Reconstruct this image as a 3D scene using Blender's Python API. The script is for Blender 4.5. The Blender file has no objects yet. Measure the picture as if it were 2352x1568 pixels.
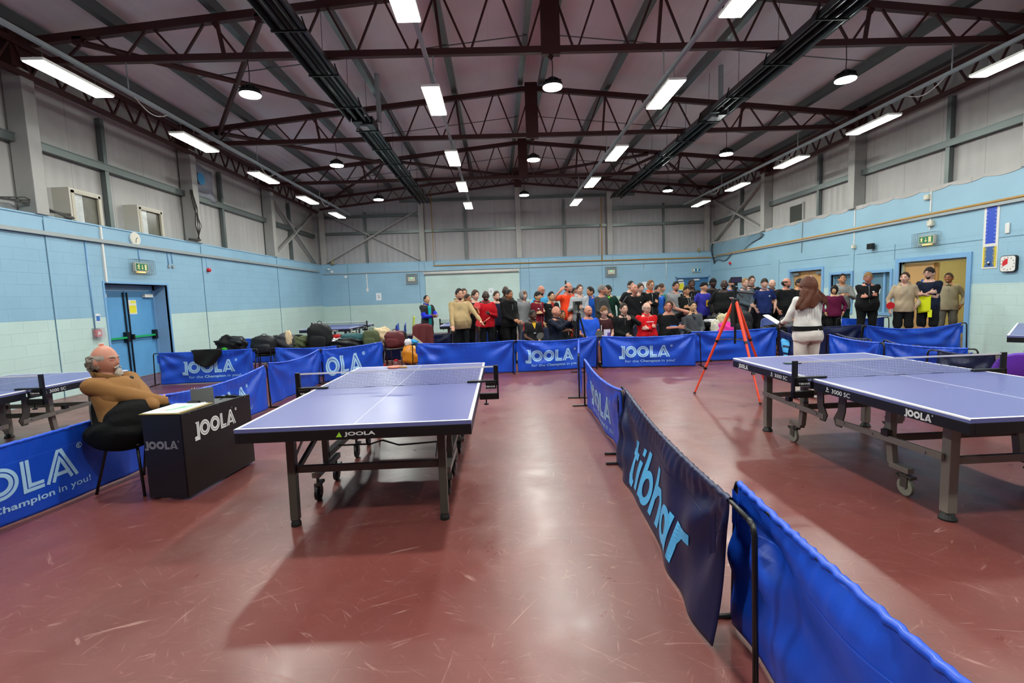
import bpy, bmesh, math, random
import numpy as np
from mathutils import Vector, Matrix, Euler
PI = math.pi
SC = bpy.context.scene
COL = SC.collection
R = math.radians
random.seed(7)

# ---------------------------------------------------------------- camera
F_PX, PITCH, YAW, ROLL, CAM_H = 1104.03, 0.0934, 0.0266, -0.0366, 1.5482
cam_data = bpy.data.cameras.new('camera')
cam_data.sensor_width = 36.0
cam_data.sensor_fit = 'HORIZONTAL'
cam_data.lens = 36.0 * F_PX / 2352.0
cam_data.clip_start = 0.05
cam_data.clip_end = 200
cam = bpy.data.objects.new('camera', cam_data)
COL.objects.link(cam)
_fw = Vector((math.sin(YAW) * math.cos(PITCH), math.cos(YAW) * math.cos(PITCH), -math.sin(PITCH)))
_rt = Vector((math.cos(YAW), -math.sin(YAW), 0))
_up = _rt.cross(_fw)
_r2 = _rt * math.cos(ROLL) + _up * math.sin(ROLL)
_u2 = _up * math.cos(ROLL) - _rt * math.sin(ROLL)
cam.matrix_world = Matrix(((_r2.x, _u2.x, -_fw.x, 0), (_r2.y, _u2.y, -_fw.y, 0), (_r2.z, _u2.z, -_fw.z, CAM_H), (0, 0, 0, 1)))
SC.camera = cam
# ---------------------------------------------------------------- world, exposure
world = bpy.data.worlds.new('world')
SC.world = world
world.use_nodes = True
world.node_tree.nodes['Background'].inputs[0].default_value = (0.75, 0.85, 1.0, 1)
world.node_tree.nodes['Background'].inputs[1].default_value = 0.6
SC.view_settings.view_transform = 'Standard'
SC.view_settings.look = 'None'
SC.view_settings.gamma = 1
SC.view_settings.use_curve_mapping = False
SC.view_settings.exposure = -0.84
SC.cycles.max_bounces = 7
SC.cycles.diffuse_bounces = 4
SC.cycles.glossy_bounces = 3
SC.cycles.transparent_max_bounces = 12
SC.cycles.sample_clamp_indirect = 6.0
SC.cycles.caustics_reflective = False
SC.cycles.caustics_refractive = False
SC.cycles.use_denoising = True
PANEL_STRENGTH = 24.0      # long LED panels hung from the trusses
BAY_STRENGTH = 1080.0       # round high-bay lamps
TUBE_LUM = 1.0

# ---------------------------------------------------------------- materials
def lin(h):
    h = h.lstrip('#')
    out = []
    for i in (0, 2, 4):
        c = int(h[i:i + 2], 16) / 255.0
        out.append(c / 12.92 if c <= 0.04045 else ((c + 0.055) / 1.055) ** 2.4)
    return (*out, 1.0)
MATS = {}
def mat(name, color, rough=0.5, metal=0.0, bump=0.0, bscale=40.0, vary=0.0, vscale=3.0, sheen=0.0, spec=0.5, emit=None, estr=0.0, alpha=1.0):
    if name in MATS:
        return MATS[name]
    m = bpy.data.materials.new(name)
    m.use_nodes = True
    nt = m.node_tree
    b = nt.nodes['Principled BSDF']
    c = lin(color) if isinstance(color, str) else color
    b.inputs['Base Color'].default_value = c
    b.inputs['Roughness'].default_value = rough
    b.inputs['Metallic'].default_value = metal
    b.inputs['Specular IOR Level'].default_value = spec
    b.inputs['Sheen Weight'].default_value = sheen
    b.inputs['Alpha'].default_value = alpha
    if emit:
        b.inputs['Emission Color'].default_value = lin(emit)
        b.inputs['Emission Strength'].default_value = estr
    if bump or vary:
        tc = nt.nodes.new('ShaderNodeTexCoord')
    if bump:
        n = nt.nodes.new('ShaderNodeTexNoise'); n.inputs['Scale'].default_value = bscale; n.inputs['Detail'].default_value = 4
        bp = nt.nodes.new('ShaderNodeBump'); bp.inputs['Strength'].default_value = bump; bp.inputs['Distance'].default_value = 0.02
        nt.links.new(tc.outputs['Object'], n.inputs['Vector'])
        nt.links.new(n.outputs['Fac'], bp.inputs['Height'])
        nt.links.new(bp.outputs['Normal'], b.inputs['Normal'])
    if vary:
        n2 = nt.nodes.new('ShaderNodeTexNoise'); n2.inputs['Scale'].default_value = vscale; n2.inputs['Detail'].default_value = 5
        nt.links.new(tc.outputs['Object'], n2.inputs['Vector'])
        mx = nt.nodes.new('ShaderNodeMixRGB'); mx.blend_type = 'MULTIPLY'; mx.inputs['Fac'].default_value = vary
        mx.inputs['Color1'].default_value = c
        cr = nt.nodes.new('ShaderNodeValToRGB'); cr.color_ramp.elements[0].position = 0.3; cr.color_ramp.elements[1].position = 0.7
        cr.color_ramp.elements[0].color = (0.35, 0.35, 0.35, 1)
        nt.links.new(n2.outputs['Fac'], cr.inputs['Fac'])
        nt.links.new(cr.outputs['Color'], mx.inputs['Color2'])
        nt.links.new(mx.outputs['Color'], b.inputs['Base Color'])
    MATS[name] = m
    return m

def N(nt, t, **kw):
    n = nt.nodes.new(t)
    for k, v in kw.items():
        if k in ('operation', 'blend_type', 'data_type', 'bands_direction', 'wave_type', 'noise_dimensions', 'feature', 'use_clamp'):
            setattr(n, k, v)
        else:
            n.inputs[k].default_value = v
    return n

def block_wall_mat(name, horiz, upper, lower, split, smooth_above=99.0, patch=None):
    """painted blockwork: horiz = 0 runs along x, 1 along y; paint changes colour at height split"""
    m = bpy.data.materials.new(name); m.use_nodes = True
    nt = m.node_tree; L = nt.links.new
    b = nt.nodes['Principled BSDF']; b.inputs['Roughness'].default_value = 0.42
    g = nt.nodes.new('ShaderNodeNewGeometry')
    sep = nt.nodes.new('ShaderNodeSeparateXYZ'); L(g.outputs['Position'], sep.inputs[0])
    cmb = nt.nodes.new('ShaderNodeCombineXYZ')
    L(sep.outputs[horiz], cmb.inputs[0]); L(sep.outputs[2], cmb.inputs[1])
    br = nt.nodes.new('ShaderNodeTexBrick')
    br.inputs['Scale'].default_value = 1.0; br.inputs['Mortar Size'].default_value = 0.0045
    br.inputs['Mortar Smooth'].default_value = 0.6
    br.inputs['Brick Width'].default_value = 0.45; br.inputs['Row Height'].default_value = 0.2045
    br.inputs['Color1'].default_value = (1, 1, 1, 1); br.inputs['Color2'].default_value = (0.93, 0.93, 0.93, 1)
    br.inputs['Mortar'].default_value = (0.62, 0.66, 0.7, 1)
    L(cmb.outputs[0], br.inputs['Vector'])
    gt = N(nt, 'ShaderNodeMath', operation='GREATER_THAN'); gt.inputs[1].default_value = split
    L(sep.outputs[2], gt.inputs[0])
    fac = gt.outputs[0]
    if patch:
        a = N(nt, 'ShaderNodeMath', operation='GREATER_THAN'); a.inputs[1].default_value = patch[0]; L(sep.outputs[0], a.inputs[0])
        c = N(nt, 'ShaderNodeMath', operation='LESS_THAN'); c.inputs[1].default_value = patch[1]; L(sep.outputs[0], c.inputs[0])
        d = N(nt, 'ShaderNodeMath', operation='LESS_THAN'); d.inputs[1].default_value = patch[2]; L(sep.outputs[2], d.inputs[0])
        m1 = N(nt, 'ShaderNodeMath', operation='MULTIPLY'); L(a.outputs[0], m1.inputs[0]); L(c.outputs[0], m1.inputs[1])
        m2 = N(nt, 'ShaderNodeMath', operation='MULTIPLY'); L(m1.outputs[0], m2.inputs[0]); L(d.outputs[0], m2.inputs[1])
        sb = N(nt, 'ShaderNodeMath', operation='SUBTRACT', use_clamp=True); L(gt.outputs[0], sb.inputs[0]); L(m2.outputs[0], sb.inputs[1])
        fac = sb.outputs[0]
    mix = nt.nodes.new('ShaderNodeMixRGB'); mix.inputs['Color1'].default_value = lin(lower); mix.inputs['Color2'].default_value = lin(upper)
    L(fac, mix.inputs['Fac'])
    no = N(nt, 'ShaderNodeTexNoise', Scale=1.3, Detail=6.0); L(g.outputs['Position'], no.inputs['Vector'])
    cr = nt.nodes.new('ShaderNodeValToRGB'); cr.color_ramp.elements[0].color = (0.86, 0.86, 0.86, 1); cr.color_ramp.elements[0].position = 0.3
    cr.color_ramp.elements[1].position = 0.65
    L(no.outputs['Fac'], cr.inputs['Fac'])
    mm = nt.nodes.new('ShaderNodeMixRGB'); mm.blend_type = 'MULTIPLY'; mm.inputs['Fac'].default_value = 0.6
    L(mix.outputs[0], mm.inputs['Color1']); L(cr.outputs[0], mm.inputs['Color2'])
    # smooth boards above a height carry no joints
    lt = N(nt, 'ShaderNodeMath', operation='LESS_THAN'); lt.inputs[1].default_value = smooth_above; L(sep.outputs[2], lt.inputs[0])
    f2 = N(nt, 'ShaderNodeMath', operation='MULTIPLY'); f2.inputs[1].default_value = 0.34; L(lt.outputs[0], f2.inputs[0])
    m3 = nt.nodes.new('ShaderNodeMixRGB'); m3.blend_type = 'MULTIPLY'
    L(f2.outputs[0], m3.inputs['Fac']); L(mm.outputs[0], m3.inputs['Color1']); L(br.outputs['Color'], m3.inputs['Color2'])
    L(m3.outputs[0], b.inputs['Base Color'])
    inv = N(nt, 'ShaderNodeMath', operation='MULTIPLY'); inv.inputs[1].default_value = -1.0; L(br.outputs['Fac'], inv.inputs[0])
    hn = N(nt, 'ShaderNodeTexNoise', Scale=60.0, Detail=3.0); L(g.outputs['Position'], hn.inputs['Vector'])
    ad = N(nt, 'ShaderNodeMath', operation='ADD'); L(inv.outputs[0], ad.inputs[0])
    hs = N(nt, 'ShaderNodeMath', operation='MULTIPLY'); hs.inputs[1].default_value = 0.25; L(hn.outputs['Fac'], hs.inputs[0]); L(hs.outputs[0], ad.inputs[1])
    m4 = N(nt, 'ShaderNodeMath', operation='MULTIPLY'); L(ad.outputs[0], m4.inputs[0]); L(lt.outputs[0], m4.inputs[1])
    bp = nt.nodes.new('ShaderNodeBump'); bp.inputs['Strength'].default_value = 0.5; bp.inputs['Distance'].default_value = 0.006
    L(m4.outputs[0], bp.inputs['Height']); L(bp.outputs[0], b.inputs['Normal'])
    return m

def floor_mat():
    m = bpy.data.materials.new('vinyl_floor'); m.use_nodes = True
    nt = m.node_tree; L = nt.links.new
    b = nt.nodes['Principled BSDF']
    g = nt.nodes.new('ShaderNodeNewGeometry')
    base = lin('#8a4844'); 
    n1 = N(nt, 'ShaderNodeTexNoise', Scale=0.9, Detail=7.0, Roughness=0.6); L(g.outputs['Position'], n1.inputs['Vector'])
    cr = nt.nodes.new('ShaderNodeValToRGB')
    cr.color_ramp.elements[0].position = 0.3; cr.color_ramp.elements[0].color = lin('#5f2e29')
    cr.color_ramp.elements[1].position = 0.72; cr.color_ramp.elements[1].color = lin('#743e39')
    L(n1.outputs['Fac'], cr.inputs['Fac'])
    col = cr.outputs[0]
    # scuffs: thin long streaks in several directions
    total = None
    for k, (ang, sx, thr) in enumerate(((25, 9, 0.675), (-40, 8, 0.68), (80, 7, 0.685), (-8, 10, 0.685), (55, 9, 0.685), (120, 8, 0.69), (160, 8, 0.69))):
        mp = nt.nodes.new('ShaderNodeMapping'); mp.vector_type = 'TEXTURE'; mp.inputs['Rotation'].default_value = (0, 0, R(ang)); mp.inputs['Scale'].default_value = (0.55, 1 / (16.0 + k * 3), 1)
        mp.inputs['Location'].default_value = (k * 3.1, k * 1.7, 0)
        L(g.outputs['Position'], mp.inputs[0])
        nn = N(nt, 'ShaderNodeTexNoise', Scale=1.7, Detail=6.0, Roughness=0.66, Distortion=0.9); L(mp.outputs[0], nn.inputs['Vector'])
        rr = nt.nodes.new('ShaderNodeValToRGB'); rr.color_ramp.elements[0].position = thr - 0.045; rr.color_ramp.elements[1].position = thr + 0.05
        L(nn.outputs['Fac'], rr.inputs['Fac'])
        if total is None: total = rr.outputs[0]
        else:
            a = N(nt, 'ShaderNodeMath', operation='MAXIMUM'); L(total, a.inputs[0]); L(rr.outputs[0], a.inputs[1]); total = a.outputs[0]
    mf = N(nt, 'ShaderNodeMath', operation='MULTIPLY'); mf.inputs[1].default_value = 0.42; L(total, mf.inputs[0])
    mx = nt.nodes.new('ShaderNodeMixRGB'); mx.inputs['Color2'].default_value = lin('#c09a90'); L(mf.outputs[0], mx.inputs['Fac']); L(col, mx.inputs['Color1'])
    # welded sheet joints every 1.9 m
    sep = nt.nodes.new('ShaderNodeSeparateXYZ'); L(g.outputs['Position'], sep.inputs[0])
    md = N(nt, 'ShaderNodeMath', operation='FLOORED_MODULO'); md.inputs[1].default_value = 1.93; L(sep.outputs[1], md.inputs[0])
    ls = N(nt, 'ShaderNodeMath', operation='LESS_THAN'); ls.inputs[1].default_value = 0.006; L(md.outputs[0], ls.inputs[0])
    ml = N(nt, 'ShaderNodeMath', operation='MULTIPLY'); ml.inputs[1].default_value = 0.35; L(ls.outputs[0], ml.inputs[0])
    mj = nt.nodes.new('ShaderNodeMixRGB'); mj.inputs['Color2'].default_value = lin('#5a2c28'); L(ml.outputs[0], mj.inputs['Fac']); L(mx.outputs[0], mj.inputs['Color1'])
    L(mj.outputs[0], b.inputs['Base Color'])
    n3 = N(nt, 'ShaderNodeTexNoise', Scale=3.0, Detail=8.0, Roughness=0.7); L(g.outputs['Position'], n3.inputs['Vector'])
    mr = nt.nodes.new('ShaderNodeMapRange'); mr.inputs['From Min'].default_value = 0.3; mr.inputs['From Max'].default_value = 0.7
    mr.inputs['To Min'].default_value = 0.26; mr.inputs['To Max'].default_value = 0.42; L(n3.outputs['Fac'], mr.inputs['Value'])
    L(mr.outputs[0], b.inputs['Roughness'])
    b.inputs['Specular IOR Level'].default_value = 0.55
    n4 = N(nt, 'ShaderNodeTexNoise', Scale=9.0, Detail=3.0); L(g.outputs['Position'], n4.inputs['Vector'])
    bp = nt.nodes.new('ShaderNodeBump'); bp.inputs['Strength'].default_value = 0.12; bp.inputs['Distance'].default_value = 0.01
    hh = N(nt, 'ShaderNodeMath', operation='MULTIPLY_ADD'); hh.inputs[1].default_value = 0.35; L(total, hh.inputs[0]); L(n4.outputs['Fac'], hh.inputs[2])
    L(hh.outputs[0], bp.inputs['Height']); L(bp.outputs[0], b.inputs['Normal'])
    return m

def ribbed_mat(name, color, axis, period, rough=0.4, depth=0.35, line=0.75, spec=0.5):
    """sheet cladding with joints running upwards; axis is the coordinate counted along the wall"""
    m = bpy.data.materials.new(name); m.use_nodes = True
    nt = m.node_tree; L = nt.links.new
    b = nt.nodes['Principled BSDF']; b.inputs['Roughness'].default_value = rough; b.inputs['Specular IOR Level'].default_value = spec
    g = nt.nodes.new('ShaderNodeNewGeometry'); sep = nt.nodes.new('ShaderNodeSeparateXYZ'); L(g.outputs['Position'], sep.inputs[0])
    md = N(nt, 'ShaderNodeMath', operation='FLOORED_MODULO'); md.inputs[1].default_value = period; L(sep.outputs[axis], md.inputs[0])
    ls = N(nt, 'ShaderNodeMath', operation='LESS_THAN'); ls.inputs[1].default_value = 0.018; L(md.outputs[0], ls.inputs[0])
    no = N(nt, 'ShaderNodeTexNoise', Scale=0.8, Detail=5.0); L(g.outputs['Position'], no.inputs['Vector'])
    cr = nt.nodes.new('ShaderNodeValToRGB'); cr.color_ramp.elements[0].color = (0.8, 0.8, 0.8, 1); cr.color_ramp.elements[0].position = 0.35; cr.color_ramp.elements[1].position = 0.65
    L(no.outputs['Fac'], cr.inputs['Fac'])
    mm = nt.nodes.new('ShaderNodeMixRGB'); mm.blend_type = 'MULTIPLY'; mm.inputs['Fac'].default_value = 0.5; mm.inputs['Color1'].default_value = lin(color); L(cr.outputs[0], mm.inputs['Color2'])
    m2 = nt.nodes.new('ShaderNodeMixRGB'); m2.blend_type = 'MULTIPLY'; m2.inputs['Color2'].default_value = (line, line, line, 1)
    L(ls.outputs[0], m2.inputs['Fac']); L(mm.outputs[0], m2.inputs['Color1']); L(m2.outputs[0], b.inputs['Base Color'])
    wv = N(nt, 'ShaderNodeMath', operation='MULTIPLY'); wv.inputs[1].default_value = 2 * PI / (period / 4); L(sep.outputs[axis], wv.inputs[0])
    sn = N(nt, 'ShaderNodeMath', operation='SINE'); L(wv.outputs[0], sn.inputs[0])
    n5 = N(nt, 'ShaderNodeTexNoise', Scale=2.5, Detail=2.0); L(g.outputs['Position'], n5.inputs['Vector'])
    a5 = N(nt, 'ShaderNodeMath', operation='MULTIPLY'); a5.inputs[1].default_value = 2.5; L(n5.outputs['Fac'], a5.inputs[0])
    ad = N(nt, 'ShaderNodeMath', operation='ADD'); L(sn.outputs[0], ad.inputs[0]); L(a5.outputs[0], ad.inputs[1])
    bp = nt.nodes.new('ShaderNodeBump'); bp.inputs['Strength'].default_value = depth; bp.inputs['Distance'].default_value = 0.01
    L(ad.outputs[0], bp.inputs['Height']); L(bp.outputs[0], b.inputs['Normal'])
    return m

# ---------------------------------------------------------------- mesh building
def tag(o, label=None, cat=None, group=None, kind=None):
    if label: o['label'] = label
    if cat: o['category'] = cat
    if group: o['group'] = group
    if kind: o['kind'] = kind
    return o

def thing(name, label, cat, loc=(0, 0, 0), rz=0.0, group=None, kind=None):
    o = bpy.data.objects.new(name, None)
    o.empty_display_size = 0.1
    COL.objects.link(o)
    o.location = loc; o.rotation_euler = (0, 0, rz)
    return tag(o, label, cat, group, kind)

def frame(p, q, up=(0, 0, 1)):
    d = (Vector(q) - Vector(p)); L = d.length
    if L < 1e-9: d = Vector((0, 0, 1)); L = 1e-9
    d.normalize(); u = Vector(up)
    if abs(d.dot(u)) > 0.98: u = Vector((0, 1, 0)) if abs(d.y) < 0.9 else Vector((1, 0, 0))
    s = d.cross(u).normalized(); t = s.cross(d).normalized()
    return d, s, t, L

class MB:
    def __init__(self):
        self.v = []; self.f = []; self.mi = []; self.cur = 0
    def add(self, vs, fs):
        o = len(self.v)
        self.v.extend([tuple(a) for a in vs])
        for f in fs:
            self.f.append(tuple(i + o for i in f)); self.mi.append(self.cur)
        return self
    def box(self, c, s, rz=0.0, ry=0.0, rx=0.0):
        x, y, z = s[0] / 2, s[1] / 2, s[2] / 2
        M = Euler((rx, ry, rz)).to_matrix(); c = Vector(c)
        vs = [c + M @ Vector((i * x, j * y, k * z)) for i, j, k in ((-1,-1,-1),(1,-1,-1),(1,1,-1),(-1,1,-1),(-1,-1,1),(1,-1,1),(1,1,1),(-1,1,1))]
        return self.add(vs, [(0,3,2,1),(4,5,6,7),(0,1,5,4),(1,2,6,5),(2,3,7,6),(3,0,4,7)])
    def bb(self, x0, x1, y0, y1, z0, z1):
        return self.box(((x0+x1)/2, (y0+y1)/2, (z0+z1)/2), (abs(x1-x0), abs(y1-y0), abs(z1-z0)))
    def rbox(self, c, s, r=0.02, rz=0.0, seg=3, rx=0.0):
        """box with its upright edges rounded"""
        x, y, z = s[0] / 2, s[1] / 2, s[2] / 2; r = min(r, x * .99, y * .99)
        pts = []
        for (cx, cy, a0) in ((x-r, y-r, 0), (-x+r, y-r, 90), (-x+r, -y+r, 180), (x-r, -y+r, 270)):
            for k in range(seg + 1):
                a = R(a0 + 90 * k / seg); pts.append((cx + r*math.cos(a), cy + r*math.sin(a)))
        M = Euler((rx, 0, rz)).to_matrix(); c = Vector(c); n = len(pts)
        vs = [c + M @ Vector((a, b, -z)) for a, b in pts] + [c + M @ Vector((a, b, z)) for a, b in pts]
        return self.add(vs, [tuple(range(n))[::-1], tuple(range(n, 2*n))] + [(i, (i+1) % n, (i+1) % n + n, i + n) for i in range(n)])
    def bar(self, p, q, w, h, up=(0, 0, 1)):
        d, s, t, L = frame(p, q, up); p = Vector(p); q = Vector(q)
        vs = [a + s * (i * w / 2) + t * (j * h / 2) for a in (p, q) for i, j in ((-1,-1),(1,-1),(1,1),(-1,1))]
        return self.add(vs, [(0,1,2,3),(7,6,5,4),(0,4,5,1),(1,5,6,2),(2,6,7,3),(3,7,4,0)])
    def tube(self, pts, r, n=8, r2=None):
        pts = [Vector(p) for p in pts]; k = len(pts); vs = []; fs = []
        s0 = None
        for i, p in enumerate(pts):
            a = pts[max(i-1, 0)]; b = pts[min(i+1, k-1)]
            d = (b - a).normalized()
            if s0 is None:
                u = Vector((0, 0, 1)) if abs(d.z) < 0.9 else Vector((0, 1, 0))
                s = d.cross(u).normalized()
            else:
                s = (s0 - d * s0.dot(d)).normalized()
            s0 = s; t = s.cross(d)
            rr = r if r2 is None else r + (r2 - r) * i / (k - 1)
            for j in range(n):
                an = 2 * PI * j / n
                vs.append(p + s * (rr * math.cos(an)) + t * (rr * math.sin(an)))
        for i in range(k - 1):
            for j in range(n):
                fs.append((i*n + j, (i+1)*n + j, (i+1)*n + (j+1) % n, i*n + (j+1) % n))
        fs.append(tuple(range(n))); fs.append(tuple(range((k-1)*n, k*n))[::-1])
        return self.add(vs, fs)
    def lathe(self, prof, c=(0, 0, 0), n=16, M=None):
        """prof: (radius, z) pairs from bottom to top"""
        c = Vector(c); vs = []; fs = []; k = len(prof)
        for r, z in prof:
            for j in range(n):
                a = 2 * PI * j / n; p = Vector((r * math.cos(a), r * math.sin(a), z))
                vs.append(c + (M @ p if M else p))
        for i in range(k - 1):
            for j in range(n):
                fs.append((i*n + j, i*n + (j+1) % n, (i+1)*n + (j+1) % n, (i+1)*n + j))
        fs.append(tuple(range(n))[::-1]); fs.append(tuple(range((k-1)*n, k*n)))
        return self.add(vs, fs)
    def ell(self, c, r, nu=12, nv=8, M=None):
        c = Vector(c); vs = []; fs = []
        for i in range(nv + 1):
            ph = PI * i / nv
            for j in range(nu):
                th = 2 * PI * j / nu
                p = Vector((r[0]*math.sin(ph)*math.cos(th), r[1]*math.sin(ph)*math.sin(th), r[2]*math.cos(ph)))
                vs.append(c + (M @ p if M else p))
        for i in range(nv):
            for j in range(nu):
                a, b, cc, d = i*nu + j, (i+1)*nu + j, (i+1)*nu + (j+1) % nu, i*nu + (j+1) % nu
                if i == 0: fs.append((a, b, cc))
                elif i == nv - 1: fs.append((a, b, d))
                else: fs.append((a, b, cc, d))
        return self.add(vs, fs)
    def caps(self, p, q, r1, r2, n=12):
        """tapered limb with round ends"""
        p = Vector(p); q = Vector(q); d, s, t, L = frame(p, q); rings = []
        for a in (80, 60, 35, 10): rings.append((p - d * (r1 * math.sin(R(a))), r1 * math.cos(R(a))))
        for k in (0.0, 0.25, 0.5, 0.75, 1.0): rings.append((p.lerp(q, k), r1 + (r2 - r1) * k))
        for a in (10, 35, 60, 80): rings.append((q + d * (r2 * math.sin(R(a))), r2 * math.cos(R(a))))
        return self.rings([(c, rr, rr, s, t) for c, rr in rings], n)
    def rings(self, rg, n=16):
        vs = []; fs = []
        for c, rx, ry, s, t in rg:
            for j in range(n):
                a = 2 * PI * j / n; vs.append(Vector(c) + s * (rx * math.cos(a)) + t * (ry * math.sin(a)))
        k = len(rg)
        for i in range(k - 1):
            for j in range(n):
                fs.append((i*n + j, i*n + (j+1) % n, (i+1)*n + (j+1) % n, (i+1)*n + j))
        fs.append(tuple(range(n))[::-1]); fs.append(tuple(range((k-1)*n, k*n)))
        return self.add(vs, fs)
    def prism(self, pts, c, ex, ey, ez, depth):
        """polygon pts in the (ex,ey) plane at c, thickened by depth along ez"""
        c = Vector(c); ex = Vector(ex); ey = Vector(ey); ez = Vector(ez); n = len(pts)
        vs = [c + ex*a + ey*b for a, b in pts] + [c + ex*a + ey*b + ez*depth for a, b in pts]
        return self.add(vs, [tuple(range(n))[::-1], tuple(range(n, 2*n))] + [(i, (i+1) % n, (i+1) % n + n, i + n) for i in range(n)])
    def grid(self, F, nu, nv, th=0.0):
        """sheet F(a,b), a,b in 0..1; th > 0 gives it a back"""
        P = [[Vector(F(i / nu, j / nv)) for i in range(nu + 1)] for j in range(nv + 1)]
        vs = [p for row in P for p in row]; w = nu + 1
        fs = [(j*w + i, j*w + i + 1, (j+1)*w + i + 1, (j+1)*w + i) for j in range(nv) for i in range(nu)]
        if th:
            o = len(vs); nrm = []
            for j in range(nv + 1):
                for i in range(nu + 1):
                    du = P[j][min(i+1, nu)] - P[j][max(i-1, 0)]; dv = P[min(j+1, nv)][i] - P[max(j-1, 0)][i]
                    nn = du.cross(dv)
                    nrm.append(nn.normalized() if nn.length > 1e-12 else Vector((0, 0, 1)))
            vs = vs + [v - nrm[k] * th for k, v in enumerate(vs)]
            fs = fs + [tuple(i + o for i in f[::-1]) for f in fs]
            for i in range(nu):
                fs.append((i + 1, i, i + o, i + 1 + o)); a = nv * w + i; fs.append((a, a + 1, a + 1 + o, a + o))
            for j in range(nv):
                a = j * w; fs.append((a, a + w, a + w + o, a + o)); a = j * w + nu; fs.append((a + w, a, a + o, a + w + o))
        return self.add(vs, fs)
    def xf(self, M):
        self.v = [tuple(M @ Vector(p)) for p in self.v]
        return self
    def build(self, name, m, parent=None, smooth=False, bevel=0.0, off=None, remesh=0.0, fold=0.0, fseed=0, foldf=1.0):
        me = bpy.data.meshes.new(name)
        vs = self.v
        if off is not None: vs = [(a - off[0], b - off[1], c - off[2]) for a, b, c in vs]
        me.from_pydata(vs, [], self.f)
        ms = m if isinstance(m, (list, tuple)) else [m]
        for q in ms: me.materials.append(q)
        if len(ms) > 1: me.polygons.foreach_set('material_index', self.mi)
        if smooth: me.polygons.foreach_set('use_smooth', [True] * len(me.polygons))
        me.validate(); me.update()
        o = bpy.data.objects.new(name, me); COL.objects.link(o)
        if parent: o.parent = parent
        if bevel:
            md = o.modifiers.new('bevel', 'BEVEL'); md.width = bevel; md.segments = 2; md.limit_method = 'ANGLE'; md.angle_limit = R(50)
        if remesh:
            md = o.modifiers.new('remesh', 'REMESH'); md.mode = 'VOXEL'; md.voxel_size = remesh; md.use_smooth_shade = True
            md = o.modifiers.new('smooth', 'SMOOTH'); md.factor = 0.5; md.iterations = 5 if remesh > 0.006 else 4
            TO_BAKE.append((o, fold, fseed, foldf))
        return o
TO_BAKE = []

def bake_all():
    dg = bpy.context.evaluated_depsgraph_get(); dg.update()
    new = []
    for o, fold, sd, ff in TO_BAKE:
        new.append(bpy.data.meshes.new_from_object(o.evaluated_get(dg)))
    for (o, fold, sd, ff), me in zip(TO_BAKE, new):
        o.modifiers.clear(); o.data = me; n = len(me.vertices)
        if fold and n:
            co = np.empty(n * 3); me.vertices.foreach_get('co', co); co = co.reshape(-1, 3)
            no = np.empty(n * 3); me.vertices.foreach_get('normal', no); no = no.reshape(-1, 3)
            x, y, z = co.T; p = sd * 1.37
            w = np.sin(x*9*ff + 2.1*np.sin(z*5*ff + p) + p) * np.sin(z*17*ff + 2.6*np.sin(x*7*ff + y*6*ff + p*2))
            w += 0.6 * np.sin(z*31*ff + 3*np.sin(x*13*ff + p) + y*15*ff) * np.sin(x*19*ff + p + y*11*ff)
            co += no * (w * fold)[:, None]
            me.vertices.foreach_set('co', co.ravel())
        me.polygons.foreach_set('use_smooth', [True] * len(me.polygons)); me.update()

def struct(name, mb, m, parent=None, **kw):
    o = mb.build(name, m, parent, **kw)
    if parent is None: o['kind'] = 'structure'
    return o

# ---------------------------------------------------------------- lettering
_TXT = {}
def text_polys(s, bold=0.0, shear=0.0):
    k = (s, bold, shear)
    if k in _TXT: return _TXT[k]
    cu = bpy.data.curves.new('txt', 'FONT'); cu.body = s; cu.size = 1.0; cu.offset = bold; cu.shear = shear; cu.resolution_u = 3
    o = bpy.data.objects.new('txt', cu); COL.objects.link(o)
    dg = bpy.context.evaluated_depsgraph_get(); dg.update()
    me = bpy.data.meshes.new_from_object(o.evaluated_get(dg))
    vs = [(v.co.x, v.co.y) for v in me.vertices]; fs = [tuple(p.vertices) for p in me.polygons]
    bpy.data.objects.remove(o); bpy.data.curves.remove(cu); bpy.data.meshes.remove(me)
    xs = [a for a, b in vs]; ys = [b for a, b in vs]
    x0, x1, y0, y1 = min(xs), max(xs), min(ys), max(ys)
    _TXT[k] = ([((a - x0) / (x1 - x0), (b - y0) / (y1 - y0)) for a, b in vs], fs, (x1 - x0) / (y1 - y0))
    return _TXT[k]

def put_text(mb, s, M, x0, y0, w, h, bold=0.0, shear=0.0):
    """text filling the w x h box at (x0,y0) of surface M(u,v)"""
    vs, fs, asp = text_polys(s, bold, shear)
    mb.add([M(x0 + a * w, y0 + b * h) for a, b in vs], fs)

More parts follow.
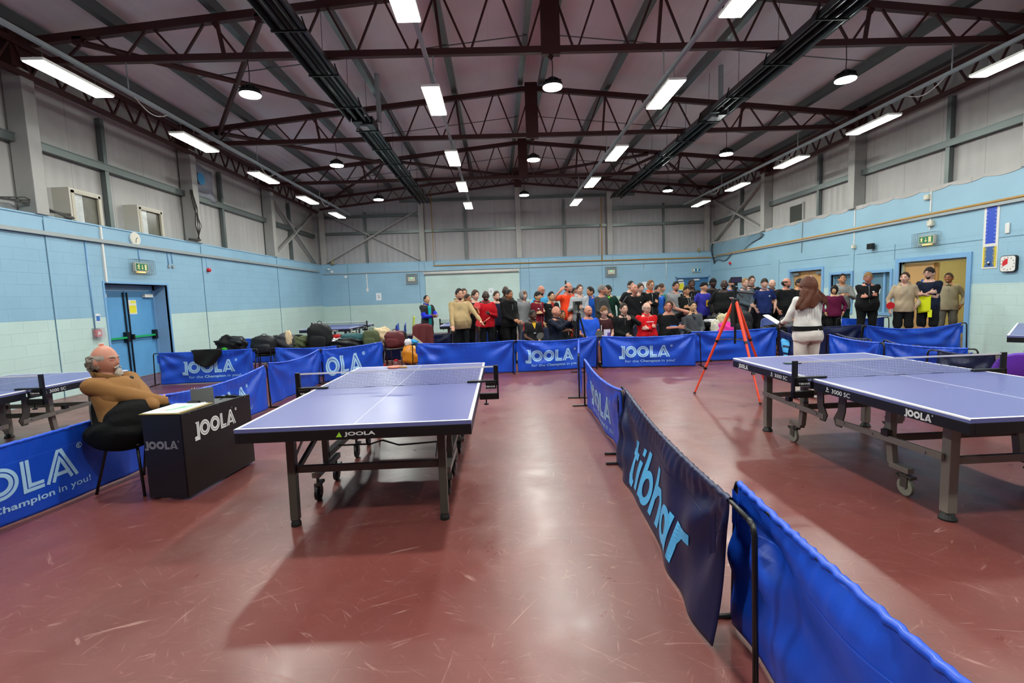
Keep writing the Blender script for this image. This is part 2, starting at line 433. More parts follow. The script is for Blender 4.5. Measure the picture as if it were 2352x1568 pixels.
def stroke(mb, M, pts, w, step=0.04):
    """flat band of width w along pts, laid on surface M"""
    P = [pts[0]]
    for a, b in zip(pts, pts[1:]):
        n = max(1, int(math.hypot(b[0]-a[0], b[1]-a[1]) / step))
        for i in range(1, n + 1): P.append((a[0] + (b[0]-a[0]) * i / n, a[1] + (b[1]-a[1]) * i / n))
    closed = math.hypot(P[0][0]-P[-1][0], P[0][1]-P[-1][1]) < 1e-6
    n = len(P); vs = []
    for i in range(n):
        if closed: a = P[i-1] if i > 0 else P[-2]; b = P[i+1] if i < n-1 else P[1]
        else: a = P[max(i-1, 0)]; b = P[min(i+1, n-1)]
        dx, dy = b[0]-a[0], b[1]-a[1]; L = math.hypot(dx, dy) or 1; nx, ny = -dy / L, dx / L
        # mitre
        k = 1.0
        if 0 < i < n-1 or closed:
            e = (P[i][0]-a[0], P[i][1]-a[1]); le = math.hypot(*e) or 1
            c = abs((-e[1]/le)*nx + (e[0]/le)*ny); k = min(1 / max(c, 0.35), 2.2)
        vs.append(M(P[i][0] + nx*w/2*k, P[i][1] + ny*w/2*k)); vs.append(M(P[i][0] - nx*w/2*k, P[i][1] - ny*w/2*k))
    mb.add(vs, [(2*i, 2*i+1, 2*i+3, 2*i+2) for i in range(n - 1)])

def inline_logo(mb, M, x0, y0, h, sx=1.0, reg=True, first=0):
    """the five letters with a line running inside every stroke; h = letter height; returns width"""
    S = lambda u, v: M(x0 + u * h * sx, y0 + v * h)
    st = 0.16 if h > 0.1 else 0.4
    def circ(cx, cy, r, n=28): return [(cx + r*math.cos(2*PI*i/n), cy + r*math.sin(2*PI*i/n)) for i in range(n + 1)]
    o, t = 0.085, 0.105
    def two(path_out, path_in): stroke(mb, S, path_out, t, st); stroke(mb, S, path_in, t, st)
    # J
    if first < 1:
        two([(0.30, 1.0), (0.30, 0.05), (0.0, 0.05)], [(0.44, 1.0), (0.44, -0.08), (0.02, -0.08)])
        stroke(mb, S, [(0.16, 0.955), (0.30, 0.955)], 0.09, st)
    for cx in (1.02, 2.05)[max(0, first - 1):]:
        stroke(mb, S, circ(cx, 0.5, 0.44), t, st); stroke(mb, S, circ(cx, 0.5, 0.29), 0.12, st)
    # L
    two([(2.68, 1.0), (2.68, 0.04), (3.22, 0.04)], [(2.82, 1.0), (2.82, 0.18), (3.22, 0.18)])
    # A
    two([(3.32, 0.0), (3.72, 0.98), (3.82, 0.98), (4.26, 0.0)], [(3.49, 0.0), (3.77, 0.74), (4.08, 0.0)])
    stroke(mb, S, [(3.52, 0.22), (4.04, 0.22)], 0.12, st)
    if reg:
        stroke(mb, S, circ(4.42, 0.95, 0.085, 14), 0.03, st); stroke(mb, S, [(4.39, 0.90), (4.39, 1.0), (4.44, 0.98), (4.39, 0.95), (4.45, 0.90)], 0.02, st)
    return 4.5 * h * sx
# ================================================================ THE SETTING
XL, XR, YF, YB = -8.0, 10.0, 22.4, -4.6
M_floor = floor_mat()
BLUE, MINT = '#8db6cf', '#bcd6d2'
M_wl = block_wall_mat('paint_left', 1, BLUE, MINT, 1.43, 3.05)
M_wf = block_wall_mat('paint_far', 0, BLUE, MINT, 1.39, 99, (-3.31, 1.04, 2.72))
M_wr = block_wall_mat('paint_right', 1, '#93bbd0', MINT, 1.46, 2.5)
M_clad_s = ribbed_mat('cladding_side', '#b3b1ae', 1, 1.0, spec=0.35)
M_clad_f = ribbed_mat('cladding_gable', '#a9a7a9', 0, 1.0, spec=0.3)
M_roof = ribbed_mat('roof_liner', '#f0f0f3', 0, 1.0, rough=0.6, depth=0.15, line=0.93)
M_ledge = mat('ledge_blue', '#8ab8d6', 0.45)
M_frame_blue = mat('frame_blue', '#78a6d0', 0.35)
M_door_blue = mat('door_blue', '#5e9fd3', 0.35, vary=0.15)
M_steel = mat('galvanised_steel', '#67706f', 0.4, 0.55)
M_steel_l = mat('grey_trunking', '#9aa3a6', 0.45, 0.2)
M_white = mat('white_paint', '#dcdcd8', 0.45)
M_offwhite = mat('offwhite_plastic', '#cfcbb8', 0.45)
M_col = mat('column_paint', '#a9a9a5', 0.5, vary=0.25, vscale=2)
M_oxide = mat('red_oxide_steel', '#401819', 0.5, vary=0.2)
M_black = mat('black_metal', '#0b0b0c', 0.35, spec=0.5)
M_blackp = mat('black_plastic', '#101113', 0.45)
M_wood = mat('beech_door', '#c09760', 0.45, vary=0.15, vscale=4)
M_yellow_pipe = mat('ochre_pipe', '#b08a4a', 0.45)
M_red = mat('red_plastic', '#c8202a', 0.4)
M_chrome = mat('brushed_metal', '#9b9d9e', 0.3, 0.8)
M_green = mat('green_bar', '#0fa257', 0.35)

struct('floor', MB().bb(XL - .4, XR + .4, YB - .3, YF + .4, -0.1, 0.0), M_floor)

def wall_with_holes(axis, c0, c1, a0, a1, z1, holes):
    """blockwork between faces c0..c1; runs a0..a1 along the other axis; holes = (b0, b1, z0, z1)"""
    m = MB()
    def put(u0, u1, w0, w1):
        if u1 - u0 < 1e-4 or w1 - w0 < 1e-4: return
        if axis == 'x': m.bb(c0, c1, u0, u1, w0, w1)
        else: m.bb(u0, u1, c0, c1, w0, w1)
    cur = a0
    for b0, b1, z0, zz in sorted(holes):
        put(cur, b0, 0, z1); put(b0, b1, 0, z0); put(b0, b1, zz, z1); cur = b1
    put(cur, a1, 0, z1)
    return m
struct('wall_left', wall_with_holes('x', XL - .4, XL, YB - .3, YF + .4, 3.26, [(10.10, 11.97, 0, 2.12)]), M_wl)
struct('wall_far', wall_with_holes('y', YF, YF + .35, XL, XR, 3.28, [(8.38, 9.90, 0, 2.12)]), M_wf)
struct('wall_right', wall_with_holes('x', XR, XR + .3, YB - .3, YF + .4, 3.62,
       [(10.02, 11.76, 0, 2.03), (12.02, 12.84, .78, 1.82), (13.38, 14.2, .78, 1.84), (14.62, 16.22, 0, 2.03)]), M_wr)
struct('wall_back', MB().bb(XL, XR, YB - .3, YB, 0, 6.6), mat('back_wall_paint', '#4a5a62', 0.6))
struct('wall_left_cladding', MB().bb(XL - .4, XL - .3, YB, YF + .3, 3.26, 6.6), M_clad_s)
struct('wall_right_cladding', MB().bb(XR + .25, XR + .35, YB, YF + .3, 3.62, 6.6), M_clad_s)
mb = MB()
mb.prism([(XL - .3, 3.28), (XR + .25, 3.28), (XR + .25, 6.5), (1.1, 7.42), (XL - .3, 6.5)], (0, YF + .22, 0), (1, 0, 0), (0, 0, 1), (0, 1, 0), 0.1)
struct('wall_far_cladding', mb, M_clad_f)
mb = MB()
for x0, z0, x1, z1 in ((XL - .5, 6.44, 1.1, 7.44), (1.1, 7.44, XR + .5, 6.44)):
    mb.add([(x0, YB - .3, z0), (x1, YB - .3, z1), (x1, YF + .4, z1), (x0, YF + .4, z0), (x0, YB - .3, z0 + .12), (x1, YB - .3, z1 + .12), (x1, YF + .4, z1 + .12), (x0, YF + .4, z0 + .12)],
           [(0,1,2,3), (7,6,5,4), (0,4,5,1), (1,5,6,2), (2,6,7,3), (3,7,4,0)])
struct('ceiling', mb, M_roof)
# outside the walls, seen only through the left windows
# thin vertical joints and the shallow piers of the block walls
M_joint = mat('joint_grey', '#5a7d92', 0.7)  # plain darker grey-blue of the joint lines themselves
n = 0
mb = MB()
for y in (4.52, 8.93, 13.47, 17.98): mb.bb(XL, XL + .012, y - .012, y, 0, 3.2)
struct('trim_1', mb, M_joint)
mb = MB()
for y in (4.52, 8.93, 13.47, 17.98): mb.bb(XL - .01, XL + .012, y, y + .42, 0, 3.26)
struct('trim_7', mb, M_wl)
mb = MB()
for x in (-6.8, -3.55, -3.3, 1.1, 1.5, 4.9, 5.4): mb.bb(x - .008, x + .008, YF - .004, YF, 0, 3.25)
struct('trim_2', mb, M_joint)
mb = MB()
for y in (11.92, 13.3, 16.9): mb.bb(XR - .004, XR, y - .008, y + .008, 1.0 if y > 12 else 2.1, 2.5)
mb.bb(XR - .006, XR, 8.0, 13.2, 2.35, 2.362); mb.bb(XR - .006, XR, 13.5, 16.9, 2.37, 2.382); mb.bb(XR - .006, XR, 17.4, 22.3, 2.37, 2.382)
struct('trim_3', mb, M_joint)
# sloped coping on top of the far and left walls, in the same paint
struct('trim_4', MB().bb(XL - .3, XL + .02, YB, YF, 3.26, 3.285), M_ledge)
struct('trim_5', MB().bb(XL, XR, YF - .02, YF + .22, 3.28, 3.30), M_ledge)
mb = MB()
y = 0.0
while y < YF - .1:      # insulation sheet with a scalloped lower edge hangs over the wall top
    L_ = 0.75
    pts = [(0, .0)] + [(L_ * k / 8, -.055 * (1 - abs(2 * k / 8 - 1) ** 2)) for k in range(1, 8)] + [(L_, 0), (L_, .05), (0, .05)]
    mb.prism([(a, b) for a, b in pts], (XR + .0, y, 3.63), (0, 1, 0), (0, 0, 1), (-1, 0, 0), .012)
    y += L_
struct('trim_6', mb, M_clad_s)

# ---------------- steel frame
truss_names = {-.1: 'behind', 4.4: 'overhead, close', 8.9: 'nearest', 13.4: 'second nearest', 17.9: 'third nearest'}
def ztop(x): return 7.10 - 0.1 * abs(x - 1.1)
def bar_(x0, z0, x1, z1, y, w, h): return MB().bar((x0, y, z0), (x1, y, z1), w, h, (0, 1, 0))
for ty in (-.1, 4.4, 8.9, 13.4, 17.9):
    t = thing('roof_truss', 'dark red steel lattice truss spanning the hall, %s to the camera' % truss_names[ty], 'roof truss', (1.1, ty, 5.85), group='dark red roof trusses')
    off = (1.1, ty, 5.85)
    MB().bar((-7.9, ty, 5.85), (9.95, ty, 5.85), .09, .11).build('bottom_chord', M_oxide, t, off=off)
    for s in (-1, 1):
        MB().bar((1.1, ty, 7.06), (1.1 + s * 8.9, ty, 6.17), .10, .13).build('top_chord', M_oxide, t, off=off)
    MB().bb(.94, 1.27, ty - .06, ty + .06, 5.76, 7.2).build('ridge_plate', M_oxide, t, off=off)
    MB().bar((1.08, ty, 5.7), (1.13, ty, 5.76), .03, .08).build('hook', M_oxide, t, off=off)
    for s in ((-1, 1) if ty > 8 else ()):
        x = 0.45
        while x < 8.9:
            for dx in (-.44, .44):
                xt = x + dx
                if xt > 8.8: continue
                MB().bar((1.1 + s * (x + math.copysign(.05, dx)), ty, 5.9), (1.1 + s * xt, ty, ztop(1.1 + xt) - .07), .035, .035).build('web_rod', M_oxide, t, off=off)
            x += 0.99
    for s in (-1, 1):   # heavier verticals under the purlins
        for xx in (2.0, 5.75):
            MB().bar((1.1 + s * (xx - .08), ty, 5.9), (1.1 + s * xx, ty, ztop(1.1 + xx) - .06), .05, .06).build('strut', M_oxide, t, off=off)
    for s, ex in ((-1, -8.1), (1, 10.05)):
        MB().bb(ex - .12, ex + .12, ty - .2, ty + .2, 5.72, 6.3).build('end_plate', M_oxide, t, off=off)
# gable lattice rafter following the roof slope
t = thing('roof_truss', 'thin sloping lattice rafter against the far gable wall', 'roof truss', (1.1, 22.2, 6.4), group='dark red roof trusses')
off = (1.1, 22.2, 6.4)
for s in (-1, 1):
    MB().bar((1.1, 22.2, 6.62), (1.1 + s * 8.9, 22.2, 5.72), .08, .08).build('bottom_chord', M_oxide, t, off=off)
    MB().bar((1.1, 22.2, 7.06), (1.1 + s * 8.9, 22.2, 6.17), .08, .1).build('top_chord', M_oxide, t, off=off)
    x = .35
    while x < 8.7:
        for dx in (-.3, .3):
            MB().bar((1.1 + s * x, 22.2, 6.64 - .1 * x), (1.1 + s * (x + dx), 22.2, 7.02 - .1 * (x + dx)), .03, .03).build('web_rod', M_oxide, t, off=off)
        x += .62
MB().bb(.94, 1.27, 22.15, 22.27, 6.45, 7.15).build('ridge_plate', M_oxide, t, off=off)
# purlins run the length of the roof
for i, dx in enumerate((.25, 2.0, 3.95, 5.75, 7.5, 8.85)):
    for s in (-1, 1):
        x = 1.1 + s * dx; z = ztop(x) + .16
        side = 'left' if s < 0 else 'right'
        o = MB().bar((x, YB, z), (x, YF + .2, z), .07, .19)
        o.bar((x + s * .05, YB, z - .09), (x + s * .05, YF + .2, z - .09), .1, .015)
        tag(o.build('purlin', M_steel), 'grey steel purlin under the %s roof slope, %s' % (side, ('beside the ridge', 'second from the ridge', 'third from the ridge', 'fourth from the ridge', 'fifth from the ridge', 'just above the eaves')[i]), 'purlin', 'grey roof purlins')
# flat ties between the purlins
for y in (10.9, 15.6, 19.9):
    for s in (-1, 1):
        m = MB().tube([(1.1 + s * .25, y, ztop(1.1) + .03), (1.1 + s * 7.4, y, ztop(1.1 + 7.4) + .05)], .012, 6)
        tag(m.build('sag_rod', M_steel), 'thin steel rod across the purlins of the %s slope, %s' % ('left' if s < 0 else 'right', {10.9: 'behind the nearest truss', 15.6: 'between second and third truss', 19.9: 'near the far gable'}[y]), 'rod', 'thin roof rods')
# plan bracing tubes in dark red
br = [((-7.0, 8.9), (-3.4, 13.3), 'left, running back towards the middle behind the nearest truss'), ((-3.9, 8.9), (-7.2, 13.4), 'left, running back to the wall behind the nearest truss'),
      ((-7.2, 13.4), (-3.9, 17.8), 'left, between second and third truss'), ((-3.9, 17.9), (-7.3, 22.2), 'left, running to the far left corner'), ((-3.4, 17.9), (.9, 22.2), 'left of the ridge, running to the gable'),
      ((6.1, 17.9), (9.4, 22.2), 'right, running to the far right corner'), ((5.6, 17.9), (1.3, 22.2), 'right of the ridge, running to the gable'), ((6.0, 17.9), (4.8, 22.2), 'right, short one behind the heater')]
for (a, b, d) in br:
    m = MB().tube([(a[0], a[1], ztop(a[0]) - .14), (b[0], b[1], ztop(b[0]) - .14)], .055, 10)
    m.box((a[0], a[1], ztop(a[0]) - .12), (.16, .1, .12)); m.box((b[0], b[1], ztop(b[0]) - .12), (.16, .1, .12))
    tag(m.build('roof_brace', M_oxide), 'dark red tube brace on the %s' % d, 'brace', 'dark red roof braces')
for x0, nm in ((-7.95, 'left'), (9.98, 'right')):
    t = thing('eaves_girder', 'dark red lattice girder along the top of the %s wall' % nm, 'girder', (x0, 9, 5.7), group='lattice girders along the eaves')
    off = (x0, 9, 5.7)
    MB().bb(x0 - .05, x0 + .05, YB + .1, YF - .1, 5.58, 5.66).build('bottom_chord', M_oxide, t, off=off)
    MB().bb(x0 - .05, x0 + .05, YB + .1, YF - .1, 6.06, 6.16).build('top_chord', M_oxide, t, off=off)
    y = 6.0
    while y < YF - .6:
        for dy in (-.24, .24):
            MB().bar((x0, y, 5.66), (x0, y + dy, 6.06), .035, .035).build('web_rod', M_oxide, t, off=off)
        y += .6
# columns
cn = ('nearest the camera', 'second from the camera', 'third from the camera')
for k, y in enumerate((8.9, 13.4, 17.9)):
    for s, x in (('left', -8.14), ('right', 10.12)):
        m = MB(); z0 = 3.285 if s == 'left' else 3.62
        if s == 'left': m.bb(x - .12, x + .2, y - .12, y + .12, z0, 5.72)
        else: m.bb(x - .2, x + .12, y - .12, y + .12, z0, 5.72)
        tag(m.build('steel_column', M_col, bevel=.01), 'pale grey column on the %s wall, %s' % (s, cn[k]), 'column', 'pale grey side columns')
for x, d in ((-7.85, 'in the far left corner'), (-3.35, 'left of the ridge on the far wall'), (1.08, 'in the middle of the far wall'), (5.3, 'right of the ridge on the far wall'), (9.85, 'in the far right corner')):
    m = MB().bb(x - .12, x + .12, YF - .0, YF + .2, 3.305, 5.7 if abs(x) > 6 else 6.58 - .1 * abs(x - 1.1))
    tag(m.build('steel_column', M_col, bevel=.01), 'pale grey post standing %s' % d, 'column', 'pale grey gable posts')
# cladding rails: horizontals and mid-bay posts
for s, x in (('left', XL - .23), ('right', XR + .18)):
    m = MB().bb(x - .07, x + .07, YB, YF, 4.5, 4.64); m.bb(x - .075, x + .085, YB, YF, 4.63, 4.65)
    tag(m.build('cladding_rail', M_steel), 'grey horizontal steel rail across the %s cladding' % s, 'rail', 'steel cladding rails')
    for k, y in enumerate((6.65, 10.75, 15.1, 19.9)):
        m = MB().bb(x - .05, x + .05, y - .05, y + .05, 3.29 if s == 'left' else 3.63, 5.58)
        tag(m.build('sheeting_post', M_steel), 'slim grey post in the %s cladding, %s' % (s, ('nearest the camera', 'second from the camera', 'third from the camera', 'beside the cross brace')[k]), 'post', 'slim cladding posts')
for z, d in ((4.67, 'middle rail'), (5.42, 'upper rail'), (6.05, 'topmost rail')):
    segs = ((XL, XR),) if z < 5.9 else ((-4.3, 6.5),)
    if z == 5.42: segs = ((XL, -3.4), (5.4, XR))
    for a, b in segs: tag(MB().bb(a, b, YF + .08, YF + .2, z - .06, z + .06).build('cladding_rail', M_steel), 'grey horizontal steel %s across the far gable%s' % (d, '' if len(segs) == 1 else (', left end' if a < 0 else ', right end')), 'rail', 'steel gable rails')
for x in (-5.9, -1.35, 3.2, 7.85):
    m = MB().bb(x - .04, x + .04, YF + .1, YF + .2, 3.305, 5.9 if abs(x) < 5 else 5.6)
    tag(m.build('sheeting_post', M_steel), 'slim grey post in the far gable, %s' % {-5.9: 'behind the left cross brace', -1.35: 'left of the middle post', 3.2: 'right of the middle post', 7.85: 'between the two right posts'}[x], 'post', 'slim gable posts')
# wall cross bracing
def xbrace(pts, d, nrm):
    t = thing('cross_brace', 'pale grey steel X brace %s' % d, 'brace', pts[0][0], group='pale grey wall braces')
    for a, b in pts:
        MB().bar(a, b, .05, .12, nrm).build('brace_bar', M_col, t, off=pts[0][0])
xbrace([((-7.7, YF + .03, 3.38), (-3.5, YF + .03, 5.6)), ((-3.5, YF + .1, 3.38), (-7.7, YF + .1, 5.6))], 'on the far wall beside the left corner', (0, 1, 0))
xbrace([((XL - .08, 18.1, 3.36), (XL - .08, 22.2, 5.6)), ((XL - .15, 22.2, 3.36), (XL - .15, 18.1, 5.6))], 'on the left wall by the far corner', (1, 0, 0))
xbrace([((XR + .06, 18.1, 3.75), (XR + .06, 22.2, 5.6)), ((XR + .12, 22.2, 3.75), (XR + .12, 18.1, 5.6))], 'on the right wall by the far corner', (1, 0, 0))

# ---------------- lamps
M_panel = mat('lit_diffuser', '#ffffff', 0.5, emit='#fffdf6', estr=PANEL_STRENGTH)
M_bay = mat('lit_high_bay', '#ffffff', 0.5, emit='#fbfff6', estr=BAY_STRENGTH)
rows = {-6.25: ('left wall row', [-1.2, 1.8, 4.75, 7.73, 10.7, 13.7, 16.75, 19.75]), 8.4: ('right wall row', [-1.2, 1.8, 4.75, 7.8, 10.75, 13.7, 16.75, 19.75]),
        -.97: ('left middle row', [-.4, 2.7, 5.78, 8.87, 12.4, 15.5, 18.6]), 3.12: ('right middle row', [-.4, 2.7, 5.83, 8.85, 12.37, 15.45, 18.6])}
ordn = ['nearest the camera', 'second in view', 'third in view', 'fourth in view', 'farthest from the camera', 'last']
for x, (rn, ys) in rows.items():
    vis = [y for y in ys if y > 5]
    for y in ys:
        k = vis.index(y) if y in vis else -1
        d = ordn[k] if k < len(vis) - 1 else ordn[4]
        lab = ('rectangular white ceiling lamp in the %s, %s' % (rn, d)) if k >= 0 else 'rectangular white ceiling lamp in the %s, above and behind the camera' % rn
        t = thing('ceiling_lamp', lab, 'lamp', (x, y, 5.0), group='lamps of the ' + rn)
        MB().bb(-.15, .15, -.62, .62, .012, .05).build('housing', M_white, t)
        MB().bb(-.14, .14, -.605, .605, 0, .012).build('diffuser', M_panel, t)
        for sy in (-.45, .45):
            MB().tube([(0, sy, .05), (0, sy, .285)], .004, 5).build('hanger', M_steel, t)
for x, rn in ((-6.25, 'left wall lamps'), (8.4, 'right wall lamps'), (-.97, 'left middle lamps'), (3.12, 'right middle lamps')):
    m = MB().bb(x - .03, x + .03, YB + .2, 21.5, 5.285, 5.345)
    t = tag(m.build('lamp_trunking', M_steel_l), 'thin grey trunking carrying the %s' % rn, 'trunking', 'lamp trunking')
    for ty in (8.9, 13.4, 17.9):
        MB().tube([(0, 0, 0), (0, 0, .47)], .012, 6).xf(Matrix.Translation((x + .0, ty, 5.345))).build('hanger', M_steel_l, t)
    if abs(x) > 5:
        for y in (8.9, 13.4, 17.9):
            s = 1 if x < 0 else -1
            MB().tube([(x, y + .1 + .9 * k / 10, 5.3 - .16 * math.sin(PI * k / 10)) for k in range(11)], .008, 5).build('cable_loop', M_white, t)
bays = [(-4.17, 'left'), (1.12, 'middle'), (6.42, 'right')]
for x, sd in bays:
    for k, y in enumerate((-.1, 4.4, 8.88, 13.42, 17.97)):
        d = ('above the camera', 'above the tables', 'nearest in view', 'second in view', 'farthest in view')[k]
        t = thing('high_bay_lamp', 'round high bay lamp on a wire, %s row, %s' % (sd, d), 'lamp', (x, y, 5.2), group='round high bay lamps')
        MB().lathe([(.165, 0), (.165, .012)], n=24).build('diffuser', M_bay, t)
        m = MB().lathe([(.18, .012), (.18, .05), (.12, .09), (.08, .10), (.08, .16), (.03, .19)], n=24)
        for q in range(12):
            a = 2 * PI * q / 12; m.bar((.07 * math.cos(a), .07 * math.sin(a), .12), (.16 * math.cos(a), .16 * math.sin(a), .08), .006, .06)
        m.build('housing', M_blackp, t)
        MB().tube([(0, 0, .19), (.01, -.0, .35), (0, 0, .6)], .008, 6).build('cable', M_black, t)
# radiant tube heaters
for x, sd, warm in ((-2.95, 'left', 0), (5.3, 'right', 1)):
    t = thing('radiant_heater', 'long dark tube heater hung along the %s side of the ridge' % sd, 'heater', (x, 14, 5.65), group='long overhead heaters')
    off = (x, 14, 5.65)
    m = MB()
    prof = [(-.24, 5.60), (-.2, 5.74), (-.1, 5.80), (.1, 5.80), (.2, 5.74), (.24, 5.60), (.225, 5.60), (.19, 5.72), (.1, 5.785), (-.1, 5.785), (-.19, 5.72), (-.225, 5.60)]
    for a, b in ((5.5, 11.4), (12.1, 21.3)):
        m.prism([(p, q - 5.7) for p, q in prof], (x, a, 5.7), (1, 0, 0), (0, 0, 1), (0, 1, 0), b - a)
    m.build('reflector', mat('heater_sheet', '#3a4042', 0.3, 0.7), t, off=off)
    for dx in (-.09, .09):
        MB().tube([(x + dx, 5.5, 5.68), (x + dx, 21.2, 5.68)], .038, 10).build('burner_tube', mat('heater_tube', '#23282a', 0.35, 0.6), t, off=off)
    for by in (11.75,):
        m = MB().bb(x - .2, x + .02, by - .32, by + .3, 5.62, 5.82); m.bb(x + .04, x + .24, by - .2, by + .35, 5.6, 5.78)
        m.build('burner_box', M_black, t, off=off)
        MB().bb(x - .08, x + .08, by - .1, by + .15, 5.585, 5.62).build('access_cover', M_steel_l, t, off=off)
    y = 6.2
    while y < 21:
        m = MB().bar((x - .26, y, 5.6), (x + .26, y, 5.6), .02, .03); m.bar((x - .26, y, 5.6), (x - .2, y, 5.8), .02, .02); m.bar((x + .26, y, 5.6), (x + .2, y, 5.8), .02, .02)
        m.tube([(x, y, 5.8), (x + .02, y, ztop(x) + .05)], .005, 4)
        m.build('bracket', M_black, t, off=off); y += 1.45
    MB().tube([(x + .3, 12.0, 5.8), (x + .3, 12.0, 6.9)], .06, 10).build('flue', M_steel_l, t, off=off)

# ---------------- pipes, trunking and things on the walls
def wires(name, lab, cat, pts, r, m, group=None): return tag(MB().tube(pts, r, 8).build(name, m, smooth=True), lab, cat, group)
wires('gas_pipe', 'ochre pipe dropping from the roof and running along the far and right walls', 'pipe',
      [(-2.85, YF - .04, 6.4), (-2.85, YF - .04, 3.08), (XR - .05, YF - .04, 3.02), (XR - .05, 21, 3.04), (XR - .05, 2.0, 3.10)], .028, M_yellow_pipe)
wires('gas_pipe', 'ochre vertical branch pipe beside the right post of the far wall', 'pipe', [(4.9, YF - .04, 5.9), (4.9, YF - .04, 3.07)], .024, M_yellow_pipe)
tag(MB().bb(XL + .013, XL + .073, YB, YF - .4, 2.93, 3.0).build('cable_trunking', M_steel_l), 'grey cable trunking along the top of the left wall', 'trunking')
tag(MB().bb(XL + .08, XR - .1, YF - .05, YF - .001, 2.84, 2.88).build('cable_trunking', M_steel_l), 'grey cable trunking along the top of the far wall', 'trunking')
tag(MB().bb(XR - .062, XR - .002, YB, YF - .1, 2.99, 3.05).build('cable_trunking', M_steel_l), 'grey cable trunking under the ochre pipe on the right wall', 'trunking')
for (y, z0, z1, lab) in ((9.75, 1.15, 2.93, 'grey conduit running down to the fire call point'), (11.15, 2.62, 2.93, 'short grey conduit above the left exit sign'), (12.1, 2.62, 2.93, 'short conduit dropping beside the left exit sign'), (12.25, 2.66, 2.93, 'short conduit ending in a small round box right of the left exit sign'), (13.65, 2.63, 2.93, 'short conduit dropping to the red sounder')):
    wires('conduit', lab, 'conduit', [(XL + .012, y, z1), (XL + .012, y, z0)], .012, M_frame_blue, 'conduits on the left wall')
for y in (12.1, 12.25):
    tag(MB().lathe([(.04, 0), (.04, .035)], M=Matrix.Rotation(PI / 2, 3, 'Y'), c=(XL + .001, y, 2.58)).build('junction_box', M_steel_l), 'small round grey box at the conduit foot, %s of a pair' % ('left' if y < 12.2 else 'right'), 'junction box', 'round conduit boxes')
tag(MB().bb(XL, XL + .035, 10.13, 10.17, 2.14, 3.26).build('conduit', M_white), 'white vertical trunking above the left corner of the blue doors', 'conduit')
for y, z0, z1, lab in ((13.3, 2.66, 3.58, 'white trunking below the edge of the right cladding, beside the column'), (10.95, 2.72, 3.58, 'white trunking above the right exit sign')):
    tag(MB().bb(XR - .02, XR, y - .016, y + .016, z0, 2.99).bb(XR - .02, XR, y - .016, y + .016, 3.14, z1).build('conduit', M_white), lab, 'conduit', 'white conduits on the right wall')
wires('conduit', 'thin grey conduit hooked over the top of the right wall', 'conduit', [(XR - .02, 15.1, 3.66), (XR - .02, 15.6, 3.62), (XR - .02, 15.62, 2.62)], .01, M_steel_l)
for (y, z, s, lab) in ((13.28, 2.58, .1, 'small white box at the foot of the white trunking'), (11.02, 3.47, .12, 'cream sensor box at the top of the right wall'), (10.9, 2.86, .13, 'cream sensor box above the right exit sign')):
    t = thing('sensor_box', lab, 'sensor', (XR - .04, y, z), group='sensor boxes on the right wall')
    MB().box((0, 0, 0), (.08, s, s)).build('cover', M_offwhite, t, bevel=.012); MB().box((-.043, 0, -.02), (.01, s * .6, s * .25)).build('lens', M_white, t)
t = thing('speaker', 'small black box speaker on the right wall above the glass panel', 'speaker', (XR - .09, 12.6, 2.52))
MB().box((0, 0, 0), (.1, .17, .15)).build('cabinet', M_black, t, bevel=.012); MB().box((.06, 0, 0), (.06, .04, .04)).build('bracket', M_black, t)
tag(MB().bb(XR - .03, XR, 9.2, 9.28, 2.42, 2.62).build('air_freshener', M_white, bevel=.01), 'white slim box on the right wall beside the blue ruler banner', 'wall box')
def sounder(x, y, z, nx, lab):
    t = thing('alarm_sounder', lab, 'alarm', (x, y, z), group='red alarm sounders')
    Mx = Matrix.Rotation(PI / 2 * nx, 3, 'Y')
    MB().lathe([(.045, .0), (.045, .03)], M=Mx).build('base', M_white, t); MB().lathe([(.055, .03), (.055, .09), (.03, .11)], M=Mx).build('horn', M_red, t, smooth=False)
sounder(XL, 13.66, 2.58, 1, 'red alarm sounder on the left wall'); sounder(XR, 20.4, 2.62, -1, 'red alarm sounder on the right wall by the far corner')
# wall clock, left
t = thing('wall_clock', 'round white wall clock above the blue double doors', 'clock', (XL, 11.06, 3.12), rz=0)
Mx = Matrix.Rotation(PI / 2, 3, 'Y')
MB().lathe([(.14, 0), (.15, .03), (.14, .045), (.125, .045)], M=Mx, n=32).build('case', M_white, t)
MB().lathe([(.122, .046), (.122, .048)], M=Mx, n=32).build('dial', mat('clock_dial', '#d9d6c6', .5), t)
MB().bar((.052, 0, 0), (.052, .05, .03), .006, .01).build('hour_hand', M_black, t); MB().bar((.054, 0, 0), (.054, -.02, -.09), .005, .008).build('minute_hand', M_black, t)
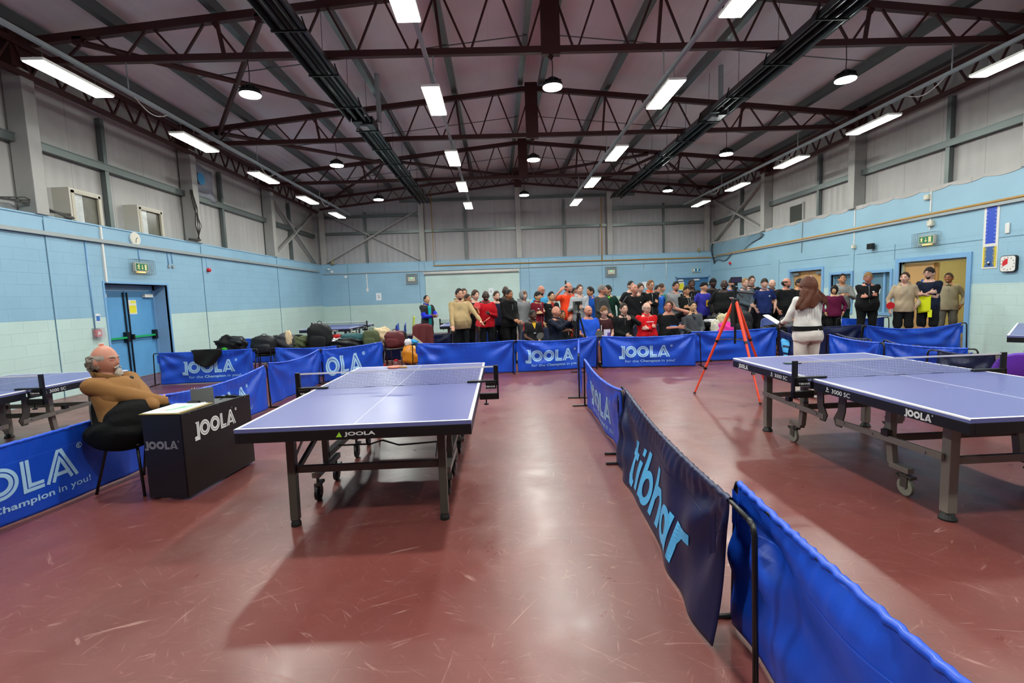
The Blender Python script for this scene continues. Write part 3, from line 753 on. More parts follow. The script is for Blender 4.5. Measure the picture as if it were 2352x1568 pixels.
# exit signs in wire cages
M_exit = mat('exit_green', '#0c7a4c', .4, emit='#0c7a4c', estr=.35)
M_glow = mat('exit_pictogram', '#e8dca0', .4, emit='#e8dca0', estr=.9)
def exit_sign(p, rz, lab, blue=False, cage=True, lit=True):
    t = thing('exit_sign', lab, 'exit sign', p, rz)       # faces local -Y
    MB().box((0, -.045, 0), (.40, .07, .2)).build('housing', M_offwhite, t, bevel=.008)
    MB().box((0, -.083, .0), (.35, .006, .15)).build('panel', mat('exit_blue', '#1d6f9c', .4, emit='#1d6f9c', estr=.3) if blue else M_exit, t)
    P = lambda u, v: (u, -.0875, v); m = MB()
    m.ell((-.10, -.0875, .045), (.013, .003, .014), 10, 6)
    stroke(m, P, [(-.10, .03), (-.115, -.01)], .026); stroke(m, P, [(-.115, -.01), (-.09, -.03), (-.095, -.06)], .015); stroke(m, P, [(-.115, -.01), (-.13, -.035), (-.155, -.035)], .015)
    stroke(m, P, [(-.13, .0), (-.14, .022), (-.105, .028), (-.08, .005)], .012)
    if blue: stroke(m, P, [(.06, -.055), (.06, .03)], .022); m.add([P(.02, .015), P(.06, .06), P(.10, .015)], [(0, 1, 2)])
    else: stroke(m, P, [(0, .05), (0, -.02)], .018); m.add([P(-.035, -.015), P(.035, -.015), P(0, -.055)], [(2, 1, 0)])
    if not blue: stroke(m, P, [(.10, -.06), (.10, .06)], .065)
    m.build('pictogram', M_glow, t)
    if lit: MB().box((0, -.05, -.112), (.22, .05, .02)).build('downlight', mat('exit_downlight', '#ffe7a0', .5, emit='#ffcf70', estr=2.5), t)
    if cage:
        m = MB(); w, h, d = .28, .16, .17
        for k in range(13):
            x = -w + 2 * w * k / 12; m.bar((x, -d, -h), (x, -d, h), .003, .003)
        for k in range(9):
            z = -h + 2 * h * k / 8; m.bar((-w, -d, z), (w, -d, z), .003, .003)
            for s in (-w, w): m.bar((s, -d, z), (s, 0, z), .003, .003)
        for s in (-w, w):
            for k in range(5): m.bar((s, -d * k / 4, -h), (s, -d * k / 4, h), .003, .003)
        for z in (-h, h):
            for k in range(13): x = -w + 2 * w * k / 12; m.bar((x, -d, z), (x, 0, z), .003, .003)
        m.build('cage', M_chrome, t)
exit_sign((XL, 11.11, 2.5), R(90), 'green exit sign in a wire cage above the blue double doors on the left wall')
exit_sign((XR, 10.96, 2.5), R(-90), 'green exit sign in a wire cage above the open doorway on the right wall')
exit_sign((9.3, YF, 2.46), 0, 'blue and white escape sign above the far blue doors', blue=True, cage=False, lit=False)
for x, lab in ((-3.9, 'caged emergency lamp left of the roller screen'), (5.31, 'caged emergency lamp right of the middle of the far wall')):
    t = thing('emergency_lamp', lab, 'emergency lamp', (x, YF, 2.52), group='caged emergency lamps')
    MB().box((0, -.03, 0), (.5, .05, .46)).build('back_plate', mat('cage_plate', '#6f7f86', .5, .3), t)
    MB().box((0, -.08, -.02), (.32, .06, .2)).build('housing', M_offwhite, t, bevel=.01)
    MB().box((0, -.113, .03), (.05, .01, .03)).build('indicator', mat('green_led', '#30ff90', .5, emit='#30ff90', estr=4), t)
    m = MB()
    for k in range(7):
        a = -.25 + .5 * k / 6; b = -.23 + .46 * k / 6
        m.bar((a, -.15, -.23), (a, -.15, .23), .004, .004); m.bar((-.25, -.15, b), (.25, -.15, b), .004, .004)
    for a in (-.25, .25):
        for b in (-.23, .23): m.bar((a, -.15, b), (a, 0, b), .01, .01)
        m.bar((a, -.15, -.23), (a, -.15, .23), .015, .015)
    for b in (-.23, .23): m.bar((-.25, -.15, b), (.25, -.15, b), .015, .015)
    m.build('cage', M_steel_l, t)
# roller screen, notices
t = thing('projector_screen', 'long white roller screen case on the far wall', 'screen', (-1.15, YF - .09, 2.74))
MB().tube([(-2.17, 0, 0), (2.17, 0, 0)], .065, 12).build('case', M_white, t, smooth=True)
for s in (-1, 1): MB().box((s * 2.17, .02, 0), (.03, .13, .15)).build('end_cap', M_white, t)
MB().box((-.0, -.0, .075), (.4, .02, .03)).build('bracket', M_steel_l, t)
def paper(c, w, h, lab, num, pl='y'):
    t = thing('notice', lab, 'notice', c, 0, 'notices on the far wall')
    MB().box((0, -.004, 0), (w, .004, h)).build('sheet', mat('paper', '#dfe6ec', .6), t)
    if num:
        m = MB(); put_text(m, num, lambda u, v: (u, -.0075, v), -w * .16, -h * .22, w * .32, h * .44); m.build('number', mat('ink', '#3a4550', .6), t)
paper((-5.46, YF, 1.76), .24, .33, 'white paper with the number 5 left on the far wall', '5')
paper((-.29, YF, 1.82), .22, .3, 'white paper with the number 6 above the group of people', '6')
paper((6.9, YF, 1.85), .26, .3, 'blank white paper left of the far blue doors', None)
for (x, z0, z1, lab) in ((-5.95, 2.15, 2.83, 'white trunking ending in a socket, left on the far wall'),):
    tag(MB().bb(x - .02, x + .02, YF - .02, YF, z0, z1).bb(x - .05, x + .05, YF - .04, YF, z0 - .14, z0).build('conduit', M_white), lab, 'conduit')
wires('conduit', 'thin white conduit left of the far blue doors', 'conduit', [(7.9, YF - .01, 3.0), (7.9, YF - .01, 2.1)], .014, M_white)
wires('conduit', 'short grey conduit between the far emergency lamp and the blue doors', 'conduit', [(6.85, YF - .01, 2.84), (6.85, YF - .01, 2.6)], .012, M_steel_l)
t = thing('security_camera', 'small white camera high in the far left corner', 'camera', (-7.6, YF, 3.08))
MB().box((.1, -.03, -.12), (.12, .05, .1)).build('base', M_white, t, bevel=.01); MB().caps((0, -.05, 0), (-.05, -.14, -.02), .035, .035, 10).build('camera_body', M_white, t, smooth=True); MB().ell((-.06, -.165, -.025), (.02, .02, .02), 8, 6).build('lens', M_black, t)
tag(MB().bb(-6.95, -6.83, YF - .05, YF, 2.66, 2.76).build('socket_box', M_white, bevel=.01), 'small white box under the trunking near the far left corner', 'socket')
# fire call point, sign, extinguisher notice
t = thing('fire_call_point', 'red fire call point under a clear cover beside the blue doors', 'call point', (XL, 9.78, 1.12))
MB().bb(.0, .06, -.07, .07, -.07, .07).build('box', M_red, t, bevel=.008); MB().bb(.06, .063, -.035, .035, -.03, .03).build('glass', M_white, t)
MB().bb(.0, .1, -.1, .1, -.12, .1).build('cover', mat('clear_cover', '#c9c2cc', .15, alpha=.35), t)
for z, w, h, c, lab in ((1.42, .11, .17, '#2f6fb8', 'blue and white fire action notice above the call point'), (.86, .15, .14, '#d8745c', 'small red and white notice under the call point')):
    t = thing('safety_notice', lab, 'notice', (XL, 9.86, z))
    MB().bb(0, .004, -w / 2, w / 2, -h / 2, h / 2).build('sheet', M_white, t); MB().bb(.004, .005, -w * .4, w * .4, -h * .35, h * .25).build('print', mat('print' + c, c, .5), t)
# blue ruler banner and timer clock on the right wall
t = thing('height_banner', 'tall narrow blue and yellow scale banner on the right wall', 'banner', (XR, 9.56, 1.76))
MB().bb(-.012, 0, -.15, .15, 0, 1.3).build('board', M_white, t)
MB().bb(-.015, -.012, -.10, .10, .5, 1.3).build('scale_field', mat('banner_blue', '#2b4fc0', .4), t, )
MB().bb(-.015, -.012, -.13, .13, .03, .44).build('lower_field', mat('banner_slate', '#3b5f9a', .4), t)
m = MB()
for k in range(10): 
    z = .55 + k * .075
    m.bb(-.017, -.015, -.1, -.07, z, z + .006); m.bb(-.017, -.015, .07, .1, z, z + .006)
m.bb(-.017, -.015, -.10, .10, .46, .49)
m.build('scale_marks', M_white, t)
m = MB()
for s in (-1, 1):
    m.bb(-.018, -.015, s * .105, s * .13, .03, .44)
    for k in range(14): w = .02 + .03 * ((k * 7) % 5) / 5; m.bb(-.018, -.015, s * .105, s * (.105 - w), .05 + k * .028, .062 + k * .028)
m.build('yellow_marks', mat('banner_yellow', '#d9c41f', .4), t)
m = MB().ell((-.03, 0, .12), (.012, .02, .02), 10, 8); m.build('white_pin', M_white, t, smooth=True); MB().bb(-.03, -.015, -.02, .02, .07, .1).build('black_clip', M_black, t)
t = thing('timer_clock', 'square white timer clock with a red sector on the right wall', 'clock', (XR, 9.16, 1.83))
MB().rbox((0, 0, 0), (.32, .30, .05), .06, seg=6).xf(Matrix.Translation((-.03, 0, 0)) @ Matrix.Rotation(-PI / 2, 4, 'Y')).build('case', M_black, t)
MB().rbox((0, 0, 0), (.295, .275, .006), .05, seg=6).xf(Matrix.Translation((-.057, 0, 0)) @ Matrix.Rotation(-PI / 2, 4, 'Y')).build('dial', M_white, t)
m = MB(); vs = [(-.0615, 0, 0)] + [(-.0615, .1 * math.sin(R(a)), .1 * math.cos(R(a))) for a in range(0, 125, 5)]
m.add(vs, [(0, i, i + 1) for i in range(1, len(vs) - 1)]); m.build('red_sector', M_red, t)
m = MB()
for k in range(12): a = 2 * PI * k / 12; m.box((-.061, .118 * math.sin(a), .118 * math.cos(a)), (.002, .014, .016))
m.build('hour_marks', M_black, t)
# louvre on the right cladding
t = thing('wall_vent', 'square dark mesh vent high on the right wall', 'vent', (XR + .24, 16.3, 3.98))
MB().bb(-.03, 0, -.36, .36, -.3, .3).build('mesh', mat('vent_mesh', '#3b3d3a', .8, bump=.6, bscale=60), t)
m = MB()
for s in (-1, 1): m.bb(-.05, 0, s * .36 - .02, s * .36 + .02, -.32, .32); m.bb(-.05, 0, -.36, .36, s * .3 - .02, s * .3 + .02)
m.build('vent_frame', M_clad_s, t)
# boxed windows in the left cladding
M_blind = mat('dim_glass', '#6b6a60', .25, vary=.3, vscale=6)
for i, (y0, y1) in enumerate(((9.55, 10.22), (11.28, 12.02))):
    t = bpy.data.objects.new('window_%d' % (i + 1), None); COL.objects.link(t); t['kind'] = 'structure'; t['label'] = 'boxed-out window above the left wall, %s the camera' % ('nearer' if i == 0 else 'farther from')
    x0, x1, z0, z1 = XL - .3, XL + .02, 3.29, 3.86
    m = MB().bb(x0, x1, y0 - .04, y0, z0, z1); m.bb(x0, x1, y1, y1 + .04, z0, z1); m.bb(x0, x1, y0 - .04, y1 + .04, z1, z1 + .04)
    m.build('window_box', mat('box_white', '#c4c1b5', .5), t)
    m = MB()
    m.bb(x1 - .03, x1 + .012, y0, y0 + .06, z0, z1); m.bb(x1 - .03, x1 + .012, y1 - .05, y1, z0, z1); m.bb(x1 - .03, x1 + .012, y0, y1, z1 - .05, z1)
    m.build('window_frame', mat('frame_cream', '#bdb8a6', .5), t)
    MB().bb(x1 - .05, x1 - .045, y0 + .3, y1 - .02, z0, z1).build('blind', M_blind, t)
    MB().bb(x1 - .05, x1 - .046, y0 + .02, y0 + .3, z0, z1).build('lit_pane', mat('daylight_pane', '#bfc6c6', .2, vary=.6, vscale=9, emit='#dfe8ea', estr=.35), t)
    m = MB()
    for k in range(14): m.bb(x1 - .044, x1 - .04, y0 + .04, y0 + .28, z0 + .04 * k, z0 + .04 * k + .008)
    m.build('slats', M_offwhite, t)
# banner with a round emblem behind the second left column
t = thing('hanging_banner', 'pale banner with a round blue emblem high on the left wall', 'banner', (XL - .18, 14.0, 4.7))
MB().grid(lambda a, b: (.03 * math.sin(a * 9 + b * 4) + .02 * a, -.45 + 1.15 * a - .1 * b * a, -.05 + .8 * b + .12 * (1 - a) * b - .25 * a * (1 - b) * .3), 14, 10, .004).build('sheet', mat('banner_cloth', '#8f929c', .6), t, smooth=True)
MB().lathe([(.17, 0), (.17, .006)], M=Mx, n=24, c=(.075, -.02, .42)).build('emblem', mat('emblem_blue', '#3a8fc0', .5), t)
m = MB()
for k in range(9): m.box((.075, -.26 + .065 * k, .09), (.002, .04, .05))
m.build('faint_print', mat('faint_ink', '#5f6478', .6), t)
# loose cables and netting
t = thing('loose_net', 'bundled dark netting trailing from the nearest left column', 'net', (XL - .1, 9.0, 3.3))
m = MB()
for k in range(6):
    m.tube([(-.1 + .02 * k, -1.0 + .12 * k, .12 + .02 * k), (.05, -.3 + .05 * k, .25 - .04 * k), (.1, .3 + .04 * k, .05 + .01 * k), (.1, .55, .03)], .012, 5)
m.ell((.1, .5, .03), (.04, .14, .035), 10, 6); m.build('strands', mat('net_dark', '#4a4a46', .8), t, smooth=True)
t = thing('cable_bundle', 'tangle of dark cables hanging down the second left column', 'cable', (XL + .03, 13.2, 3.3))
m = MB()
for k in range(4): m.tube([(.02, -.02 + .03 * k, 1.35), (.06 + .01 * k, .12 * math.sin(k), .9), (.03, .3 - .08 * k, .45), (.05, .05 + .03 * k, .05)], .012, 5)
m.bar((.05, -.3, .03), (.05, .15, .06), .05, .05); m.build('cables', mat('cable_dark', '#33322f', .7), t, smooth=True)
# netting swagged in the right corner: strands
t = thing('corner_net', 'dark grey netting swagged from the far right corner along the wall', 'net', (XR - .1, 20.5, 3.3))
def netF(a, b):
    y = 22.2 - 4.2 * a; top = 3.62 - .02 * a; depth = (.85 * (1 - a) ** .7 + .08) * (1 - .12 * math.sin(a * 17)) 
    return (XR - .04 - .05 * math.sin(b * PI) - .02 * math.sin(a * 21 + b * 5), y - .18 * b, top - depth * b)
m = MB()
for i in range(41):
    for j in range(14):
        p = netF(i / 40, j / 14); q = netF(i / 40, (j + 1) / 14); m.bar(p, q, .004, .004)
        if i < 40: m.bar(p, netF((i + 1) / 40, j / 14), .004, .004)
m.build('mesh', mat('net_grey', '#39474f', .8), t, off=(XR - .1, 20.5, 3.3))
m = MB()
m.tube([netF(i / 20, 1.0) for i in range(21)], .014, 6); m.tube([netF(.02, k / 10) for k in range(11)], .035, 6); m.build('edge_rope', mat('net_dark2', '#2b3439', .8), t, off=(XR - .1, 20.5, 3.3), smooth=True)
for lab, p in (('cream floodlight lying on the wall top in the far left corner', (-7.45, 22.35, 3.36)), ('cream floodlight lying on the wall top in the far right corner', (9.45, 22.42, 3.36))):
    t = thing('floodlight', lab, 'lamp', p)
    MB().lathe([(.05, 0), (.1, .03), (.11, .08), (.05, .12)], M=Matrix.Rotation(PI / 2, 3, 'Y'), c=(-.05, 0, .0)).build('lamp_head', mat('cream_lamp', '#8f8b62', .5), t, smooth=True)
    MB().box((.1, 0, -.03), (.14, .1, .05)).build('bracket', M_steel_l, t)

# ---------------- doors
def door_frame(x, y0, y1, z1, face, w=.09, proj=.03, z0=0.0, sill=False):
    """frame around an opening in a side wall; face = +1 room lies at +x"""
    m = MB(); xa, xb = (x - .05, x + proj) if face > 0 else (x - proj, x + .05)
    m.bb(xa, xb, y0 - w, y0, z0, z1 + w); m.bb(xa, xb, y1, y1 + w, z0, z1 + w); m.bb(xa, xb, y0, y1, z1, z1 + w)
    if sill: m.bb(xa, xb, y0 - w, y1 + w, z0 - w, z0)
    return m
def struct_empty(name, label=None):
    t = bpy.data.objects.new(name, None); COL.objects.link(t); t['kind'] = 'structure'
    if label: t['label'] = label
    return t
# left: blue double doors at the back of a recess
t = struct_empty('door_1', 'blue double doors with green push bars in the left wall')
door_frame(XL, 10.10, 11.97, 2.12, 1, .04, .015).build('door_frame', M_frame_blue, t)
MB().bb(XL - .4, XL - .005, 10.06, 10.10, 0, 2.12).bb(XL - .4, XL - .005, 11.97, 12.0, 0, 2.12).bb(XL - .4, XL - .005, 10.1, 11.97, 2.12, 2.14).build('reveal', mat('reveal_blue', '#86add2', .4), t)
xd = XL - .33
MB().bb(xd - .06, xd + .02, 10.10, 10.16, 0, 2.12).bb(xd - .06, xd + .02, 11.91, 11.97, 0, 2.12).bb(xd - .06, xd + .02, 10.1, 11.97, 2.0, 2.12).build('inner_frame', M_frame_blue, t)
for k, (a, b) in enumerate(((10.17, 11.02), (11.05, 11.90))):
    d = MB().bb(xd - .04, xd, a, b, .02, 1.99).bb(xd, xd + .006, a + .02, b - .02, .02, .24).build('door_leaf', M_door_blue, t)
    zb = .95
    MB().bb(xd + .05, xd + .085, a + .06, b - .06, zb - .02, zb + .02).build('push_bar', M_green, d)
    MB().bb(xd + .0, xd + .09, b - .13, b - .05, zb - .1, zb + .12).bb(xd, xd + .09, a + .02, a + .07, zb - .06, zb + .06).build('bar_bracket', M_black, d)
    yy = b - .04 if k == 0 else a + .04
    MB().bar((xd + .02, yy, .05), (xd + .02, yy, 1.95), .022, .022).build('vertical_rod', M_black, d)
    MB().bb(xd, xd + .07, (a + .06) if k == 0 else (b - .32), (a + .3) if k == 0 else (b - .06), 1.84, 1.92).build('door_closer', M_white, d)
t2 = thing('safety_notice', 'yellow and white notice on the right leaf of the blue doors', 'notice', (xd + .001, 11.25, 1.62))
MB().bb(0, .004, -.12, .12, -.16, .16).build('sheet', M_white, t2); MB().bb(.004, .006, -.10, .10, -.13, .04).bb(.004, .006, -.05, .10, .09, .14).build('yellow_print', mat('notice_yellow', '#e3dc2a', .5), t2)
# far: blue double doors
t = struct_empty('door_2', 'blue double doors in the far wall behind the people')
MB().bb(8.33, 8.38, YF - .02, YF + .2, 0, 2.17).bb(9.90, 9.95, YF - .02, YF + .2, 0, 2.17).bb(8.33, 9.95, YF - .02, YF + .2, 2.12, 2.17).build('door_frame', M_frame_blue, t)
for a, b in ((8.38, 9.135), (9.145, 9.9)):
    d = MB().bb(a, b, YF + .12, YF + .16, .01, 2.11).build('door_leaf', mat('door_blue_dark', '#3f78a8', .4), t)
    MB().bb(a + .1, a + .35, YF + .05, YF + .12, 1.98, 2.05).build('door_closer', M_white, d)
t2 = thing('safety_notice', 'yellow notice on the left leaf of the far blue doors', 'notice', (8.66, YF + .119, 1.74))
MB().bb(-.13, .13, -.004, 0, -.2, .2).build('sheet', M_white, t2); MB().bb(-.11, .11, -.007, -.004, -.16, .12).build('yellow_print', MATS['notice_yellow'], t2)
# right: closed beech double doors
t = struct_empty('door_3', 'closed beech double doors in the right wall')
door_frame(XR, 14.62, 16.22, 2.03, -1).build('door_frame', M_frame_blue, t)
for a, b in ((14.63, 15.415), (15.425, 16.21)):
    d = MB().bb(XR + .12, XR + .165, a, b, .01, 2.02).build('door_leaf', M_wood, t)
    MB().bb(XR + .04, XR + .12, (b - .35) if a > 15 else (a + .05), (b - .05) if a > 15 else (a + .35), 1.9, 1.98).build('door_closer', M_chrome, d)
    MB().lathe([(.05, 0), (.05, .004)], M=Matrix.Rotation(-PI / 2, 3, 'Y'), c=(XR + .12, (a + b) / 2, 1.6), n=16).build('door_disc', mat('disc_blue', '#2f5fae', .4), d)
M_glass = mat('wired_glass', '#6f98b0', .08, alpha=.55)
for i, (y0, y1, z0, z1) in enumerate(((13.38, 14.2, .78, 1.84), (12.02, 12.84, .78, 1.82))):
    t = struct_empty('window_%d' % (i + 3), 'blue framed internal window, %s' % ('beside the closed beech doors' if i == 0 else 'beside the open doorway'))
    door_frame(XR, y0, y1, z1, -1, .07, .03, z0, True).build('window_frame', M_frame_blue, t)
    MB().bb(XR + .1, XR + .108, y0, y1, z0, z1).build('pane', M_glass, t)
    if i == 1: MB().bb(XR + .06, XR + .1, y0 + .25, y0 + .31, z0, z1).build('mullion', M_frame_blue, t)
# open doorway with one leaf closed and a lit corridor behind
t = struct_empty('door_4', 'doorway with one beech leaf and a lit corridor behind')
door_frame(XR, 10.02, 11.76, 2.03, -1, .1).build('door_frame', M_frame_blue, t)
MB().bb(XR + .08, XR + .16, 10.02, 10.07, 0, 2.03).bb(XR + .08, XR + .16, 11.71, 11.76, 0, 2.03).bb(XR + .08, XR + .16, 10.02, 11.76, 1.98, 2.03).build('door_stop', mat('cream_frame', '#cbbf95', .5), t)
d = MB().bb(XR + .1, XR + .145, 10.92, 11.70, .01, 1.97).build('door_leaf', M_wood, t)
MB().lathe([(.05, 0), (.05, .004)], M=Matrix.Rotation(-PI / 2, 3, 'Y'), c=(XR + .1, 11.2, 1.55), n=16).build('door_disc', MATS['disc_blue'], d)
MB().bb(XR + .145, XR + .2, 10.88, 10.92, .01, 1.97).build('edge_strip', M_wood, d)
# corridor beyond the right wall
M_yel = block_wall_mat('corridor_paint', 0, '#d9d2a0', '#ddd29c', 0.0, 99)
struct('floor_corridor', MB().bb(XR + .4, XR + 3.2, 8.6, 18.5, -.1, 0.0), mat('corridor_floor', '#8b7a6a', .5))
struct('wall_corridor', MB().bb(XR + .3, XR + 2.6, 12.35, 12.5, 0, 2.7), M_yel)
struct('wall_corridor_side', MB().bb(XR + 2.6, XR + 2.75, 8.6, 18.5, 0, 2.7), mat('corridor_side_paint', '#cfc9a8', .6))
struct('wall_corridor_end', MB().bb(XR + .3, XR + 2.75, 8.5, 8.6, 0, 2.7), MATS['corridor_side_paint'])
struct('wall_corridor_back', MB().bb(XR + .3, XR + 2.75, 18.4, 18.5, 0, 2.7), MATS['corridor_side_paint'])
struct('ceiling_corridor', MB().bb(XR + .3, XR + 2.75, 8.5, 18.5, 2.7, 2.8), mat('corridor_ceiling', '#c9c9c4', .7))
t = thing('corridor_lamp', 'lit ceiling lamp in the corridor behind the doorway', 'lamp', (XR + 1.5, 10.6, 2.62))
MB().box((0, 0, .04), (.6, .6, .08)).build('housing', M_white, t); MB().box((0, 0, -.005), (.56, .56, .01)).build('diffuser', mat('corridor_diffuser', '#fff4d0', .5, emit='#fff0c4', estr=60), t)
t = thing('notice_board', 'narrow dark notice strip on the corridor wall behind the doorway', 'notice', (XR + .75, 12.34, 1.45))
MB().box((0, -.005, 0), (.16, .01, .8)).build('board', mat('board_dark', '#3c4a48', .5), t)
MB().box((0, -.012, .28), (.12, .004, .14)).box((0, -.012, .05), (.12, .004, .16)).box((0, -.012, -.22), (.12, .004, .16)).build('sheets', M_offwhite, t)
t = thing('storage_box', 'teal plastic box on the corridor floor', 'box', (XR + .75, 11.2, 0))
MB().rbox((0, 0, .15), (.4, .3, .3), .03).build('tub', mat('teal_plastic', '#1f6f86', .4), t); MB().rbox((0, 0, .32), (.42, .32, .03), .03).build('lid', mat('teal_lid', '#2a8199', .4), t)
# ================================================================ TABLES
M_top = mat('table_blue', '#61669c', 0.32, vary=.06, vscale=2, spec=.5)
M_line = mat('table_line', '#e8e8ee', 0.5)
M_apron = mat('apron_black', '#0a0b10', 0.4)
M_tleg = mat('table_leg_grey', '#7d7870', 0.4, .3)
M_tleg_d = mat('table_leg_dark', '#4c4943', 0.4, .3)
M_netb = mat('net_black', '#0c0c0e', .6)
M_nettape = mat('net_tape', '#d9d6da', .6)
M_print = mat('print_white', '#d8d8d8', .5)
M_rubber = mat('rubber_black', '#0c0c0c', .6)
M_wheel = mat('wheel_grey', '#8b8d7e', .5)

def caster(t, x, y, lift=0.0, grey=True, r=.065):
    M_w = M_wheel if grey else M_rubber
    c = MB().bb(x - .012, x + .035, y - .05, y - .04 + .09, .13 + lift, .15 + lift)
    c.bb(x - .022, x - .018, y - .03, y + .03, .06 + lift, .14 + lift); c.bb(x + .018, x + .022, y - .03, y + .03, .06 + lift, .14 + lift)
    c.tube([(x, y, .14 + lift), (x, y, .19 + lift)], .012, 8); c.box((x + .0, y + .055, .125 + lift), (.035, .05, .012), rx=.5)
    o = c.build('caster', M_tleg_d, t)
    MB().lathe([(r * .6, -.014), (r, -.012), (r * 1.0, .012), (r * .6, .014)], c=(x, y, r + lift), n=20, M=Matrix.Rotation(PI / 2, 3, 'Y')).build('wheel', M_w, o)
    MB().lathe([(.02, -.02), (.02, .02)], c=(x, y, r + lift), n=10, M=Matrix.Rotation(PI / 2, 3, 'Y')).build('hub', M_chrome, o)
    return o

def table(loc, rz, lab, style='A', logo='new', marks=True, netmesh=True, hasnet=True):
    """local frame: x 0..1.525 across, y 0..2.74 along, top at 0.76"""
    W, Lt, H = 1.525, 2.74, .76
    t = thing('table_tennis_table', lab, 'table', (*loc, 0), rz, 'blue table tennis tables')
    for h, (y0, y1) in enumerate(((0, Lt / 2 - .003), (Lt / 2 + .003, Lt))):
        top = MB().bb(0, W, y0, y1, H - .025, H).build('tabletop', M_top, t)
        m = MB(); z0, z1 = H, H + .0012
        m.bb(0, .02, y0, y1, z0, z1); m.bb(W - .02, W, y0, y1, z0, z1)
        yy = y0 if h == 0 else y1 - .02
        m.bb(.02, W - .02, yy, yy + .02, z0, z1); m.bb(W / 2 - .0015, W / 2 + .0015, y0 + (.02 if h == 0 else 0), y1 - (0 if h == 0 else .02), z0, z1)
        m.build('court_lines', M_line, top)
        MB().bb(-.0015, 0, y0, y1, H - .008, H).build('edge_strip', M_line, top); MB().bb(W, W + .0015, y0, y1, H - .008, H).build('edge_strip', M_line, top)
    # aprons: outer rim under the top
    d = .07; z1 = H - .0255
    for y0, y1, inner in ((0, Lt / 2 - .02, False), (Lt / 2 + .02, Lt, True)):
        m = MB().bb(.0, .03, y0, y1, z1 - d, z1); m.bb(W - .03, W, y0, y1, z1 - d, z1)
        ye = y0 if not inner else y1 - .03
        m.bb(.03, W - .03, ye, ye + .03, z1 - d, z1)
        m.bb(.1, .13, y0 + .03, y1 - .03, z1 - .03, z1); m.bb(W - .13, W - .1, y0 + .03, y1 - .03, z1 - .03, z1)
        m.build('apron', M_apron, t, bevel=.003)
    zc = z1 - d / 2
    FL = lambda u, v: (-.0015, 1.37 - u, v)      # left side face, reading towards -y
    FN = lambda u, v: (W / 2 + u, -.0015, v)     # near end
    FR = lambda u, v: (W + .0015, 1.37 + u, v)
    FF = lambda u, v: (W / 2 - u, Lt + .0015, v)
    if marks:
        m = MB()
        if logo == 'new':
            put_text(m, 'JOOLA', FN, -.06, zc - .016, .20, .032, bold=.028)
            put_text(m, 'JOOLA', FF, -.06, zc - .016, .20, .032, bold=.028)
            m.build('lettering', M_print, t)
            m = MB()
            m.add([FN(-.115, zc - .016), FN(-.075, zc - .016), FN(-.092, zc + .018), FN(-.1, zc + .004), FN(-.094, zc - .008), FN(-.085, zc - .008)], [(0, 5, 4, 3), (0, 1, 5), (5, 1, 2), (3, 4, 2), (4, 5, 2)])
            m.build('green_emblem', mat('emblem_green', '#9bd23a', .5), t)
        else:
            for F in (FL, FR):
                inline_logo(m, F, .93, zc - .024, .046); inline_logo(m, F, -1.24, zc - .024, .046)
                for s in (.17, -.62):
                    put_text(m, '3000 SC', F, s + .07, zc - .018, .2, .034, bold=.0)
                    stroke(m, F, [(s, zc - .014), (s + .04, zc - .014)], .005); stroke(m, F, [(s + .01, zc - .006), (s + .02, zc + .004), (s + .035, zc + .006)], .006); m.add([F(s + .012, zc + .008), F(s + .024, zc + .008), F(s + .024, zc + .02), F(s + .012, zc + .02)], [(0, 1, 2, 3)])
            for F in (FN, FF): inline_logo(m, F, .25, zc - .02, .042)
            m.build('lettering', M_print, t)
    zu = z1 - d
    if style == 'A':     # match table: pairs of square legs and a low trolley with castors
        for y in (.24, Lt - .24):
            for x in (.25, W - .23):
                l = MB().bar((x, y, zu + .05), (x, y - (.02 if y < 1 else -.02), .045), .055, .055, (0, 1, 0)).build('leg', M_tleg_d, t, bevel=.004)
                MB().lathe([(.034, 0), (.034, .02), (.026, .045)], c=(x, y - (.02 if y < 1 else -.02), 0), n=14).build('rubber_foot', M_rubber, l)
            MB().bar((.28, y, .40), (W - .26, y, .40), .03, .05, (0, 0, 1)).build('cross_rail', M_tleg_d, t, bevel=.003)
            s = 1 if y < 1 else -1
            for x in (.27, W - .25):
                MB().bar((x, y + s * .03, .39), (x, y + s * .72, .62), .025, .035).build('strut', M_tleg_d, t)
                MB().bar((x - .03, y + s * .03, .44), (x - .03, y + s * .4, .66), .008, .02).build('lock_rod', M_chrome, t)
        for x, sx in ((.25, 1), (W - .25, -1)):
            for y in (.86, Lt - .86):
                MB().bar((x, y, .18), (x, y, zu + .04), .045, .05).build('upright', M_tleg_d, t, bevel=.003)
            MB().bb(x - .03, x + .03, .86, Lt - .86, .27, .315).build('trolley_rail', M_tleg_d, t, bevel=.003)
        for y in (.86, Lt - .86):
            s = 1 if y < 1 else -1
            for x in (.25, W - .25):
                MB().bb(x - .03, x + .03, y - .25, y + .25, .19, .235).build('castor_arm', M_wheel if False else M_tleg, t, bevel=.003)
                caster(t, x, y - .21, .0, False); caster(t, x, y + .21, .0, False)
        MB().tube([(.28, 1.1, .3), (.55, 1.1, .3), (.66, 1.1, .33), (.8, 1.1, .28), (W - .28, 1.1, .3)], .008, 6).build('lever_rod', M_tleg_d, t)
    else:                # wheelaway: four corner legs, long rails, cranked castor legs, hinge plates
        for y in (.33, Lt - .33):
            for x in (.22, W - .22):
                l = MB().bb(x - .032, x + .032, y - .032, y + .032, .05, zu + .05).build('leg', M_tleg, t, bevel=.004)
                MB().lathe([(.05, 0), (.05, .012), (.032, .045), (.02, .06)], c=(x, y, 0), n=16).build('rubber_foot', M_rubber, l)
            MB().bb(.25, W - .25, y - .015, y + .015, .37, .42).build('cross_rail', M_tleg, t, bevel=.003)
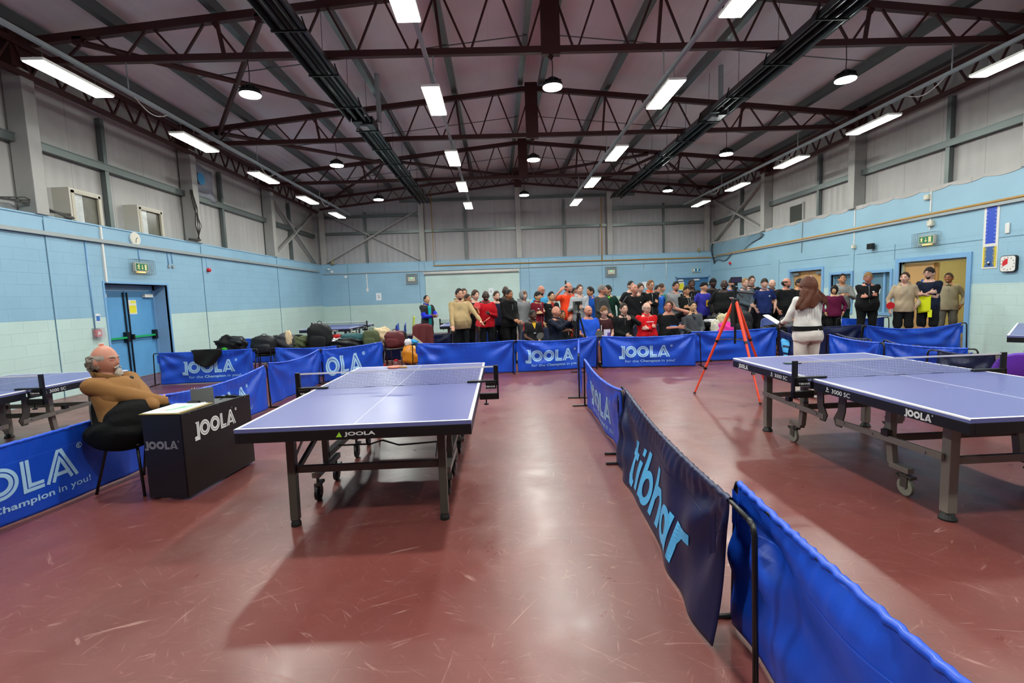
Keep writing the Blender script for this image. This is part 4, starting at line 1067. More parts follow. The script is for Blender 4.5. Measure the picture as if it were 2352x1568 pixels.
        for x, s in ((.17, -1), (W - .17, 1)):
            for (a, b) in ((.33, 1.29), (Lt - .33, 1.45)):
                z_ = .42
                MB().bar((x, a, z_), (x, b, .40 if True else 0), .022, .045).build('side_rail', M_tleg, t, bevel=.002)
            for yc in (1.30, 1.44):
                s2 = 1 if yc > 1.37 else -1
                MB().prism([(yc - 1.37 - s2 * .0, .36), (yc - 1.37 + s2 * .06, .36), (yc - 1.37 + s2 * .10, .50), (yc - 1.37 + s2 * .11, .66), (yc - 1.37 + s2 * .03, .66), (yc - 1.37 + s2 * .02, .5), (yc - 1.37 - s2 * .03, .42)][::s2], (x - .006, 1.37, 0), (0, 1, 0), (0, 0, 1), (1, 0, 0), .012).build('hinge_plate', M_tleg_d, t)
            for yy in (.45, .9, 1.2, 1.54, 1.84, 2.3):
                MB().lathe([(.009, -.018), (.009, .018)], c=(x, yy, .41), n=8, M=Matrix.Rotation(PI / 2, 3, 'Y')).build('bolt', M_chrome, t)
            for yy in (.78, Lt - .78): MB().bb(x - .02, x + .02, yy - .03, yy + .03, .43, .475).build('stop_block', M_apron, t)
        for y, s in ((.86, -1), (Lt - .86, 1)):
            for x, sx in ((.27, -1), (W - .27, 1)):
                m = MB().bar((x, y, zu + .05), (x, y, .40), .05, .055, (0, 1, 0)); m.bar((x, y, .42), (x, y + s * .03, .20), .045, .055, (0, 1, 0)); m.bar((x, y + s * .02, .19), (x - sx * -.0, y + s * .19, .19), .05, .04)
                m.build('castor_leg', M_tleg, t, bevel=.003)
                caster(t, x, y + s * .15, .0, True)
            MB().bb(.29, W - .29, y - .015, y + .015, .36, .41).build('cross_rail', M_tleg_d, t, bevel=.003)
    if not hasnet: return t, None
    # net set
    nt = thing('net', 'black net', 'net', (*loc, 0), rz, 'table tennis nets')
    yn = Lt / 2; x0, x1, h = -.1525, W + .1525, .1525
    if netmesh:
        m = MB(); step = .0135
        n = int((x1 - x0) / step)
        for i in range(n + 1):
            x = x0 + (x1 - x0) * i / n; m.add([(x - .0009, yn, H + .004), (x + .0009, yn, H + .004), (x + .0009, yn, H + h - .008), (x - .0009, yn, H + h - .008)], [(0, 1, 2, 3)])
        for j in range(11):
            z = H + .004 + (h - .014) * j / 10; m.add([(x0, yn - .0002, z - .0009), (x1, yn - .0002, z - .0009), (x1, yn - .0002, z + .0009), (x0, yn - .0002, z + .0009)], [(0, 1, 2, 3)])
        m.build('net_mesh', M_netb, nt)
    MB().bb(x0, x1, yn - .002, yn + .002, H + h - .014, H + h).build('net_tape', M_nettape, nt)
    for x, s in ((x0, 1), (x1, -1)):
        p = MB().bb(x - .022, x + .022, yn - .012, yn + .012, H - .03, H + h + .006).build('net_post', M_black, nt, bevel=.004)
        MB().bb(min(x, x + s * .27), max(x, x + s * .27), yn - .02, yn + .02, H + .002, H + .02).build('clamp_top', M_black, nt, bevel=.004)
        m = MB().bb(min(x - s * .02, x + s * .16), max(x - s * .02, x + s * .16), yn - .02, yn + .025, H - .16, H - .1025)
        m.bb(min(x - s * .02, x - s * .005), max(x - s * .02, x - s * .005), yn - .02, yn + .02, H - .16, H + .02)
        m.bb(min(x, x + s * .10), max(x, x + s * .10), yn - .022, yn + .022, H - .06, H + .0)
        m.build('clamp', M_black, nt, bevel=.003)
        MB().lathe([(.022, 0), (.022, .012), (.006, .014), (.006, .05)], c=(x + s * .1, yn, H - .21), n=12).build('clamp_screw', M_black, nt)
    m = MB(); m2 = MB()
    for (xa, F) in ((x0, lambda u, v: (u, yn - .0235, v)), (x1 - .13, lambda u, v: (u, yn - .0235, v))):
        put_text(m, 'TIBHAR', F, xa + .02, H - .045, .1, .016, bold=.02); put_text(m2, 'SMASH', F, xa + .03, H - .065, .085, .012)
    m.build('lettering', M_print, nt); m2.build('faint_lettering', mat('print_grey', '#77777c', .5), nt)
    if netmesh:
        m = MB()
        for k in (.33, .5, .72): x = k * W; m.bb(x - .05, x + .05, yn - .004, yn + .004, H + .0013, H + .004)
        m.build('net_clip', M_black, nt)
    return t, nt
tb, nt = table((-1.728, 3.077), -.0058, 'blue table tennis table in the centre foreground, bearing a green and white mark', 'A')
nt['label'] = 'black net with white tape on the centre foreground table'
tb, nt = table((2.655, 2.596), .0049, 'blue table tennis table on the right foreground, standing on grey wheelaway legs', 'B', logo='old')
nt['label'] = 'black net with white tape on the right foreground table'
tb, nt = table((-6.475, 3.74), 0, 'blue table tennis table at the left edge behind the seated umpire', 'B', logo='old')
nt['label'] = 'black net on the table at the left edge behind the umpire'
tb, nt = table((-6.1, 14.85), -.02, 'blue table tennis table far back on the left below the paper with the number 5', 'B', logo='old')
nt['label'] = 'small distant net on the far left table below the number 5'
tb, nt = table((-1.72, 14.1), 0, 'blue table tennis table mostly hidden behind the man in the tan hoodie', 'B', logo='old')
nt['label'] = 'net whose post shows just left of the man in the tan hoodie'
tb, nt = table((7.04, 6.44), R(-50), 'blue table tennis table cut off by the right edge beside the purple chair', 'B', logo='old', hasnet=False)

# ================================================================ BARRIERS
FABRICS = {'blue': mat('barrier_blue', '#134bc6', .38, spec=.5, bump=.12, bscale=18), 'navy': mat('barrier_navy', '#0c1740', .42, spec=.4, bump=.12, bscale=18)}
M_seam = {'blue': mat('seam_blue', '#2a5cd8', .4), 'navy': mat('seam_navy', '#0f1538', .5)}
M_logo = mat('logo_pale_blue', '#a4d0f2', .45)
M_logo2 = mat('logo_sky_blue', '#4fb4ee', .45)
def barrier(A, B, lab, color='blue', text=None, H=.67, sag=.03, seed=0, amp=1.0, over=.07, legs=(True, True), lean=0.0, nu=70, group='blue barriers', back=False, lx=.25, lscale=1.0, lz=0.0, bow=0.0, far=False, sagb=0.0):
    A = Vector((*A, 0)); B = Vector((*B, 0)); L = (B - A).length; rz = math.atan2(B.y - A.y, B.x - A.x)
    t = thing('barrier', lab, 'barrier', A, rz, group)
    rnd = random.Random(seed * 17 + 3); ph = [rnd.uniform(0, 6.28) for _ in range(8)]; fz = .66 / max(H, .1)
    def F(u, v):
        """u metres along, v metres up; front is local -y"""
        uu = max(0.0, min(1.0, u / L)); q = 4 * uu * (1 - uu)
        top = H - sag * q
        w = v / H; z = v * (1 - sag * q / H) if w > 0 else v
        d = H - v
        f = min(1.0, d / .10)
        n = .016 * math.sin(2 * PI * (u * .75 + .25 * w) + ph[0]) * f * (1 - .2 * w)
        n += .010 * math.sin(11 * u + 6 * v + ph[1] + 1.4 * math.sin(4 * u + ph[2])) * f
        for cx, cz, pp in ((0.0, H, ph[3]), (L, H, ph[4])):
            dx, dz = u - cx, cz - v; r = math.hypot(dx, dz) + 1e-6; a = math.atan2(dz, abs(dx))
            n += .022 * math.sin(9 * a + pp) * math.exp(-((r - .35) / .33) ** 2) * f
        rc = math.exp(-((u - L * (.35 + .3 * math.sin(ph[5]))) / (.22 * L)) ** 2)
        n += .014 * rc * math.sin(22 * (v + .5 * (uu - .5) ** 2 * 1.2) + ph[6]) * f * math.sin(PI * w)
        n *= amp
        g = math.exp(-((d - .0) / .035) ** 2)      # gathered sleeve
        n += .006 * math.sin(95 * u + 3 * math.sin(13 * u)) * g * .7
        n += .005 * math.sin(70 * u + ph[7]) * math.exp(-((d - .07) / .05) ** 2)
        z += -.004 * g * abs(math.sin(48 * u + 2 * math.sin(9 * u)))
        n += bow * q * (1 - .5 * w) + lean * v
        if sagb and w < .3: z -= 0
        return Vector((u, -.006 - n * 1.0, z))
    m = MB()
    z0 = .015
    nv = 26 if not far else 14
    m.grid(lambda a, b: F(a * L, z0 + b * (H - z0)), nu if not far else 30, nv, .006)
    cl = m.build('banner_cloth', FABRICS[color], t, smooth=True)
    # rolled sleeve around the top rod
    m = MB(); nn = nu
    vs = []; k = 8
    for i in range(nn + 1):
        u = L * i / nn; c = F(u, H); r = .0155 + .0012 * math.sin(110 * u + 2 * math.sin(17 * u))
        for j in range(k):
            a = 2 * PI * j / k; vs.append(c + Vector((0, .008 + r * math.cos(a), -.012 + r * math.sin(a))))
    fs = [(i*k + j, (i+1)*k + j, (i+1)*k + (j+1) % k, i*k + (j+1) % k) for i in range(nn) for j in range(k)]
    m.add(vs, fs); m.build('sleeve', FABRICS[color], t, smooth=True)
    m = MB(); sgn = 1 if back else -1
    def S(u, v, off=.0035):
        p = F(u, v); e = .006
        du = F(min(u + e, L), v) - F(max(u - e, 0), v); dv = F(u, v + e) - F(u, v - e)
        nn_ = du.cross(dv); nn_.normalize()       # points to local -y
        return p + nn_ * off if not back else p - nn_ * (off + .006)
    sw = []
    m.grid(lambda a, b: S(.01 + a * (L - .02), H - .165 + b * .006, .0022), nu, 1)
    m.build('seam', M_seam[color], t)
    if text:
        fl = (lambda u, v: S(L - u, v)) if back else (lambda u, v: S(u, v))
        m = MB()
        if text == 'tag':
            h = .25 * lscale; w = 4.5 * h
            inline_logo(m, fl, lx, .22 + lz, h, .95); m.build('logo', M_logo, t)
            m = MB(); put_text(m, 'for the', fl, lx + .12, .115 + lz, .28 * lscale, .055 * lscale, bold=.004)
            put_text(m, 'Champion', fl, lx + .12 + .31 * lscale, .10 + lz, .40 * lscale, .07 * lscale, bold=.022); put_text(m, 'in you!', fl, lx + .12 + .74 * lscale, .10 + lz, .26 * lscale, .07 * lscale, bold=.004)
            m.build('slogan', M_logo, t)
        elif text == 'big':
            h = .36 * lscale; inline_logo(m, fl, lx, .12 + lz, h, .88, True, 2); m.build('logo', M_logo, t)
        elif text == 'italic':
            k = .272 * lscale / 1.16
            I = lambda u, v: fl(lx + k * (u + .30 * v), .135 + lz + k * .92 * v)
            ci = lambda cx, cy, rx, ry: [(cx + rx * math.cos(2 * PI * i / 24), cy + ry * math.sin(2 * PI * i / 24)) for i in range(25)]
            st = .1; w = .25
            for pts in ([(.3, 1.5), (.3, .22), (.42, .04), (.62, .0)], [(.0, 1.02), (.66, 1.02)], [(.95, .0), (.95, 1.04)], [(1.38, .0), (1.38, 1.55)], ci(1.76, .5, .36, .44), [(2.45, .0), (2.45, 1.55)],
                        [(2.45, .62), (2.66, .92), (2.92, .98), (3.08, .78), (3.08, .0)], ci(3.70, .48, .34, .42), [(4.08, .0), (4.08, 1.04)], [(4.52, .0), (4.52, 1.04)], [(4.52, .6), (4.72, .92), (5.12, .98)]):
                stroke(m, I, pts, w, st)
            stroke(m, I, [(.86, 1.36), (1.06, 1.36)], .24, st)
            m.build('logo', M_logo2, t)

        elif text == 'E':
            m.grid(lambda a, b: S(lx + .30 * a, .12 + .42 * b, .012), 6, 8)
            m.build('logo_block', M_logo2, t)
            m = MB()
            for zc in (.38, .25): m.grid(lambda a, b: S(lx + .12 + .18 * a, zc + .04 * b, .016), 3, 1)
            m.build('logo_gaps', M_seam['navy'], t)
    # frame
    r = .0115
    MB().tube([(-over if legs[0] else 0, F(0, H).y + .008, H - .012)] + [F(L * k / 24, H) + Vector((0, .008, -.014)) for k in range(25)] + [(L + (over if legs[1] else 0), F(L, H).y + .008, H - .012)], .0095, 8).build('top_rod', M_black, t, smooth=True)
    for e, (on, x, s) in enumerate(((legs[0], -over, -1), (legs[1], L + over, 1))):
        if not on: continue
        yl = F(0 if e == 0 else L, H).y + .008
        l = MB().tube([(x + s * -.02, yl, H - .012), (x + s * .012, yl, H - .018), (x + s * .028, yl, H - .05), (x + s * .05, yl, .012)], r, 8).build('leg', M_black, t, smooth=True)
        MB().tube([(x + s * .05, yl - .17, .012), (x + s * .05, yl + .17, .012)], r, 8).build('foot_bar', M_black, l)
    if not far:
        for u in (.0, L):
            s = -1 if u == 0 else 1
            m = MB()
            m.grid(lambda a, b: (u + s * (-.02 + .06 * a), .012 + .012 * math.sin(3 * a), H - .10 - .16 * b + .05 * a), 4, 4, .002)
            m.build('tie_tab', FABRICS[color], t)
    return t
BG = 'blue cloth barriers'; NG = 'navy cloth barriers'
barrier((-1.68, 9.84), (.32, 9.67), 'plain blue barrier behind the centre table, in front of the tan hoodie', seed=1, group=BG, amp=.8, legs=(True, False))
barrier((.36, 9.64), (2.03, 9.90), 'blue lettered barrier behind the black phone tripod', text='tag', lx=.16, seed=2, group=BG, amp=1.1, over=.05, sag=.05)
barrier((2.12, 9.83), (3.96, 9.58), 'blue lettered barrier in front of the seated man in red', text='tag', lx=.34, seed=3, group=BG, amp=1.0, sag=.04)
barrier((4.08, 10.06), (6.02, 10.25), 'plain blue barrier behind the orange tripod', seed=4, group=BG, amp=1.3, sag=.02)
barrier((1.18, 6.42), (1.13, 4.30), 'blue lettered barrier running away between the two foreground tables', text='tag', lx=.35, lscale=1.15, lz=-.03, seed=5, group=BG, amp=.7, sag=.07, over=.05, lean=.05)
barrier((1.03, 4.22), (.85, 1.92), 'navy barrier with sky blue italic lettering in the foreground', 'navy', 'italic', seed=6, group=NG, amp=.9, sag=.05, lx=.50, lscale=1.16, over=.20, nu=110, H=.68, lean=-.13, lz=-.055)
barrier((1.02, 2.05), (.98, -.30), 'plain blue barrier in the bottom right foreground', seed=7, group=BG, amp=1.15, nu=120, H=.69, sag=.05, lean=-.04, over=.01)
barrier((-3.82, 2.35), (-3.46, 4.88), 'blue lettered barrier in the left foreground behind the chair of the umpire', text='tag', seed=8, group=BG, amp=.7, sag=.05, lx=.62, lscale=1.05, nu=110, H=.66, legs=(False, True))
barrier((-3.56, 5.00), (-3.50, 7.16), 'blue lettered barrier rising behind the black desk', text='tag', seed=9, group=BG, amp=1.0, sag=.07, lx=.55, lscale=1.1, nu=90, H=.67)
barrier((-3.56, 7.42), (-3.48, 9.32), 'plain blue barrier left of the net of the centre table', seed=10, group=BG, amp=1.1, sag=.07, H=.68)
barrier((-3.44, 9.38), (-2.60, 10.68), 'blue barrier with large lettering beyond the left net post', text='big', lx=-.50, lscale=1.08, lz=-.01, seed=11, group=BG, amp=.6, H=.66, sag=.02)
barrier((-6.92, 9.9), (-5.12, 10.06), 'blue lettered barrier in front of the blue doors on the left', text='tag', lx=.42, seed=12, group=BG, amp=.9, H=.67, sag=.01)
barrier((-4.72, 10.2), (-3.4, 10.1), 'short blue barrier behind the bend on the left', seed=13, group=BG, far=True, H=.66)
barrier((-7.4, 13.2), (-5.0, 12.9), 'blue barrier behind the piled bags on the left', seed=14, group=BG, far=True, H=.7)
barrier((-4.9, 12.9), (-3.3, 12.6), 'blue barrier behind the black rucksack', seed=15, group=BG, far=True, H=.7)
barrier((-3.1, 12.5), (-1.2, 12.3), 'navy barrier behind the maroon coat on the chair', 'navy', seed=16, group=NG, far=True, H=.68)
barrier((-1.12, 12.1), (.2, 12.0), 'blue barrier behind the legs of the tan hoodie man', seed=31, group=BG, far=True, H=.7)
for k in range(4):
    barrier((-3.85 + .32 * k, 18.6 - .25 * k), (-3.6 + .32 * k, 17.0 - .1 * k), 'small distant blue barrier behind the man with the bat, %s of four' % ('leftmost', 'second from left', 'third from left', 'rightmost')[k], seed=17 + k, group=BG, far=True, H=.7)
barrier((6.18, 10.1), (7.62, 9.86), 'navy barrier between the white clad woman and the blue one at right', 'navy', seed=22, group=NG, far=True, H=.7, legs=(False, True))
barrier((5.66, 9.46), (5.38, 8.35), 'navy barrier with a sky blue block left of the woman in white', 'navy', 'E', lx=.18, seed=21, group=NG, H=.68, far=True, back=False)
barrier((5.84, 8.30), (5.62, 6.9), 'blue barrier right of the waist of the woman in white', seed=23, group=BG, H=.68, sag=.03)
barrier((5.66, 6.86), (6.0, 5.95), 'blue barrier behind the net of the right table', seed=24, group=BG, H=.68, sag=.02)
barrier((7.62, 9.72), (9.42, 9.5), 'large blue barrier in front of the open doorway', seed=25, group=BG, H=.69, sag=.10, amp=1.3)
barrier((6.02, 8.35), (5.86, 7.45), 'navy barrier end showing above the blue one, nearer the woman in white', 'navy', seed=26, group=NG, far=True, H=.68)
barrier((6.05, 7.3), (5.90, 6.6), 'navy barrier end showing below the large blue one', 'navy', seed=27, group=NG, far=True, H=.66)
barrier((5.55, 5.9), (5.80, 5.42), 'dark barrier behind the right net post', 'navy', seed=28, group=NG, far=True, H=.68)
barrier((8.3, 11.4), (9.2, 11.2), 'blue folded barrier standing beside the man in the black tracksuit', seed=29, group=BG, far=True, H=.74)

# ================================================================ SEATS, DESK, STANDS
def shell_chair(name, lab, p, rz, col, leg=None, group=None, w=.46):
    """moulded shell chair; faces local -y"""
    t = thing(name, lab, 'chair', (*p, 0), rz, group); leg = leg or M_black
    def F(a, b):      # b: 0 front edge of the seat .. 1 top of the back
        x = (a - .5) * w * (1.0 if b < .5 else 1.0 - .22 * ((b - .5) / .5) ** 2)
        side = (2 * abs(a - .5)) ** 3
        if b < .5:
            s = b / .5; y = -.23 + .42 * s; z = .44 - .02 * math.sin(PI * s) + .03 * side - .02 * (1 - s) ** 3
        else:
            s = (b - .5) / .5; y = .19 + .10 * s + .03 * math.sin(PI * s) * (1 - side) - .05 * side; z = .44 + .38 * s + .0 - .05 * side * s * s * 1.2
            if s < .25: z -= .0; y -= .03 * (1 - s / .25)
        return (x, y, z)
    m = MB().grid(F, 14, 24, .012); m.build('seat_shell', col, t, smooth=True)
    for s in (-1, 1):
        MB().tube([(s * .17, -.12, .425), (s * .19, -.17, .40), (s * .235, -.24, .0)], .012, 8).build('leg', leg, t, smooth=True)
        MB().tube([(s * .17, .10, .425), (s * .19, .13, .40), (s * .225, .24, .0)], .012, 8).build('leg', leg, t, smooth=True)
        MB().tube([(s * .17, -.12, .425), (s * .17, .10, .425)], .011, 8).build('seat_rail', leg, t)
    MB().tube([(-.17, -.1, .42), (.17, -.1, .42)], .011, 8).build('cross_bar', leg, t)
    return t
M_chair_black = mat('chair_black', '#16191b', .5); M_chair_blue = mat('chair_blue', '#4b5a96', .45); M_chair_purple = mat('chair_purple', '#6a35b8', .4)
shell_chair('umpire_chair', 'black shell chair the umpire sits on, left foreground', (-3.20, 4.24), R(80), M_chair_black, group=None, w=.48)
shell_chair('shell_chair', 'purple shell chair at the right edge behind the net', (5.22, 4.78), R(160), M_chair_purple, mat('chair_leg_grey', '#8b8b8c', .3, .6))
shell_chair('shell_chair', 'small purple chair right of the woman in white', (7.35, 11.0), R(15), M_chair_purple, MATS['chair_leg_grey'])
shell_chair('shell_chair', 'blue chair with an empty back below the navy shirted teenager', (6.45, 11.05), R(0), M_chair_blue, MATS['chair_leg_grey'])
shell_chair('shell_chair', 'grey chair under a coat left of the paper held by the woman in white', (6.95, 11.1), R(5), mat('chair_grey', '#55585c', .5), MATS['chair_leg_grey'])

# umpire desk: black boards, open towards the umpire
t = thing('umpire_desk', 'black umpire desk with white lettering beside the centre table', 'desk', (-2.73, 3.86, 0), R(-6))
MB().bb(-.17, .17, 0, .018, .02, .70).build('end_panel', mat('desk_black', '#0b0c12', .45), t, bevel=.002)
m = MB(); m.prism([(0, .02), (.88, .02), (.88, .69), (0, .71)], (.155, 0, 0), (0, 1, 0), (0, 0, 1), (1, 0, 0), .018); m.build('side_panel', mat('desk_brown_black', '#15100f', .4), t, bevel=.002)
MB().bb(-.17, .155, .86, .878, .02, .68).build('end_panel', MATS['desk_black'], t)
MB().bb(-.17, .155, .018, .86, .645, .66).build('desktop', mat('desk_grey', '#474a4c', .5), t)
MB().bb(-.17, -.155, .018, .86, .56, .645).build('edge_rail', MATS['desk_black'], t)
m = MB()
for y, z in ((.08, .69), (.42, .685), (.8, .675), (.6, .62)): m.bb(.173, .175, y, y + .008, z, z + .008)
m.build('screw_heads', M_chrome, t)
for y in (.95,): MB().rbox((-.02, .89, .16), (.1, .06, .26), .02).build('trolley_wheel', M_rubber, t)
MB().bb(-.0, .1, .885, .925, .2, .32).build('red_reflector', mat('dark_red_plastic', '#5a1416', .4), t)
m = MB(); inline_logo(m, lambda u, v: (u, -.0015, v), -.165, .425, .066, 1.0); m.build('end_lettering', mat('print_grey2', '#85858f', .5), t)
m = MB(); inline_logo(m, lambda u, v: (.1745, u, v), .12, .47, .135, .9); m.build('side_lettering', M_print, t)
DK = (-2.73, 3.86)
def dk(x, y, z=.66):
    c, s = math.cos(R(-6)), math.sin(R(-6)); return (DK[0] + x * c - y * s, DK[1] + x * s + y * c, z)
t = thing('clipboard', 'clipboard with a white score sheet on the near end of the black desk', 'clipboard', dk(-.02, .20, .712), R(-6))
MB().box((0, .0, 0), (.34, .40, .006)).build('board', mat('hardboard', '#8d7a45', .6), t); MB().box((-.01, .0, .0045), (.30, .36, .003)).build('score_sheet', mat('sheet_white', '#d9dfe0', .6), t)
MB().box((.05, .05, .0065), (.10, .16, .001)).build('green_print', mat('print_green', '#9fd3ae', .6), t); MB().box((-.05, -.07, .0065), (.10, .06, .001)).build('red_print', mat('print_red', '#e0aeb0', .6), t)
MB().box((0, .19, .012), (.1, .03, .02)).build('clip', M_black, t)
t = thing('pen', 'thin pen lying on the score sheet', 'pen', dk(.0, .16, .722), R(60))
MB().tube([(-.07, 0, 0), (.07, 0, 0)], .0045, 8).build('barrel', MATS['print_green'], t); MB().tube([(.07, 0, 0), (.08, 0, 0)], .003, 6, .0008).build('tip', M_chrome, t)
t = thing('scoreboard', 'black flip scoreboard with white lettering on the umpire desk', 'scoreboard', dk(-.02, .50, .66), R(32)); t.scale = (.72, .72, 1.0)
MB().prism([(-.10, 0), (.10, 0), (.015, .165), (-.015, .165)], (-.12, 0, 0), (0, 1, 0), (0, 0, 1), (1, 0, 0), .24).build('easel', mat('scoreboard_black', '#1a1c1d', .35), t, bevel=.002)
m = MB()
for k in range(9): m.tube([(-.10 + k * .025, -.012, .162), (-.10 + k * .025, -.004, .178), (-.10 + k * .025, .01, .166)], .002, 6)
m.build('binding_rings', M_chrome, t)
m = MB(); nrm = Vector((0, -.165, .085)).normalized()
FS = lambda u, v: tuple(Vector((u, -.10, 0)) + Vector((0, .085, .165)).normalized() * v + Vector((0, -.889, .458)) * .002)
put_text(m, 'TSP', FS, -.06, .02, .09, .035, bold=.03, shear=.2); m.add([FS(-.1, .02), FS(-.085, .02), FS(-.075, .055), FS(-.09, .055)], [(0, 1, 2, 3)]); m.build('lettering', M_print, t)
t = thing('cable_tangle', 'loose black cable on the far end of the black desk', 'cable', dk(.05, .74, .66))
MB().tube([(-.08, 0, .01), (-.03, .04, .04), (0, 0, .06), (.03, -.03, .05), (.05, .02, .06), (.09, .05, .02), (.02, .08, .03), (-.04, .02, .05)], .004, 6).build('cord', M_black, t, smooth=True)

def tripod(lab, p, top, spread, col, col2, head, feet, nlegs_seg=3, r=.014, group=None):
    t = thing('tripod', lab, 'tripod', (*p, 0), 0, group); H = top
    MB().tube([(0, 0, H * .52), (0, 0, H + .02)], r * 1.1, 10).build('centre_column', M_black, t)
    m = MB().lathe([(.03, 0), (.045, .02), (.045, .07), (.03, .09)], c=(0, 0, H - .14), n=14); m.build('shoulder', M_black, t)
    for f in feet:
        f = Vector((f[0] - p[0], f[1] - p[1], 0)); a = Vector((f.x * .04, f.y * .04, H - .1)); 
        P = lambda k: a.lerp(f + Vector((0, 0, .02)), k)
        l = MB().tube([P(0), P(.42)], r * 1.5, 10).build('leg', col2, t)
        MB().tube([P(.42), P(.72)], r * 1.15, 10).build('middle_section', col, l); MB().tube([P(.72), P(.99)], r * .85, 10).build('lower_section', col, l)
        m = MB()
        for k in (.42, .72): m.tube([P(k - .012), P(k + .012)], r * 1.8, 10)
        m.build('leg_lock', M_black, l); MB().ell(tuple(P(1.0)), (.02, .02, .016), 10, 6).build('foot', M_rubber, l)
        q = P(.40); MB().tube([(0, 0, H * .56), q], r * .45, 6).build('spreader', M_black, l)
    m = MB().tube([(0, 0, H), (0, 0, H + .08)], .022, 10); m.tube([(0, 0, H + .04), (.10, -.02, H - .04)], .008, 8); m.box((0, 0, H + .09), (.05, .05, .03))
    m.build('pan_head', M_black, t)
    return t
tp = tripod('orange legged tripod carrying a phone in front of the people', (3.37, 6.75), 1.46, .5, mat('tripod_orange', '#e2401a', .35), MATS['tripod_orange'], None, [(2.88, 6.98), (3.42, 6.16), (4.02, 7.05)], r=.015)
MB().tube([(-.03, 0, 1.0), (-.015, 0, 1.40)], .035, 10).build('foam_grip', M_rubber, tp); MB().tube([(.035, -.03, 1.05), (.02, -.01, 1.40)], .03, 10).build('foam_grip', M_rubber, tp)
MB().tube([(.0, .0, 1.5), (.24, -.08, 1.46)], .012, 8).build('pan_handle', M_rubber, tp)
t = thing('smartphone', 'black phone filming on top of the orange tripod', 'phone', (3.37, 6.73, 1.665), R(3))
MB().rbox((0, 0, 0), (.165, .082, .010), .012).xf(Matrix.Rotation(PI / 2, 4, 'X')).build('body', M_black, t); MB().box((0, -.0065, 0), (.15, .002, .068)).build('screen', mat('screen_dim', '#2a2236', .2, vary=.8, vscale=30, emit='#4a3d63', estr=.4), t)
MB().box((0, .01, -.06), (.04, .03, .05)).build('clamp', M_black, t)
tp = tripod('thin black tripod with a phone behind the lettered barrier, before the person in bright blue', (1.69, 10.08), 1.22, .4, M_black, M_black, None, [(1.42, 10.06), (1.97, 10.0), (1.66, 10.2)], r=.013) 
t = thing('smartphone', 'small black phone on the thin black tripod', 'phone', (1.69, 10.06, 1.36), R(-4))
MB().rbox((0, 0, 0), (.15, .075, .012), .01).xf(Matrix.Rotation(PI / 2, 4, 'X')).build('body', M_black, t); MB().box((.05, -.008, .01), (.02, .003, .02)).build('lens', M_chrome, t)
MB().box((0, .01, -.05), (.03, .03, .04)).build('clamp', M_black, t)
barrier((1.18, 7.12), (1.55, 9.3), 'blue barrier seen edge on between the centre table and the far lettered barriers', seed=41, group=BG, sag=.02, over=.04)

def bat(p, rot, lab, top=M_red, r=.078, group='table tennis bats', hand=None):
    t = thing('bat', lab, 'bat', p, 0, group); t.rotation_euler = rot
    M_bw = mat('bat_wood', '#b98d55', .5); M_bk = mat('bat_black', '#121113', .5)
    pts = [(r * math.cos(a), r * 1.02 * math.sin(a)) for a in [R(-68 + 316 * k / 28) for k in range(29)]]
    MB().prism([(a, b) for a, b in pts], (0, 0, -.003), (1, 0, 0), (0, 1, 0), (0, 0, 1), .006).build('blade', M_bw, t)
    MB().prism(pts, (0, 0, .003), (1, 0, 0), (0, 1, 0), (0, 0, 1), .004).build('rubber', top, t); MB().prism(pts, (0, 0, -.007), (1, 0, 0), (0, 1, 0), (0, 0, 1), .004).build('rubber', top, t)
    MB().rbox((0, -r - .045, 0), (.026, .10, .022), .01).build('handle', M_bw, t, bevel=.004)
    return t
bat((-1.25, 5.66, .771), (0, 0, R(70)), 'red rubber bat lying on the far left corner of the centre table', mat('bat_red', '#d2553f', .4))
t = thing('smartphone', 'phone lying on the right table near its net', 'phone', (2.98, 4.78, .7612), R(80))
MB().rbox((0, 0, .004), (.075, .155, .008), .012).build('body', M_black, t); MB().box((0, 0, .0085), (.066, .14, .001)).build('screen', mat('screen_green', '#3f7d6a', .2, vary=.8, vscale=40), t)
bl = (('small white crumb on the near half of the right table, left one', 3.3, 3.42), ('small white crumb on the near half of the right table, right one', 3.5, 3.2))
for lab, x, y in bl: tag(MB().ell((x, y, .7625), (.004, .004, .0015), 8, 4).build('crumb', M_white), lab, 'crumb')
